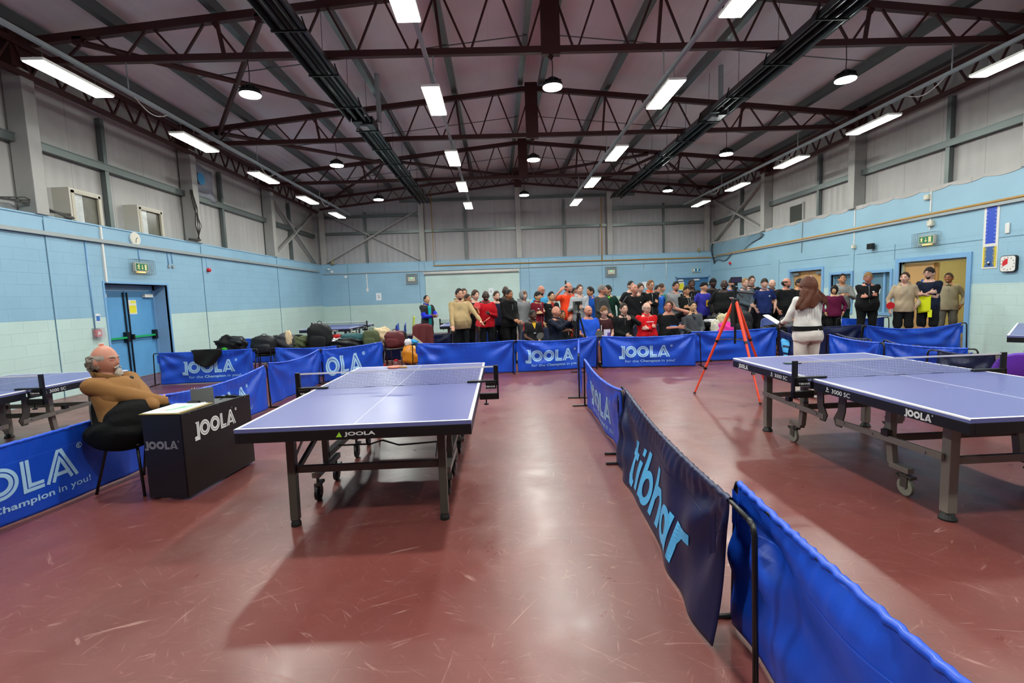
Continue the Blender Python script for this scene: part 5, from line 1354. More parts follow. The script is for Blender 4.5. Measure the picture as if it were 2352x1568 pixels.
# ================================================================ BAGS AND COATS
def blobF(rx, ry, rz, seed, sq=.7, amp=.12, flat=True):
    rnd = random.Random(seed); ph = [rnd.uniform(0, 6.28) for _ in range(6)]
    def sgn(v, e): return math.copysign(abs(v) ** e, v)
    def F(a, b):
        th = 2 * PI * a; ph_ = PI * b
        x = sgn(math.cos(th), sq) * sgn(math.sin(ph_), sq); y = sgn(math.sin(th), sq) * sgn(math.sin(ph_), sq); z = -sgn(math.cos(ph_), sq)
        k = 1 + amp * (math.sin(3 * x + 4 * z + ph[0]) * math.sin(4 * y + 3 * z + ph[1]) + .5 * math.sin(9 * x + 7 * z + ph[2]) * math.sin(8 * y + ph[3]) + .25 * math.sin(17 * z + 13 * x + ph[4]))
        zz = rz * (z * k + 1)
        return (rx * x * k, ry * y * k, max(zz, 0.0) if flat else zz)
    return F
def rucksack(lab, p, rz, s, col, col2=None, strap=True, seed=1, lean=0.0, logo=None):
    t = thing('rucksack', lab, 'bag', p, rz, 'rucksacks'); t.rotation_euler = (lean, 0, rz)
    w, d, h = s
    MB().grid(blobF(w / 2, d / 2, h / 2, seed, .62, .05), 32, 24).build('main_bag', col, t, smooth=True)
    c2 = col2 or col
    m = MB().grid(blobF(w * .36, d * .22, h * .26, seed + 3, .6, .06), 20, 14); m.xf(Matrix.Translation((0, -d * .46, h * .08))); m.build('front_pocket', c2, t, smooth=True)
    MB().tube([(-.05, d * .1, h * .96), (-.045, d * .1, h * 1.06), (0, d * .1, h * 1.09), (.045, d * .1, h * 1.06), (.05, d * .1, h * .96)], .009, 8).build('carry_handle', c2, t, smooth=True)
    MB().tube([(-w * .36, -d * .30, h * .3), (-w * .33, -d * .42, h * .72), (0, -d * .36, h * .93), (w * .33, -d * .42, h * .72), (w * .36, -d * .30, h * .3)], .006, 6).build('zip', M_black, t, smooth=True)
    if strap:
        for x in (-.28, .28): MB().grid(lambda a, b: (w * x - .025 + .05 * a, d * .42 + .06 * math.sin(PI * b), h * (.15 + .75 * b)), 2, 12, .01).build('shoulder_strap', c2, t, smooth=True)
    if logo: MB().box((w * .1, -d * .52 - .02, h * .5), (.05, .02, .03), ry=.4).build('emblem', logo, t)
    return t
def heap(name, lab, cat, p, s, col, seed, rz=0, amp=.2, sq=.8, extra=None, group=None):
    t = thing(name, lab, cat, p, rz, group)
    MB().grid(blobF(s[0] / 2, s[1] / 2, s[2] / 2, seed, sq, amp), 36, 24).build('cloth' if cat != 'bag' else 'main_bag', col, t, smooth=True)
    if extra:
        for i, (nm, off, ss, c) in enumerate(extra):
            m = MB().grid(blobF(ss[0] / 2, ss[1] / 2, ss[2] / 2, seed + 5 + i, .85, .22, False), 24, 16); m.xf(Matrix.Translation(off)); m.build(nm, c, t, smooth=True)
    return t
fab = lambda n, c, r=.8: mat('cloth_' + n, c, r, bump=.25, bscale=35, sheen=.0, spec=.25)
F_blk, F_gry, F_bei, F_olv, F_red, F_wht, F_teal, F_mar = fab('black', '#131416', .6), fab('charcoal', '#3c3d42'), fab('beige', '#c9b493'), fab('olive', '#4a5238'), fab('red', '#a01e22'), fab('white', '#d5d5d8'), fab('teal', '#214f54', .6), fab('maroon', '#5a2529')
M_cg = MATS['chair_leg_grey']
# chairs under the pile, then the pile: positions run left to right
for k, (x, y, rz, lab) in enumerate(((-6.2, 11.3, 0, 'black chair under the pile of black kit on the left'), (-5.32, 11.1, 10, 'black chair under the round black rucksack'), (-4.9, 11.5, -5, 'black chair under the grey and beige coats'),
                       (-4.19, 11.5, 0, 'black chair under the tall black rucksack'), (-3.58, 11.6, 5, 'black chair under the teal and black bags'), (-2.98, 11.6, 0, 'black chair under the olive rucksack'), (-2.45, 11.4, -12, 'grey framed chair holding the maroon rucksack'), (-1.78, 11.25, 8, 'grey framed chair with the maroon coat over its back'))):
    shell_chair('shell_chair', lab, (x, y), R(rz), M_chair_black, M_cg if k > 5 else M_black, group='chairs holding bags')
heap('kit_pile', 'pile of shiny black kit with green touches on a chair, left', 'bag', (-6.2, 11.25, .45), (.62, .4, .42), F_blk, 3, extra=[('green_strap', (-.05, -.18, .10), (.12, .08, .08), fab('green', '#3fae3a')), ('orange_tab', (-.28, -.1, .05), (.06, .05, .06), fab('orange', '#c8692a')), ('folded_sleeve', (.2, -.1, .2), (.3, .2, .2), fab('wet_black', '#2b2f33', .35))])
tag(MB().grid(lambda a, b: (-6.22 + .52 * a + .03 * math.sin(b * 5) - .1 * (b - .5) * (a - .5) * 2, 9.93 - .035 - .02 * math.sin(a * 9 + b * 3) - .004 * b, .70 - b * (.26 + .10 * math.sin(PI * a)) ), 16, 12, .006).grid(lambda a, b: (-6.22 + .52 * a, 9.93 - .035 + .10 * b, .70 + .012 * math.sin(PI * b) - .02 * b), 12, 4, .006).build('draped_garment', F_blk, smooth=True), 'black top hung over the lettered barrier before the blue doors', 'clothes')
rucksack('round black rucksack with a grey sheen on a chair, second pile from the left', (-5.32, 11.0, .45), R(8), (.52, .34, .42), fab('rucksack_black', '#1b1d21', .45), seed=4)
heap('coat', 'charcoal coat draped over a chair with a beige one', 'clothes', (-5.0, 11.35, .45), (.5, .36, .42), F_gry, 8, group='coats on chairs', extra=[('beige_lining', (.14, -.14, .16), (.16, .1, .34), F_bei)])
heap('coat', 'olive coat slumped beside the beige and charcoal one', 'clothes', (-4.66, 11.4, .45), (.34, .34, .34), F_olv, 11, group='coats on chairs')
rucksack('tall plain black rucksack in the middle of the chairs', (-4.19, 11.35, .42), 0, (.54, .34, .66), F_blk, seed=6)
heap('cap', 'red and white woolly cap beside the tall black rucksack', 'hat', (-3.86, 11.5, .68), (.18, .16, .12), F_red, 12)
heap('pullover', 'bundled white pullover right of the tall black rucksack', 'clothes', (-3.80, 11.35, .48), (.30, .24, .24), F_wht, 13, extra=[('red_sleeve', (.16, -.04, .02), (.18, .08, .06), F_red)])
rucksack('teal holdall with a pale rim behind a black jacket', (-3.5, 11.6, .45), 0, (.62, .30, .36), F_teal, F_bei, seed=7, strap=False)
heap('jacket', 'shiny black jacket with red piping lying before the teal holdall', 'clothes', (-3.6, 11.3, .46), (.72, .3, .26), fab('puffer', '#17191c', .4), 14, extra=[('red_piping', (.18, -.06, .17), (.22, .1, .05), F_red)])
rucksack('olive green rucksack leaning on a beige coat', (-3.0, 11.35, .45), R(-5), (.38, .26, .44), F_olv, seed=8, logo=M_white)
heap('coat', 'beige coat behind the olive green rucksack', 'clothes', (-2.80, 11.55, .47), (.40, .3, .44), F_bei, 15, group='coats on chairs')
rucksack('maroon rucksack with a pale emblem on a grey framed chair', (-2.40, 11.1, .46), R(-10), (.44, .30, .40), fab('maroon_nylon', '#5b272b', .5), F_mar, seed=9, logo=M_white)
def coatF(a, b):
    x = -.27 + .54 * a; side = (2 * abs(a - .5)) ** 4
    if b < .5: s = b / .5; return (x, .30 + .05 * math.sin(16 * a) * (1 - s) * .8, .38 + .50 * s - .06 * side)
    s = (b - .5) / .5; return (x * (1 + .15 * s), .25 - .10 * s + .035 * math.sin(17 * a + 3 * s) * s, .88 - .55 * s - .06 * side * (1 - s) + .2 * max(0, .5 - a) * s)
tag(MB().grid(coatF, 20, 24, .012).xf(Matrix.Translation((-1.78, 11.25, 0)) @ Matrix.Rotation(R(8), 4, 'Z') @ Matrix.Diagonal((.86, 1.1, 1.10, 1))).build('maroon_coat', F_mar, smooth=True), 'dark maroon coat hung over the back of a chair left of the tan hoodie man', 'clothes')
tag(MB().add([(-2.0, 10.98, .5), (-1.66, 10.95, .5), (-1.96, 11.02, .74), (-2.0, 11.0, .5), (-1.66, 10.97, .5), (-1.96, 11.04, .74)], [(0, 1, 2), (5, 4, 3), (0, 3, 4, 1), (1, 4, 5, 2), (2, 5, 3, 0)]).build('patterned_cloth', mat('floral', '#b9ad8c', .7, vary=.5, vscale=30)), 'patch of floral cloth showing under the maroon coat', 'cloth')
t = thing('carrier_bag', 'orange plastic carrier bag standing among chair legs behind the barrier gap', 'bag', (-1.98, 10.75, .12))
MB().grid(blobF(.20, .13, .21, 21, .75, .12), 28, 20).build('bag_body', mat('orange_plastic', '#d98a1c', .3, vary=.3, vscale=12), t, smooth=True)
MB().grid(blobF(.075, .05, .07, 22, .8, .25, False), 18, 12).xf(Matrix.Translation((-.06, 0, .42))).build('bag_top', mat('clear_white_plastic', '#cfcfd4', .3), t, smooth=True)
heap('carrier_bag', 'dark blue carrier bag below the orange one', 'bag', (-1.95, 10.8, 0), (.34, .25, .22), mat('navy_plastic', '#23284e', .35), 23)
heap('cap', 'blue cap lying above the orange carrier bag', 'hat', (-1.96, 11.0, .52), (.26, .22, .13), fab('cap_blue', '#2f86c2'), 24)
t = thing('shaker_bottle', 'clear bottle with a red lid under the chair with the maroon rucksack', 'bottle', (-2.38, 11.0, 0))
MB().lathe([(.04, 0), (.048, .16), (.045, .17)], n=16).build('bottle_body', mat('bottle_clear', '#b88f95', .2, alpha=.7), t, smooth=True); MB().lathe([(.048, .17), (.048, .20), (.02, .215)], n=16).build('lid', M_red, t)
heap('red_bag', 'crumpled red bag on the floor beside the shaker bottle', 'bag', (-2.75, 10.95, 0), (.3, .22, .12), F_red, 25)
heap('red_bag', 'red kit bag seen through the gap between the two lettered barriers', 'bag', (2.12, 10.6, 0), (.5, .4, .42), mat('red_nylon', '#b0161c', .5), 26, extra=[('black_strap', (0, -.15, .3), (.2, .1, .08), F_blk)])
# right of the seated row
heap('bag_heap', 'black bag with leopard cloth piled on a chair right of the grey vest man', 'bag', (5.02, 10.9, .44), (.62, .42, .50), F_blk, 31, extra=[('leopard_cloth', (.06, -.16, .20), (.28, .14, .34), mat('leopard', '#c9c09a', .7, vary=.9, vscale=45)), ('white_scarf', (-.2, -.12, .36), (.3, .16, .07), F_wht)])
heap('pink_bag', 'bright pink cloth bag hanging below the leopard cloth', 'bag', (5.08, 10.62, .38), (.46, .22, .40), fab('pink', '#e0389a'), 32, extra=[('cream_fur', (-.24, -.02, .12), (.18, .14, .36), fab('cream_fur', '#cfc9b6'))])
shell_chair('shell_chair', 'black chair under the leopard cloth and pink bag', (5.02, 10.95), 0, M_chair_black, group='chairs holding bags')
rucksack('large black rucksack between the legs of the orange tripod', (5.62, 11.1, .40), R(5), (.62, .36, .62), fab('rucksack_soft', '#202124', .7), seed=33)
shell_chair('shell_chair', 'black chair under the large black rucksack', (5.62, 11.2), 0, M_chair_black, group='chairs holding bags')
heap('jacket', 'black fluffy jacket on the seat before the blue chair back', 'clothes', (6.3, 10.75, .46), (.62, .4, .22), fab('fluffy', '#101010', .95), 34, amp=.3)
heap('jacket', 'black padded jacket beside the large black rucksack', 'clothes', (5.95, 10.5, .35), (.5, .4, .3), F_blk, 35)
heap('coat', 'grey coat thrown over the grey chair left of the white paper', 'clothes', (6.95, 11.05, .46), (.5, .4, .34), fab('mid_grey', '#5a5c60'), 36, group='coats on chairs')
heap('coat', 'black coat on a chair right of the woman in maroon', 'clothes', (8.35, 12.0, .42), (.5, .4, .5), F_blk, 37, group='coats on chairs')
shell_chair('shell_chair', 'black chair under the black coat right of the woman in maroon', (8.35, 12.0), 0, M_chair_black, group='chairs holding bags')
t = thing('flag_stick', 'small yellow green pennant standing behind the far left barriers', 'pennant', (-2.96, 16.6, .3))
MB().grid(lambda a, b: (-.02 + .07 * a + .05 * b, .02 * math.sin(b * 3), .25 + .45 * b), 4, 8, .006).build('cloth', mat('pennant_yellow', '#b9c82a', .5), t, smooth=True); MB().tube([(-.02, 0, -.3), (.04, 0, .75)], .008, 6).build('stick', M_steel_l, t)
# ================================================================ PEOPLE
def skin_mat(c): return mat('skin_' + c, '#' + c, .5, spec=.4)
SK = {'w': 'bd8c74', 'p': 'c79c8a', 'r': 'b47a66', 't': 'b07d5c', 'b': '7a4c34', 'd': '4e3024', 'k': '35211b', 'm': '9a6444', 'o': 'c49a76'}
def cm(c, r=.85): return mat('wear_' + c, '#' + c, r, bump=.08, bscale=90, sheen=.02, spec=.18)
def hm(c): return mat('hair_' + c, '#' + c, .6, bump=.8, bscale=90, spec=.3)
HR = {'bk': '120f0f', 'db': '241812', 'br': '3f2a1c', 'lb': '6b4a2e', 'bl': '8a6a44', 'gr': '6f6c68', 'wh': 'a39b90', 'rd': '5a2a16'}

def headp(dx, dy, dz):
    """unit direction -> point of the head surface, face towards -y, centre of skull at the origin, size for a 1.75 m person"""
    x, y, z = .076 * dx, .096 * dy, .118 * dz
    if dz < -.05: k = min(1, (-dz - .05) / .95); x *= 1 - .34 * k ** 1.4
    if dy > 0 and dz < -.1: y *= 1 - .55 * min(1, (-dz - .1) / .9)
    if dy > 0: y *= 1.04
    if dy < 0:
        y *= .95
        g = lambda cx, cz, sx, sz: math.exp(-(((abs(x) - cx) / sx) ** 2 + ((z - cz) / sz) ** 2))
        y -= .020 * g(0, -.022, .011, .013) + .011 * g(0, 0.0, .008, .02)
        y += .008 * g(.031, .006, .013, .010)
        y -= .004 * g(.028, .026, .02, .007)
        y -= .006 * g(0, -.056, .022, .010) + .009 * g(0, -.098, .024, .016)
        y -= .004 * g(.042, -.03, .016, .018)
    return Vector((x, y, z))
def head_mesh(mb, M, s, f=lambda d: 1.0, nu=40, nv=30):
    def F(a, b):
        th = 2 * PI * a; ph = PI * b
        d = (math.sin(ph) * math.cos(th), math.sin(ph) * math.sin(th), -math.cos(ph))
        return M @ (headp(*d) * (s * f(d)))
    mb.grid(F, nu, nv)
def sst(a, b, x): x = max(0, min(1, (x - a) / (b - a))); return x * x * (3 - 2 * x)

def hair_f(style, seed):
    rn = random.Random(seed); p = [rn.uniform(0, 6) for _ in range(4)]
    def f(d):
        x, y, z = d      # y<0 front
        az = math.atan2(abs(x), -y) / PI         # 0 front .. 1 back
        line = .62 - .30 * sst(.10, .24, az) - .30 * sst(.26, .34, az) - .38 * sst(.52, .62, az) - .12 * sst(.7, .95, az)      # hairline height
        t = .10
        if style == 'short': t = .085
        elif style == 'crop': t = .045
        elif style == 'quiff': t = .10 + .11 * sst(.3, -.5, y) * sst(.5, .95, z); line += .05
        elif style == 'fringe': line -= .26 * sst(.30, .16, az) + .06 * math.sin(14 * x + p[0]) * sst(.3, .16, az); t = .11
        elif style == 'curly': t = .20 + .05 * math.sin(9 * x + p[0]) * math.sin(11 * z + p[1]) 
        elif style == 'afro': t = .13
        elif style == 'bob': t = .20; line = .36 - 1.75 * sst(.16, .36, az)
        elif style == 'tied': t = .075
        elif style == 'sides': 
            m = sst(.27, .34, az) * sst(.50, .25, z) * (sst(-.02, .08, z) if az < .50 else sst(-.62, -.40, z)); return 1 + (.085 + .04 * max(0, az - .4) * 4 + .03 * math.sin(13 * z + p[0]) * math.sin(11 * y)) * m - .12 * (1 - m)
        elif style == 'top': t = .05; line += .2
        elif style == 'hood': t = .22; line = .62 - 2.2 * sst(.22, .34, az)
        elif style == 'cap': t = .12; line = .36 - .35 * sst(.3, .6, az); return 1 + t * sst(line - .04, line + .04, z) - .12 * (1 - sst(line - .04, line + .04, z))
        elif style == 'beanie': t = .12; line = .30 - .35 * sst(.2, .6, az)
        m = sst(line - .10, line + .06, z)
        m = sst(line - .08 + .05 * math.sin(31 * x + 9 * y + p[1]), line + .06, z)
        w = .022 * math.sin(17 * x + 7 * z + p[2]) * math.sin(13 * y + p[3]) + .012 * math.sin(41 * x + 23 * y) * math.sin(37 * z + 11 * x) if style not in ('cap', 'hood', 'beanie') else 0
        return 1 + (t + w) * m - .12 * (1 - m)
    return f
def beard_f(full):
    def f(d):
        x, y, z = d; az = math.atan2(abs(x), -y) / PI
        m = (sst(-.50, -.62, z - .9 * max(0, az - .14)) * sst(.36, .30, az) + .8 * math.exp(-((z + .36) / .045) ** 2) * sst(.30, .22, abs(x))) if not full else sst(-.26, -.40, z) * sst(.40, .33, az)
        m = min(m, 1.0)
        hole = math.exp(-((x / .30) ** 4 + ((z + .49) / .085) ** 4))
        return 1 + ((.018 if not full else .12 * sst(-.3, -.8, z) + .05) * m) * (1 - hole) - .10 * (1 - m * (1 - hole))
    return f

def ik(S, W, l1, l2, pole):
    S = Vector(S); W = Vector(W); d = W - S; L = d.length
    if L > (l1 + l2) * .999: W = S + d * ((l1 + l2) * .999 / L); d = W - S; L = d.length
    a = (l1 * l1 - l2 * l2 + L * L) / (2 * L); h = math.sqrt(max(0, l1 * l1 - a * a)); u = d / L
    p = Vector(pole); p = p - u * p.dot(u); p.normalize()
    return S + u * a + p * h, W

POSES = {   # wrist targets from pelvis centre: (right wrist at -x), (left wrist at +x), finger direction
    'down': ((-.25, -.06, -.02), (.25, -.06, -.02)),
    'cross': ((.05, -.185, .255), (-.05, -.215, .225)),
    'clasp': ((-.05, -.24, .06), (.05, -.24, .06)),
    'lap': ((-.09, -.27, .08), (.09, -.27, .08)),
    'clap': ((-.05, -.30, .36), (.04, -.30, .36)),
    'pocket': ((-.22, -.10, .02), (.22, -.10, .02)),
    'hold': ((-.10, -.30, .24), (.10, -.30, .24)),
    'back': ((-.12, .16, .0), (.12, .16, .0)),
}
def hand(mb, W, E, s, side, curl=.35, palm=None, spread=.12, back=None):
    """palm, four unequal bent fingers and a thumb, pointing on from the forearm E->W"""
    d = (Vector(W) - Vector(E)).normalized() if palm is None else Vector(palm).normalized()
    u = Vector((0, 0, 1)) if abs(d.z) < .8 else Vector((0, -1, 0))
    if back is not None: u = Vector(back)
    ac = d.cross(u).normalized(); nn = ac.cross(d).normalized()      # ac across the palm, nn out of its back
    W = Vector(W); r = .0085 * s
    c = W + d * (.045 * s)
    rings = []
    for k, w_, th in ((0, .024, .018), (.02, .030, .017), (.05, .040, .016), (.085, .040, .013), (.095, .034, .010)):
        rings.append((W + d * (k * s), w_ * s, th * s, ac, nn))
    mb.rings(rings, 12)
    for i, (o, ln) in enumerate(((-.030, .068), (-.010, .078), (.010, .073), (.029, .056))):
        a0 = W + d * (.082 * s) + ac * (o * s); dd = (d + ac * (spread * (i - 1.5) * .5)).normalized()
        ax = dd; p = a0
        for q, (seg, rr) in enumerate(((.45, 1.0), (.30, .92), (.25, .82))):
            ang = curl * (q + .4) * .9
            v = (dd * math.cos(ang) - nn * math.sin(ang)).normalized(); e = p + v * (ln * s * seg)
            mb.caps(p, e, r * rr, r * rr * .92, 7); p = e
    th0 = W + d * (.025 * s) + ac * (side * .026 * s); v = (d * .75 + ac * side * .75 - nn * .25).normalized(); e = th0 + v * (.038 * s); e2 = e + (v * .6 + d * .6).normalized() * (.028 * s)
    mb.caps(th0, e, .012 * s, .0105 * s, 8); mb.caps(e, e2, .0100 * s, .0085 * s, 8)

def person(lab, p, H, rz=0, hr=0, skin='w', hair='short', hc='br', top='222222', topstyle='long', arms='down', bot='15161a', botstyle='long', sit=False, belly=0.0, wide=1.0,
           beard=None, glasses=False, smile=True, wr=None, wl=None, lean=0.0, hp=0.0, voxel=.009, collar=None, logo=None, shoes='1a1a1c', seed=0, group=None, hsc=1.0, extra=None, stripes=None, shirt=None, curl=.35, legs=None, palmr=None, palml=None, backs=None, eyes=True):
    t = thing('person', lab, 'person', (*p, 0), R(rz), group)
    s = H / 1.75 if not sit else (H - .47) / 1.30 + 0.0
    if sit: s = (H - .45) / .825
    if sit: s = max(.8, min(1.1, s))
    z0 = (.99 * s) if not sit else .53
    if sit: z0 = H - .756 * s
    W = 1 + (wide - 1) * .65
    belly = belly * .8; hsc = hsc * 1.05
    rnd = random.Random(seed)
    def T(x, y, z):      # torso frame: z from pelvis centre, leaning back as it rises
        return Vector((x * s, (y + lean * max(z, 0)) * s, z0 + z * s))
    head_c = T(0, -.026, .638)
    Mh = Matrix.Translation(head_c) @ Matrix.Rotation(R(hr), 4, 'Z') @ Matrix.Rotation(-R(hp), 4, 'X')
    hs = s * hsc
    ex = Vector((1, 0, 0)); ey = Vector((0, 1, 0))
    def torso(mb, g, z_from, z_to, bulge=0.0, hem=0.0):
        prof = [(-.10, .172, .118, .0), (0.0, .178, .122, 0), (.08, .168, .115, 0), (.15, .156, .108, 0), (.22, .160, .11, 0), (.30, .172, .116, 0), (.38, .174, .114, .0), (.43, .162, .102, .002), (.465, .138, .088, .004), (.495, .100, .074, .004), (.525, .066, .060, 0)]
        rg = []
        for z, a, b, yo in prof:
            if z < z_from - 1e-6 or z > z_to + 1e-6: continue
            bb = belly * math.exp(-((z - .10) / .15) ** 2)
            gg = g if z < .45 else g * max(.3, (1 - (z - .45) / .1))
            rg.append((T(0, yo - bb * .55, z), (a * W + gg + bb * .5) * s, (b * (W * .5 + .5) + gg + bb * .6) * s, ex, ey))
        mb.rings(rg, 24)
    # joints
    SH = {q: T(q * .160 * W, .005, .432) for q in (-1, 1)}
    pz = POSES[arms] if isinstance(arms, str) else arms
    tr = {-1: wr or pz[0], 1: wl or pz[1]}
    EL, WR = {}, {}
    for q in (-1, 1):
        k = tr[q]; wk = 1 + (W - 1) * .6
        bx = belly * .6 if k[1] < -.15 and k[2] < .35 else 0
        pole = (q * .55, .5, -.7) if k[2] < .42 else (q * .9, .0, -.6)
        EL[q], WR[q] = ik(SH[q], T(k[0] * wk, k[1] - bx, k[2]), .285 * s, .255 * s, pole)
    if not sit:
        HP = {q: T(q * .088 * W, 0, -.03) for q in (-1, 1)}; KN = {q: Vector((q * .10 * s * W, -.015 * s, .50 * s)) for q in (-1, 1)}; AN = {q: Vector((q * .115 * s * W, .03 * s, .09 * s)) for q in (-1, 1)}
    else:
        HP = {q: T(q * .09 * W, 0, -.03) for q in (-1, 1)}
        KN = {q: Vector((q * .155, -.46 * s, .50)) for q in (-1, 1)}; AN = {q: Vector((q * .14, -.42 * s, .09)) for q in (-1, 1)}
        for q in (-1, 1): HP[q].z = max(HP[q].z, .50)
    if legs: KN, AN = legs(KN, AN)
    # --- body: one continuous surface
    b = MB()
    torso(b, -.016, -.1, .54)
    b.caps(T(0, .006, .44), head_c + Mh.to_3x3() @ Vector((0, .018 * s, -.05 * s)), .060 * s, .052 * s, 14)
    head_mesh(b, Mh, hs)
    for q in (-1, 1):
        b.ell(Mh @ Vector((q * .077 * hs, .010 * hs, -.008 * hs)), (.013 * hs, .018 * hs, .031 * hs), 10, 8, Mh.to_3x3())
        b.caps(SH[q], EL[q], .048 * s * (W * .5 + .5), .038 * s, 12); b.caps(EL[q], WR[q], .037 * s, .025 * s, 12)
        pm = (palmr if q < 0 else palml)
        if pm is None and arms == 'cross': pm = (-q * .75, .55, .12)
        bk = {'cross': (0, -1, .1), 'clap': (q, -.1, 0), 'clasp': (q * .4, -1, .5), 'hold': (q * .6, -.5, .6), 'lap': (0, -.3, 1)}.get(arms if isinstance(arms, str) else 'lap', (q, -.4, 0))
        if backs: bk = backs[q]
        hand(b, WR[q], EL[q], s, q, .55 if arms == 'cross' else curl, pm, .12, bk)
        b.caps(HP[q], KN[q], .082 * s * (W * .5 + .5), .054 * s, 14); 
        mid = KN[q].lerp(AN[q], .3) + Vector((0, .02 * s, 0)); b.caps(KN[q], mid, .052 * s, .054 * s, 12); b.caps(mid, AN[q], .054 * s, .034 * s, 12)
        b.caps(AN[q], AN[q] + Vector((0, -.10 * s, -.045 * s)), .032 * s, .026 * s, 10)
    bo = b.build('body', skin_mat(SK[skin]), t, remesh=voxel)
    vx = max(voxel, .008) * 1.15
    # --- top
    tm = cm(top); g = MB()
    loose = .015 if topstyle in ('tee', 'polo') else .019
    torso(g, loose, -.10 if topstyle != 'short' else -.02, .49)
    for q in (-1, 1):
        ra = (.045 * (W * .5 + .5) + loose) * s
        if topstyle in ('tee', 'polo'):
            m_ = SH[q].lerp(EL[q], .62); g.caps(SH[q], m_, ra, .060 * s, 14)
        else:
            w_ = EL[q].lerp(WR[q], .93); g.caps(SH[q], EL[q], ra, .053 * s, 14); g.caps(EL[q], w_, .052 * s, .036 * s, 14)
        g.caps(T(q * .07, .004, .445), SH[q], .045 * s, ra * .90, 12)
    to = g.build('top', tm, t, remesh=vx, fold=.0078 * s, fseed=seed + 1)
    if topstyle in ('hoodie', 'hoodup'):
        m = MB(); pts = []
        for k in range(13):
            a = R(-150 + 300 * k / 12 + 90); pts.append(T(.085 * math.cos(a), .02 + .075 * math.sin(a), .495 + .02 * math.sin(a)))
        m.tube(pts, .032 * s, 10); m.grid(lambda a, b_: T(.11 * math.cos(PI * a) , .05 + .085 * math.sin(PI * a) + .015 * b_, .43 + .13 * b_), 10, 4, .02)
        m.build('hood', tm, to, smooth=True)
        m = MB()
        for q in (-1, 1): m.tube([T(q * .03, -.10, .47), T(q * .035, -.140, .38), T(q * .033, -.148, .30)], .004 * s, 6)
        m.build('drawstrings', cm('9a9a9a') if topstyle == 'hoodie' else tm, to)
    elif topstyle in ('polo', 'jacket', 'zip'):
        m = MB(); cc = cm(collar) if collar else tm
        for q in (-1, 1):
            m.grid(lambda a, b_: T(q * (.012 + .078 * a) * (1 - .12 * b_), -.105 + .13 * a + .01 * b_ - .012, .475 + .035 * a + (.035 if topstyle != 'polo' else .02) * b_), 6, 3, .008)
        m.grid(lambda a, b_: T(.085 * math.cos(PI * a), .03 + .06 * math.sin(PI * a), .49 + .05 * b_), 10, 3, .008)
        m.build('collar', cc, to, smooth=True)
        if topstyle in ('jacket', 'zip'):
            yb = lambda z: -(.118 + loose + .004 + belly * .9 * math.exp(-((z - .10) / .15) ** 2) * 1.15)
            zlo = -.08 if topstyle == 'jacket' else .30
            m = MB().tube([T(0, yb(z) + (.03 if z > .40 else 0) + .0, z) for z in [zlo + (.46 - zlo) * k / 8 for k in range(9)]], .004 * s, 6); m.build('zip', M_chrome, to)
    if shirt:      # a second colour showing at the open neck
        m = MB().add([T(-.045, -.10, .46), T(.045, -.10, .46), T(0.0, -.150, .33), T(-.03, -.06, .50), T(.03, -.06, .50)], [(0, 2, 1), (0, 1, 4, 3)])
        m.build('undershirt', cm(shirt), to)
    if logo:
        yb = -(.118 + loose + .009 + belly * .5)
        for (lx, lz, w_, h_, c) in logo:
            sp = (1 - (lx / .24) ** 2) if abs(lx) < .2 else .3
            m = MB().grid(lambda a, b_: T(lx - w_ / 2 + w_ * a, (yb * (W * .5 + .5)) * math.sqrt(max(.1, 1 - ((lx - w_ / 2 + w_ * a) / (.21 * W)) ** 2)) - .003 - belly * .55 * math.exp(-((lz - .1) / .15) ** 2), lz - h_ / 2 + h_ * b_), 5, 3, -.003)
            m.build('chest_print', mat('print_' + c, '#' + c, .6), to)
    if stripes:
        for q in (-1, 1):
            m = MB()
            for k in (-1, 0, 1):
                S0 = SH[q]; E0 = EL[q]; d = (E0 - S0).normalized(); o_ = Vector((q * .9, k * .32, .4)); o_ = (o_ - d * o_.dot(d)).normalized()
                r0 = (.043 * (W * .5 + .5) + loose) * s; m.bar(S0 + o_ * r0 * 1.02 - d * .03, S0.lerp(E0, .55) + o_ * (r0 - .006), .010 * s, .006)
            m.build('sleeve_stripes', cm(stripes), to)
    # --- trousers or shorts
    g = MB(); torso(g, .006, -.1, .09)
    for q in (-1, 1):
        r1 = .098 * s * (W * .5 + .5)
        if botstyle == 'short':
            m_ = HP[q].lerp(KN[q], .80); g.caps(HP[q], m_, r1, .082 * s, 16)
        else:
            g.caps(HP[q], KN[q], r1, .070 * s, 16); g.caps(KN[q], AN[q] + Vector((0, 0, .01)), .070 * s, .056 * s, 14)
    g.build('trousers' if botstyle != 'short' else 'shorts', cm(bot), t, remesh=vx, fold=.006 * s, fseed=seed + 7)
    for q in (-1, 1):
        A = AN[q]; m = MB(); sm = cm(shoes, .6)
        rg = []
        for y, w_, h_ in ((.075, .028, .035), (.06, .036, .045), (.02, .038, .055), (-.05, .042, .045), (-.11, .046, .034), (-.16, .038, .026), (-.185, .018, .014)):
            rg.append(((A.x + q * -.0 + q * .08 * -y * .6, A.y - .03 + y * s, h_ * s * .95 + .004), w_ * s, h_ * s * .95, ex, Vector((0, 0, 1))))
        m.rings(rg, 14); m.build('shoe', sm, t, smooth=True)
    # --- hair and face
    if hair != 'bald':
        m = MB(); head_mesh(m, Mh, hs, hair_f(hair if hair not in ('bun', 'topknot') else ('tied' if hair == 'bun' else 'sides'), seed), 36, 26)
        if hair == 'bun': m.ell(Mh @ Vector((0, .085 * hs, .085 * hs)), (.045 * hs, .04 * hs, .04 * hs), 12, 8)
        if hair == 'topknot': m.ell(Mh @ Vector((-.05 * hs, .03 * hs, .125 * hs)), (.02 * hs, .022 * hs, .045 * hs), 10, 8)
        nm = {'hood': 'hood', 'cap': 'cap', 'beanie': 'beanie'}.get(hair, 'hair')
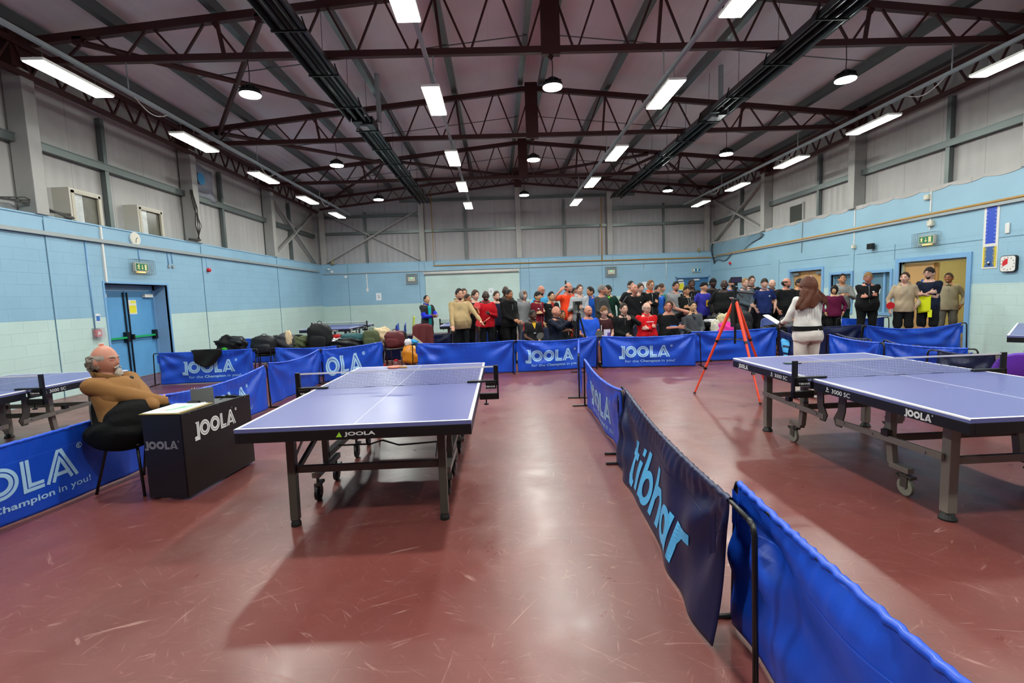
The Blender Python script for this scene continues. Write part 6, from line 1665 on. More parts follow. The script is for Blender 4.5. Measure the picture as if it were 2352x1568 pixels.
        if hair in ('hood', 'cap', 'beanie'): mm = cm(hc if len(hc) == 6 else HR[hc])
        else: mm = hm(HR.get(hc, hc))
        ho = m.build(nm, mm, t, smooth=True)
        if hair == 'cap':
            m = MB().grid(lambda a, b_: Mh @ (Vector((.062 * math.cos(PI * a) * 1.0, -.085 - .065 * math.sin(PI * a) * b_, .052 - .012 * b_)) * hs), 12, 4, .006); m.build('peak', mm, ho, smooth=True)
            m = MB().ell(Mh @ (Vector((0, -.104, .082)) * hs), (.016 * hs, .004 * hs, .014 * hs), 10, 6); m.build('badge', mat('badge_yellow', '#d9b520', .5), ho)
        if hair == 'hood':
            m = MB(); head_mesh(m, Mh, hs, hair_f('fringe', seed), 30, 22); m.build('hair', hm(HR['lb']), t, smooth=True)
    if beard:
        m = MB(); head_mesh(m, Mh, hs, beard_f(beard == 'full'), 36, 26)
        if beard == 'full': m.ell(Mh @ (Vector((0, -.075, -.115)) * hs), (.045 * hs, .035 * hs, .05 * hs), 12, 8)
        m.build('beard', hm(HR.get(hc, '241812') if hair not in ('hood', 'cap', 'beanie', 'bald', 'sides') else '1d1512'), t, smooth=True)
    def fp(x, z): # face surface
        dx = x / .076; dz = z / .118; q = max(.05, 1 - dx * dx - dz * dz); return headp(dx, -math.sqrt(q), dz)
    if eyes:
        for q in (-1, 1):
            c = fp(q * .031, .006)
            m = MB().ell(Mh @ ((c + Vector((0, .004, 0))) * hs), (.0125 * hs, .009 * hs, .0065 * hs), 10, 6, Mh.to_3x3()); e = m.build('eye', mat('eye_white', '#b9aea6', .3), t, smooth=True)
            MB().ell(Mh @ ((c + Vector((0, -.002, 0))) * hs), (.006 * hs, .005 * hs, .0058 * hs), 8, 6, Mh.to_3x3()).build('iris', mat('iris_dark', '#1b130f', .3), e)
            m = MB().tube([Mh @ ((fp(q * x, z) + Vector((0, -.002, 0))) * hs) for x, z in ((.014, .024), (.028, .029), (.044, .025))], .0038 * hs, 6)
            bc = hc if (hair not in ('hood', 'cap', 'beanie', 'bald') and hc in HR) else 'db'
            m.build('eyebrow', hm(HR[bc]), t)
        zc = -.058
        if smile:
            m = MB().tube([Mh @ ((fp(x, z) + Vector((0, -.001, 0))) * hs) for x, z in ((-.028, zc + .008), (-.015, zc + .0), (0, zc - .003), (.015, zc), (.028, zc + .008))], .0062 * hs, 8); mo = m.build('mouth', mat('lips', '#7a3330', .5), t, smooth=True)
            m = MB().tube([Mh @ ((fp(x, z) + Vector((0, -.0062, 0))) * hs) for x, z in ((-.019, zc + .004), (-.01, zc + .001), (0, zc - .0), (.01, zc + .001), (.019, zc + .004))], .0036 * hs, 6); m.build('teeth', mat('teeth_white', '#d8d2c8', .3), mo)
        else:
            MB().tube([Mh @ ((fp(x, zc) + Vector((0, -.001, 0))) * hs) for x in (-.022, -.01, 0, .01, .022)], .0045 * hs, 8).build('mouth', mat('lips', '#7a3330', .5), t, smooth=True)
    if glasses:
        m = MB()
        for q in (-1, 1):
            c = Vector((q * .032, -.098, .004)); m.tube([Mh @ ((c + Vector((.023 * math.cos(a), .004 * abs(math.cos(a)) , .016 * math.sin(a)))) * hs) for a in [2 * PI * k / 14 for k in range(15)]], .0022 * hs, 6)
            m.tube([Mh @ (Vector((q * .055, -.094, .008)) * hs), Mh @ (Vector((q * .083, .01, .006)) * hs)], .0022 * hs, 6)
        m.tube([Mh @ (Vector((-.01, -.1, .008)) * hs), Mh @ (Vector((.01, -.1, .008)) * hs)], .0022 * hs, 6)
        m.build('glasses', M_black, t)
    return t, dict(s=s, T=T, WR=WR, EL=EL, SH=SH, Mh=Mh, hs=hs, z0=z0, to=to, body=bo)
def world(t, v): return (Matrix.Translation(t.location) @ t.rotation_euler.to_matrix().to_4x4()) @ Vector(v)
def held_bat(t, J, q, lab, rot, top=None, off=(0, 0, 0)):
    d = (J['WR'][q] - J['EL'][q]).normalized(); g = J['WR'][q] + d * (.08 * J['s']) + Vector(off)
    b = bat(tuple(world(t, g)), rot, lab, top or M_red)
    M = Euler(rot).to_matrix(); b.location = Vector(b.location) + M @ Vector((0, .078 + .055, 0))
    return b
GP = 'people'
def Pn(lab, x, y, H, **k): return person(lab, (x, y), H, **k)
t, J = Pn('person in black and blue jacket over teal shirt, far left of the group', -1.94, 13.2, 1.66, rz=40, hr=5, hp=22, skin='o', hair='short', hc='bk', top='2b2c30', topstyle='jacket', shirt='1d9aa0', collar='1c2fae', wr=(-.02, -.30, .16), wl=(.10, -.34, .18), bot='14151c', seed=1, smile=False)
m = MB()
for q in (-1, 1): m.caps(J['SH'][q].lerp(J['EL'][q], .75), J['EL'][q], .068, .06, 12); m.caps(J['EL'][q], J['EL'][q].lerp(J['WR'][q], .92), .06, .044, 12)
m.build('blue_sleeves', cm('2434c4'), J['to'], smooth=True)
MB().grid(lambda a, b: J['T'](-.05 + .10 * a, -.150 - .005 * math.sin(PI * a), -.09 + .55 * b), 4, 8, .004).build('shirt_front', cm('1f9fa6'), J['to'], smooth=True)
held_bat(t, J, 1, 'bat held flat by the person in the black and blue jacket', (R(10), 0, R(130)), mat('bat_orange', '#b0653a', .4))
t, J = Pn('person in tan hoodie and black trousers with one palm out, arms spread', -.83, 10.5, 1.75, rz=14, hr=14, skin='w', hair='short', hc='bk', beard='short', top='a8926a', topstyle='hoodie', wide=1.16, belly=.10, wr=(-.20, -.26, -.02), wl=(.36, -.30, .06), palmr=(-.1, -.6, -.75), backs={-1: (-.2, .7, -.7), 1: (.2, .2, 1)}, curl=.12, bot='0f1013', seed=2, voxel=.0065, hsc=1.06)
held_bat(t, J, 1, 'pinkish red bat held out by the person in the tan hoodie', (R(35), R(12), R(-105)), mat('bat_pink', '#e0605c', .4))
Pn('person with brown hair in red half hidden behind the tan hoodie', -.83, 11.9, 1.78, rz=20, skin='w', hair='short', hc='br', top='a51f2c', topstyle='tee', seed=3)
Pn('young person in black clapping beside the tan hoodie', -.70, 11.1, 1.64, rz=40, hr=10, skin='m', hair='crop', hc='db', top='15161b', topstyle='tee', arms='clap', bot='15161b', seed=4)
Pn('person with curly brown hair clapping, black tee and light trousers', -.54, 11.6, 1.72, rz=30, hr=10, skin='p', hair='curly', hc='br', top='141519', topstyle='tee', arms='clap', bot='a2a4aa', seed=5, smile=False)
t, J = Pn('bald person in red long sleeved shirt holding two bats', -.27, 11.1, 1.70, rz=5, hr=5, skin='k', hair='bald', top='b3121f', topstyle='polo', wr=(-.20, -.18, -.06), wl=(.06, -.22, .22), wide=1.04, bot='0f1014', seed=6, voxel=.0075)
m = MB()
for q in (-1, 1): m.caps(J['SH'][q].lerp(J['EL'][q], .5), J['EL'][q], .058, .05, 12); m.caps(J['EL'][q], J['EL'][q].lerp(J['WR'][q], .9), .05, .036, 12)
m.build('sleeves', cm('b3121f'), J['to'], smooth=True)
held_bat(t, J, -1, 'bright red bat hanging low from the hand of the bald person in red', (R(90), 0, R(195)), M_red)
bat((-.47, 10.86, 1.36), (R(80), R(-12), R(20)), 'red bat held upright beside the bald person in red', M_red)
Pn('person with short hair in navy tee between red shirt and black fur coat', -.04, 11.7, 1.68, rz=30, skin='p', hair='quiff', hc='br', beard='short', top='1c1f36', topstyle='tee', seed=7, bot='15161b', wide=1.06)
Pn('bald dark skinned person in black behind the black fur coat', .2, 12.2, 1.81, rz=20, skin='k', hair='bald', top='1a1a1d', topstyle='tee', seed=8)
t, J = Pn('person with dark tied hair and black fur coat, hands clasped', .25, 11.0, 1.70, rz=35, hr=5, skin='m', hair='bun', hc='bk', top='0a0a0b', topstyle='zip', arms='clasp', wide=1.14, belly=.04, bot='0c0c0e', seed=9, voxel=.0075)
m = MB().tube([J['T'](.11 * math.cos(a), .01 + .10 * math.sin(a), .50 + .02 * math.sin(a)) for a in [2 * PI * k / 20 for k in range(21)]], .05, 12); m.build('fur_collar', mat('black_fur', '#0b0b0c', .95, bump=1.0, bscale=200), J['to'], smooth=True)
Pn('young person with grey hood up and grey trousers', .60, 11.5, 1.68, rz=35, hr=5, skin='p', hair='hood', hc='7b7d81', top='7b7d81', topstyle='hoodup', arms='pocket', bot='55565a', seed=10, wide=.92)
Pn('bald person with glasses and beard in light blue and navy shirt', 1.09, 12.2, 1.79, rz=40, skin='r', hair='bald', beard='short', glasses=True, top='3d9fd0', topstyle='tee', seed=11, wide=1.08)
Pn('young person with black bowl hair in maroon jacket, arms crossed', .94, 11.4, 1.64, rz=35, hr=5, skin='o', hair='fringe', hc='bk', top='6b1423', topstyle='jacket', arms='cross', logo=[(-.08, .33, .05, .02, 'd8d8d8'), (.08, .33, .05, .012, 'd8d8d8')], bot='1a1414', seed=12, wide=.94)
Pn('smiling young person with black hair in black tee left of the orange shirt', 1.27, 11.5, 1.62, rz=20, hr=5, skin='o', hair='quiff', hc='bk', top='141518', topstyle='tee', shirt='8c2a26', logo=[(-.09, .33, .05, .01, '9a9a9a')], seed=13, bot='131316')
t, J = Pn('tall balding person in all orange with a topknot raising a hand', 1.72, 11.7, 1.83, rz=10, hr=20, skin='r', hair='topknot', hc='db', beard='short', top='e8441f', topstyle='polo', collar='c83a1c', wr=(-.26, -.22, .56), wl=(.24, -.08, .0), wide=1.10, belly=.08, bot='c23a22', seed=14, voxel=.007)
Pn('young person with dark skin in black, red and yellow shirt holding a black bat, seated', .75, 10.5, 1.23, rz=12, hr=18, skin='d', hair='crop', hc='bk', top='18171a', topstyle='polo', shirt='c79a2a', stripes='b0252a', sit=True, arms='lap', bot='1b1b1e', seed=15, logo=[(0, .24, .05, .02, 'b8b8b8')], voxel=.0075)
bat((.86, 10.02, .70), (R(60), 0, R(-30)), 'black bat resting on the knees of the seated person in black, red and yellow', M_blackp)
t, J = Pn('bald person in navy sweater clapping, seated', 1.26, 10.6, 1.29, rz=50, hr=15, skin='r', hair='bald', top='141a2a', topstyle='zip', sit=True, wr=(.0, -.34, .42), wl=(.10, -.30, .44), palmr=(.1, -.3, .9), palml=(.1, -.3, .9), backs={-1: (-1, 0, 0), 1: (1, 0, 0)}, bot='121319', seed=16, curl=.1, voxel=.0065, wide=1.06, smile=False)
Pn('seated person mostly hidden behind the clapping one in navy', 1.47, 11.1, 1.18, rz=20, skin='m', hair='short', hc='bk', top='18191c', topstyle='tee', sit=True, arms='hold', seed=17)
Pn('person with dark curly hair behind the grey hoodie with the tablet', 1.98, 12.5, 1.70, rz=20, skin='b', hair='afro', hc='bk', top='1b1c20', topstyle='tee', seed=18)
t, J = Pn('person in light grey hoodie holding a dark tablet', 1.96, 11.5, 1.77, rz=5, hr=5, skin='p', hair='short', hc='br', top='9c9fa4', topstyle='hoodie', wr=(-.14, -.28, .26), wl=(-.02, -.30, .22), bot='2a2b30', seed=19, voxel=.0075)
t2 = thing('tablet', 'dark tablet case held against the light grey hoodie', 'tablet', (1.83, 11.17, 1.27), R(-8)); MB().rbox((0, 0, 0), (.17, .012, .22), .005).build('case', mat('tablet_grey', '#4e5452', .5), t2, bevel=.003); MB().box((0, -.008, 0), (.14, .002, .19)).build('cover', mat('tablet_cover', '#3f4644', .5), t2)
Pn('person in bright blue jacket looking left behind the grey sweater', 2.35, 12.1, 1.71, rz=-40, hr=-30, skin='t', hair='quiff', hc='bk', top='1b56b4', topstyle='jacket', seed=20, bot='14151a', smile=False)
Pn('grey haired person in dark grey sweater turned right', 2.51, 11.6, 1.74, rz=35, hr=35, skin='r', hair='short', hc='gr', top='3f4042', topstyle='long', arms='clasp', seed=21, bot='1c1d20', smile=False)
Pn('person in dark green fleece over a bright green shirt looking left', 2.76, 12.0, 1.74, rz=-10, hr=-55, skin='w', hair='short', hc='bk', glasses=True, top='12352b', topstyle='jacket', shirt='63d33a', seed=22, bot='14151a', smile=False, wide=1.05)
t, J = Pn('bald person in bright blue tee with a black bat, seated', 1.97, 10.5, 1.28, rz=2, hr=25, skin='r', hair='bald', beard='short', top='2151c4', topstyle='tee', sit=True, arms='lap', bot='1b2240', botstyle='short', seed=23, wide=1.12, belly=.05, voxel=.0065, smile=False)
bat((2.12, 10.08, .70), (R(55), R(10), R(-40)), 'black bat held between the knees of the seated person in bright blue', M_blackp)
Pn('young brown haired person in maroon and white shirt, seated', 2.35, 10.65, 1.25, rz=5, hr=20, skin='p', hair='fringe', hc='lb', top='3c1d22', topstyle='polo', logo=[(.03, .16, .16, .16, 'c9c3dc'), (.07, .12, .08, .09, '6d4fa8'), (-.10, .28, .02, .12, 'c8c8c8')], sit=True, arms='lap', bot='2a2226', botstyle='short', seed=24, wide=.86, voxel=.007)
Pn('person in black sweater and grey trousers pointing, seated', 2.78, 10.6, 1.30, rz=-2, hr=10, skin='p', hair='short', hc='db', top='0f1012', topstyle='zip', sit=True, wr=(-.02, -.24, .10), wl=(.06, -.36, .45), palml=(-.5, -.8, .1), bot='7f8085', seed=25, wide=1.1, belly=.04, voxel=.007, smile=False)
Pn('tall dark haired person in black tee behind the bald one in black polo', 3.52, 12.7, 1.84, rz=25, skin='p', hair='crop', hc='bk', top='17181b', topstyle='tee', wide=1.12, seed=26)
Pn('bald person looking down in a black polo with grey piping', 3.31, 11.6, 1.73, rz=10, hp=15, skin='r', hair='bald', top='121316', topstyle='polo', stripes='6f7072', logo=[(.10, .32, .03, .02, 'e0e0e0')], arms='back', wide=1.08, bot='131418', seed=27)
Pn('young brown haired person whose face shows right of the bald one in black polo', 3.72, 12.5, 1.75, rz=10, skin='p', hair='curly', hc='br', top='141518', topstyle='tee', seed=28)
Pn('tall person with glasses in black jacket with orange collar, arms crossed', 3.76, 11.8, 1.81, rz=5, hr=15, skin='w', hair='quiff', hc='lb', glasses=True, top='121316', topstyle='jacket', collar='d4502a', arms='cross', bot='131418', seed=29, voxel=.0075)
Pn('white haired person with glasses in red jacket, arms crossed, seated', 3.26, 10.5, 1.30, rz=2, hr=18, skin='p', hair='sides', hc='wh', glasses=True, top='c4121b', topstyle='jacket', arms='cross', sit=True, bot='303238', seed=30, wide=1.14, belly=.06, voxel=.0065, logo=[(.02, .36, .16, .015, 'e6e6e6')])
Pn('bearded person with headband in blue shirt behind the crossed arms', 4.07, 12.2, 1.69, rz=15, skin='w', hair='tied', hc='bk', beard='short', top='2a63c8', topstyle='tee', seed=31)
Pn('person in green shirt half hidden left of the grey hoodie', 4.36, 12.8, 1.74, rz=40, hr=30, skin='w', hair='short', hc='br', top='2b6a5c', topstyle='tee', seed=32)
Pn('bearded person in pale grey hoodie, hands in the pouch', 4.50, 12.1, 1.76, rz=8, skin='r', hair='quiff', hc='bk', beard='short', top='85878b', topstyle='hoodie', arms='clasp', bot='24252a', seed=33, wide=1.08, voxel=.0075)
Pn('dark skinned person in black hooded top by the far blue doors', 5.15, 12.7, 1.82, rz=-5, skin='d', hair='short', hc='bk', top='101114', topstyle='hoodie', wide=1.2, seed=34, bot='101114')
Pn('person with black hair in black hoodie laughing, arms crossed', 4.50, 11.4, 1.65, rz=15, hr=-25, skin='t', hair='fringe', hc='bk', top='121415', topstyle='hoodie', arms='cross', wide=1.1, seed=35, logo=[(.09, .34, .07, .01, '3c8a3a')], bot='111214', voxel=.0075)
Pn('young person in black and yellow cap and violet tee', 5.22, 12.1, 1.73, rz=15, hr=30, skin='w', hair='cap', hc='15161a', top='34349c', topstyle='tee', logo=[(.02, .22, .10, .16, 'd8a72a')], seed=36, bot='15161a', wide=.94)
Pn('dark skinned person in black woolly hat', 5.77, 12.8, 1.83, rz=0, skin='k', hair='beanie', hc='101012', beard='short', top='131417', topstyle='long', wide=1.12, seed=37, smile=False)
Pn('bald dark skinned person in black sweatshirt with a small red and white print', 5.46, 11.5, 1.76, rz=-5, hr=-30, skin='k', hair='bald', top='101113', topstyle='long', wide=1.26, belly=.10, logo=[(.10, .33, .10, .02, 'c8c8cc'), (.10, .305, .06, .02, 'b8242c')], arms='down', bot='131726', seed=38, voxel=.0075)
Pn('person with black hair and a large black beard behind the phone', 6.19, 12.6, 1.81, rz=5, skin='w', hair='short', hc='bk', beard='full', top='2352b0', topstyle='tee', seed=39, wide=1.05)
Pn('person with fair hair in grey blue zipped top, one arm across', 6.28, 12.1, 1.79, rz=-5, skin='p', hair='short', hc='bl', top='4a545e', topstyle='zip', wr=(.02, -.26, .10), wl=(.02, -.28, .02), bot='17181b', seed=40, wide=1.1, voxel=.0075)
Pn('tall person with glasses and black roll neck behind', 6.82, 12.8, 1.85, rz=-10, skin='p', hair='quiff', hc='br', glasses=True, top='131417', topstyle='zip', seed=41, smile=False, arms='back')
Pn('teenager with brown fringe in shiny navy polo', 6.67, 11.9, 1.76, rz=-15, hr=-8, skin='p', hair='fringe', hc='db', top='1b2a5e', topstyle='polo', logo=[(.09, .33, .03, .03, 'd8dce4')], arms='pocket', bot='121318', seed=42, wide=.98, voxel=.0075)
Pn('bald smiling person in navy behind the navy polo', 7.33, 12.7, 1.74, rz=-15, skin='p', hair='bald', top='181d2c', topstyle='zip', seed=43)
Pn('person in black sweatshirt with a blue print, hand on cheek, seated', 3.75, 10.5, 1.33, rz=-5, hr=-15, skin='r', hair='short', hc='br', top='0f1013', topstyle='tee', sit=True, wr=(.10, -.26, .22), wl=(.09, -.14, .60), palml=(-.2, .1, .95), logo=[(.05, .24, .14, .035, '2f6fd0')], bot='131417', seed=44, wide=1.16, belly=.08, voxel=.007)
Pn('person with black hair in grey v neck over navy, smiling, seated', 4.38, 10.75, 1.29, rz=0, hr=0, skin='o', hair='short', hc='bk', top='4a4c50', topstyle='long', shirt='161a30', sit=True, arms='lap', bot='16171b', seed=45, wide=1.02, voxel=.007)
Pn('bearded balding person with reddish face in black tee left of the woman in white', 7.22, 11.9, 1.75, rz=10, hr=30, skin='r', hair='sides', hc='db', beard='short', top='141517', topstyle='tee', belly=.08, wide=1.16, bot='181b28', seed=46, voxel=.0075)
Pn('person with dark hair almost hidden behind the head of the woman in white', 7.80, 12.3, 1.73, rz=20, skin='t', hair='short', hc='bk', top='161719', topstyle='tee', seed=47, wide=1.1)
Pn('person with black bob in plum sweater', 8.25, 11.6, 1.52, rz=-30, hr=-15, skin='o', hair='bob', hc='bk', top='5c1338', topstyle='long', arms='pocket', bot='131316', seed=49, wide=1.0, voxel=.0075)
Pn('person with black hair in pale grey hoodie behind the plum sweater', 8.80, 12.1, 1.80, rz=-25, hp=10, skin='t', hair='quiff', hc='bk', top='8d8e8c', topstyle='hoodie', arms='hold', logo=[(0, .30, .2, .02, '55504c')], bot='12302f', seed=50, voxel=.0075)
Pn('fair haired person with glasses in black tracksuit with white stripes, arms crossed', 8.53, 10.9, 1.80, rz=-25, hr=-10, skin='r', hair='fringe', hc='bl', glasses=True, top='101113', topstyle='jacket', shirt='1d2f5c', stripes='e0e0e0', arms='cross', logo=[(.07, .33, .04, .025, 'e0e0e0'), (.07, .26, .04, .04, 'b5655a')], bot='0f1012', seed=51, wide=1.18, belly=.06, voxel=.0065, smile=False)
t, J = Pn('person in beige hoodie and black shorts holding a red bat at the doorway', 8.93, 10.35, 1.76, rz=-35, hr=-20, skin='p', hair='short', hc='br', top='a3927a', topstyle='hoodie', wr=(-.26, -.16, -.02), wl=(.20, -.16, .04), bot='121214', botstyle='short', seed=52, voxel=.0065, shoes='c8c8c8', smile=False)
held_bat(t, J, -1, 'red bat in the hand of the person in beige hoodie and shorts', (R(80), R(0), R(160)), M_red)
Pn('tall bearded person with glasses in navy and yellow tee, arms crossed', 9.30, 10.15, 1.84, rz=-55, hr=-15, skin='p', hair='fringe', hc='db', beard='short', glasses=True, top='141b2e', topstyle='tee', arms='cross', bot='121316', botstyle='short', seed=53, voxel=.006, smile=False)
t, J = Pn('person in beige zipped sweater and grey trousers in the lit doorway', 10.30, 10.75, 1.72, rz=-40, hr=-20, skin='m', hair='crop', hc='db', top='9a9078', topstyle='zip', shirt='3a3d2a', arms='pocket', bot='66645e', seed=54, voxel=.0065, wide=1.12)
# yellow panel of the navy tee
yt = [o for o in bpy.data.objects if o.get('label', '').startswith('tall bearded person')][0]
for o in yt.children:
    if o.name.startswith('top'):
        m = MB().grid(lambda a, b: (-.19 * math.sin(-.4 + 1.3 * a) , -.150 * math.cos(-.4 + 1.3 * a) - .012, .90 + .36 * b - .04 * a), 12, 8, .006); m.build('yellow_panel', cm('cdd61f'), o, smooth=True)
        MB().grid(lambda a, b: (.03 + .07 * a, -.165 + .01 * a, .78 + .16 * b), 2, 4, .005).build('yellow_cloth', cm('d6dd2a'), o)
# chairs of the seated row
for k, (x, y, rz, d) in enumerate(((.75, 10.62, 12, 'the person in black, red and yellow'), (1.26, 10.72, 50, 'the clapping person in navy'), (1.47, 11.22, 20, 'the hidden person in black'), (1.97, 10.62, 2, 'the person in bright blue'), (2.35, 10.77, 5, 'the young person in maroon and white'),
        (2.78, 10.72, -2, 'the pointing person'), (3.26, 10.62, 2, 'the person in red'), (3.75, 10.62, -5, 'the person with hand on cheek'), (4.38, 10.87, 0, 'the person in grey v neck'))):
    shell_chair('shell_chair', 'dark blue shell chair under ' + d, (x, y), R(rz), mat('chair_navy', '#27324f', .5), M_cg, group='chairs of the seated row')

# ---------------- woman in white, seen from behind
t, J = Pn('person with long auburn hair in white jacket and trousers, back turned', 4.19, 6.4, 1.655, rz=186, hr=0, hp=16, skin='p', hair='tied', hc='rd', top='d9d6d0', topstyle='long', wr=(-.09, -.32, .16), wl=(.14, -.34, .10), bot='cfc8c2', seed=48, voxel=.006, wide=1.10, shoes='d8d8d8', eyes=True)
T = J['T']
H0 = J['Mh']
def hairF(a, b):      # curtain from the crown down the back
    th = PI * (-.16 + 1.32 * a); ang = th
    top = Vector((.083 * math.cos(ang), .02 + .098 * math.sin(ang), .0))
    if b < .35:
        k = b / .35; ph = PI / 2 * (1 - k); r = math.cos(ph)
        return H0 @ (Vector((top.x * r, .012 + top.y * r, .128 * math.sin(ph) - .02 * k)) * J['hs'] * 1.12)
    k = (b - .35) / .65
    p0 = H0 @ (Vector((top.x, .012 + top.y, -.02)) * J['hs'] * 1.12)
    spread = 1 + 1.45 * k ** .8; c = T(0, 0, .60)
    x = (p0.x - c.x) * spread + .012 * math.sin(9 * a + 7 * k); y = c.y + max((p0.y - c.y), .0) * .8 + .03 + .03 * k + .007 * math.sin(34 * a + 3 * k) + .004 * math.sin(71 * a)
    ln = .22 + .05 * math.sin(6 * a + 1) + .045 * math.sin(23 * a + 1) * math.sin(9 * a)
    return Vector((x, y if y > .09 * k else .09 * k, p0.z - ln * k))
MB().grid(hairF, 56, 30, .014).build('long_hair', mat('hair_auburn', '#522510', .52, bump=.3, bscale=60, vary=.35, vscale=9, spec=.3), t, smooth=True)
MB().ell(H0 @ (Vector((0, .01, .045)) * J['hs']), (.088 * J['hs'], .110 * J['hs'], .098 * J['hs']), 24, 16).build('crown_hair', MATS['hair_auburn'], t, smooth=True)
m = MB()
for k in range(150):
    a = .02 + .96 * k / 149; pts = [hairF(a + .015 * math.sin(k * 3.1 + b * 5), b) + Vector((0, .012 + .004 * math.sin(k), 0)) for b in [.04 + .96 * j / 13 for j in range(14)]]
    if k % 3 == 0: pts.append(pts[-1] + Vector((.02 * math.sin(k), .012, -.03 - (.13 if 50 < k < 100 else .03) * abs(math.sin(k * 1.7)))))
    m.tube(pts, .0022, 5, .0008)
m.build('loose_strands', mat('hair_auburn_light', '#66351b', .45, spec=.5), t, smooth=True)
m = MB().rings([(T(0, 0, .01), .222 * J['s'] * 1.02, .155 * J['s'], Vector((1, 0, 0)), Vector((0, 1, 0))), (T(0, 0, .075), .212 * J['s'] * 1.02, .150 * J['s'], Vector((1, 0, 0)), Vector((0, 1, 0)))], 32)
m.build('waistband', cm('0d0d10'), J['to'], smooth=False)
m = MB()
for q in (-1, 1):
    d = (J['WR'][q] - J['EL'][q]).normalized(); m.caps(J['WR'][q] - d * .035, J['WR'][q] - d * .012, .040, .038, 14)
    S0 = J['SH'][q]; m.tube([S0 + Vector((-q * .012 + q * .004 * math.sin(a) * 3, .088 * math.cos(a), .088 * math.sin(a) + .0)) * 1.0 for a in [R(-50 + 150 * k / 10) for k in range(11)]], .006, 6)
m.build('black_trim', cm('101014'), J['to'], smooth=True)
# fuller seat of the trousers with a back pocket
m = MB()
for q in (-1, 1): m.ell(T(q * .094, .050, -.075), (.112 * J['s'], .085 * J['s'], .125 * J['s']), 18, 14)
m.rings([(T(0, .01, .02), .205 * J['s'], .145 * J['s'], Vector((1, 0, 0)), Vector((0, 1, 0))), (T(0, .015, -.06), .218 * J['s'], .155 * J['s'], Vector((1, 0, 0)), Vector((0, 1, 0))), (T(0, .01, -.14), .212 * J['s'], .145 * J['s'], Vector((1, 0, 0)), Vector((0, 1, 0)))], 28)
m.build('trouser_seat', cm('cfc8c2'), t, remesh=.011, fold=.003, fseed=5)
m = MB().tube([T(-.15, .125, -.02), T(-.11, .139, -.022), T(-.07, .144, -.023)], .003, 6).tube([T(-.15, .128, -.032), T(-.11, .141, -.034), T(-.07, .146, -.035)], .003, 6); m.build('back_pocket', cm('b9b2a8'), t)
d = (J['WR'][1] - J['EL'][1]).normalized(); pp = world(t, J['WR'][1] + d * .12 + Vector((.02, -.06, .05)))
o = thing('paper_sheets', 'white sheets of paper held by the person in white', 'paper', tuple(pp), R(186)); o.rotation_euler = (R(-25), R(-15), R(200))
MB().grid(lambda a, b: (-.10 + .2 * a, -.145 + .29 * b, .018 * math.sin(PI * a)), 8, 6, .0015).build('sheet', mat('paper_pinkish', '#e2dcea', .6), o, smooth=True); MB().grid(lambda a, b: (-.09 + .2 * a, -.15 + .29 * b, .006 + .03 * math.sin(PI * a)), 8, 6, .0015).build('sheet', mat('paper_plain', '#dfe4ea', .6), o, smooth=True)

# ---------------- the umpire
def ulegs(KN, AN):
    KN[-1] = Vector((-.10, -.40, .54)); KN[1] = Vector((.08, -.40, .56)); AN[-1] = Vector((-.08, -.26, .09)); AN[1] = Vector((.10, -.28, .09)); return KN, AN
t, J = Pn('elderly seated umpire, balding with white goatee, brown sweater, arms crossed', -3.23, 4.2, 1.235, rz=82, hr=6, hp=2, skin='r', hair='sides', hc='wh', top='805a33', topstyle='polo', arms='cross', wr=(.06, -.29, .24), wl=(-.06, -.32, .20), palmr=(.7, .3, -.1), palml=(-.4, .8, .3), sit=True, belly=.17, wide=1.22, lean=.34, bot='0e0e0f', seed=60, voxel=.0048, hsc=1.12, legs=ulegs, smile=False, shoes='131313', eyes=False) 
# umpire details: sleeves, jacket on the lap, goatee, closed eyes, clip microphone
hs, Mh, T = J['hs'], J['Mh'], J['T']
m = MB()
for q in (-1, 1): m.caps(J['SH'][q], J['EL'][q], .078, .068, 18); m.caps(J['EL'][q], J['EL'][q].lerp(J['WR'][q], .95), .068, .046, 18)
m.ell(T(0, -.03, .33), (.20, .17, .16), 20, 16)
m.build('sleeves', cm('805a33'), J['to'], remesh=.008, fold=.005, fseed=61)
m = MB()
m.ell((0, -.08, .62), (.26, .25, .19), 22, 16); m.ell((0, -.24, .56), (.20, .24, .12), 18, 14); m.ell((0, .06, .53), (.22, .13, .13), 20, 14); m.ell((-.12, -.02, .52), (.19, .30, .15), 18, 14); m.ell((.02, -.26, .53), (.2, .24, .11), 16, 12)
m.build('coat_on_lap', mat('wear_lap', '#060607', .8, bump=.3, bscale=30, spec=.15), t, remesh=.012, fold=.010, fseed=62)
m = MB(); m.ell(Mh @ (Vector((0, -.094, -.098)) * hs), (.030 * hs, .022 * hs, .036 * hs), 14, 10); m.tube([Mh @ (Vector((x, -.098 + abs(x) * .3, -.045 - abs(x) * .5)) * hs) for x in (-.03, -.015, 0, .015, .03)], .008 * hs, 8)
m.build('goatee', hm('b8ab9c'), t, remesh=.004, fold=.002, foldf=4)
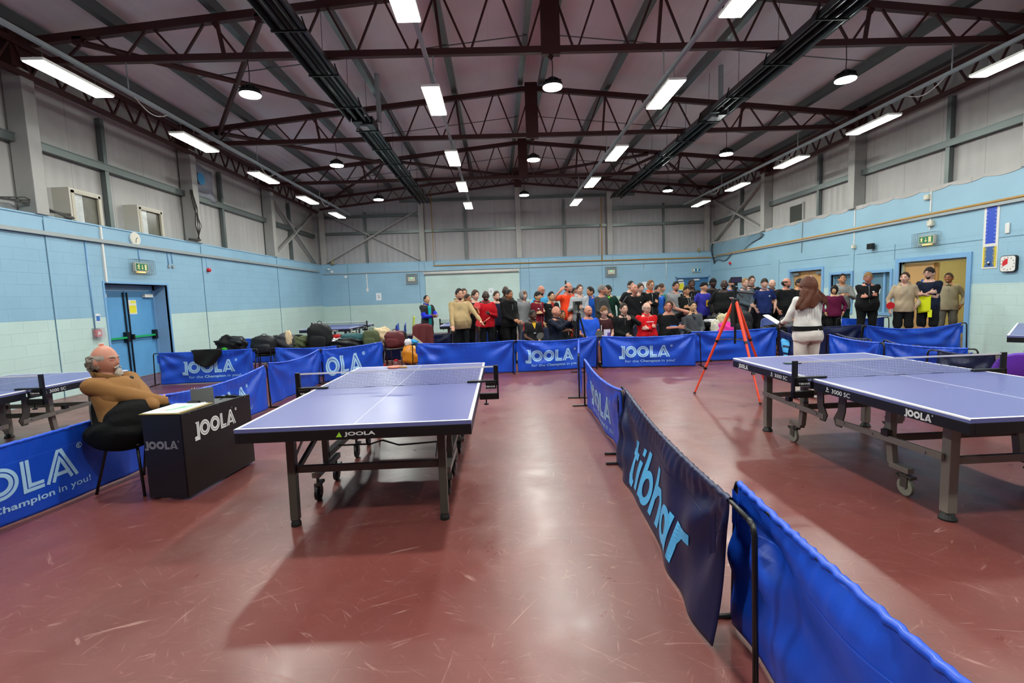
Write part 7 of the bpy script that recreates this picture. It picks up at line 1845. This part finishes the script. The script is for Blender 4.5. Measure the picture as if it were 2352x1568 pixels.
for q in (-1, 1):
    MB().tube([Mh @ (Vector((q * x, -.087 + (x - .018) * .55, z)) * hs) for x, z in ((.018, .004), (.030, .0), (.043, .004))], .0045 * hs, 8).build('closed_eyelid', skin_mat('a9614f'), t, smooth=True)
    MB().tube([Mh @ (Vector((q * x, -.096 + (x - .012) * .6, z)) * hs) for x, z in ((.012, .022), (.028, .029), (.046, .024))], .005 * hs, 8).build('eyebrow', hm(HR['wh']), t, smooth=True)
m = MB(); m.ell(Mh @ (Vector((0, .088, -.02)) * hs), (.066 * hs, .036 * hs, .058 * hs), 16, 12); m.ell(Mh @ (Vector((0, .095, -.055)) * hs), (.05 * hs, .035 * hs, .04 * hs), 16, 12)
for q in (-1, 1): m.ell(Mh @ (Vector((q * .068, .05, .012)) * hs), (.02 * hs, .04 * hs, .042 * hs), 12, 10)
m.build('back_hair', hm('857d73'), t, remesh=.005, fold=.005, foldf=5, fseed=9)
m = MB(); rn = random.Random(4)
for k in range(150):
    q = rn.choice((-1, 1)); a = rn.uniform(.30, .98); el = rn.uniform(-.45, .42)
    if a < .52 and el < .1: continue
    th = -PI / 2 + q * PI * a; d = (math.cos(th) * math.cos(el), math.sin(th) * math.cos(el), math.sin(el))
    p = headp(*d) * 1.05; n_ = Vector(d); e = p + n_ * rn.uniform(.003, .015) + Vector((0, .02, -.02)) * rn.uniform(.3, 1.3)
    m.tube([Mh @ (p * hs), Mh @ ((p.lerp(e, .5) + n_ * .004) * hs), Mh @ (e * hs)], .0016, 4, .0006)
m.build('wispy_hair', hm('9c948a'), t)
m = MB()
for q in (-1, 1): m.grid(lambda a, b: T(q * (.02 + .085 * a), -.125 + .15 * a - .01, .46 + .05 * a + .04 * b), 6, 3, .008)
m.grid(lambda a, b: T(.10 * math.cos(PI * a), .045 + .07 * math.sin(PI * a), .50 + .05 * b), 10, 3, .01); m.build('shirt_collar', cm('7d5a34'), J['to'], smooth=True)
tag(MB().ell(tuple(world(t, T(.05, -.165, .47))), (.016, .016, .02), 10, 8).build('clip_microphone', M_rubber, smooth=True), 'small black clip microphone at the collar of the umpire', 'microphone')
bake_all()
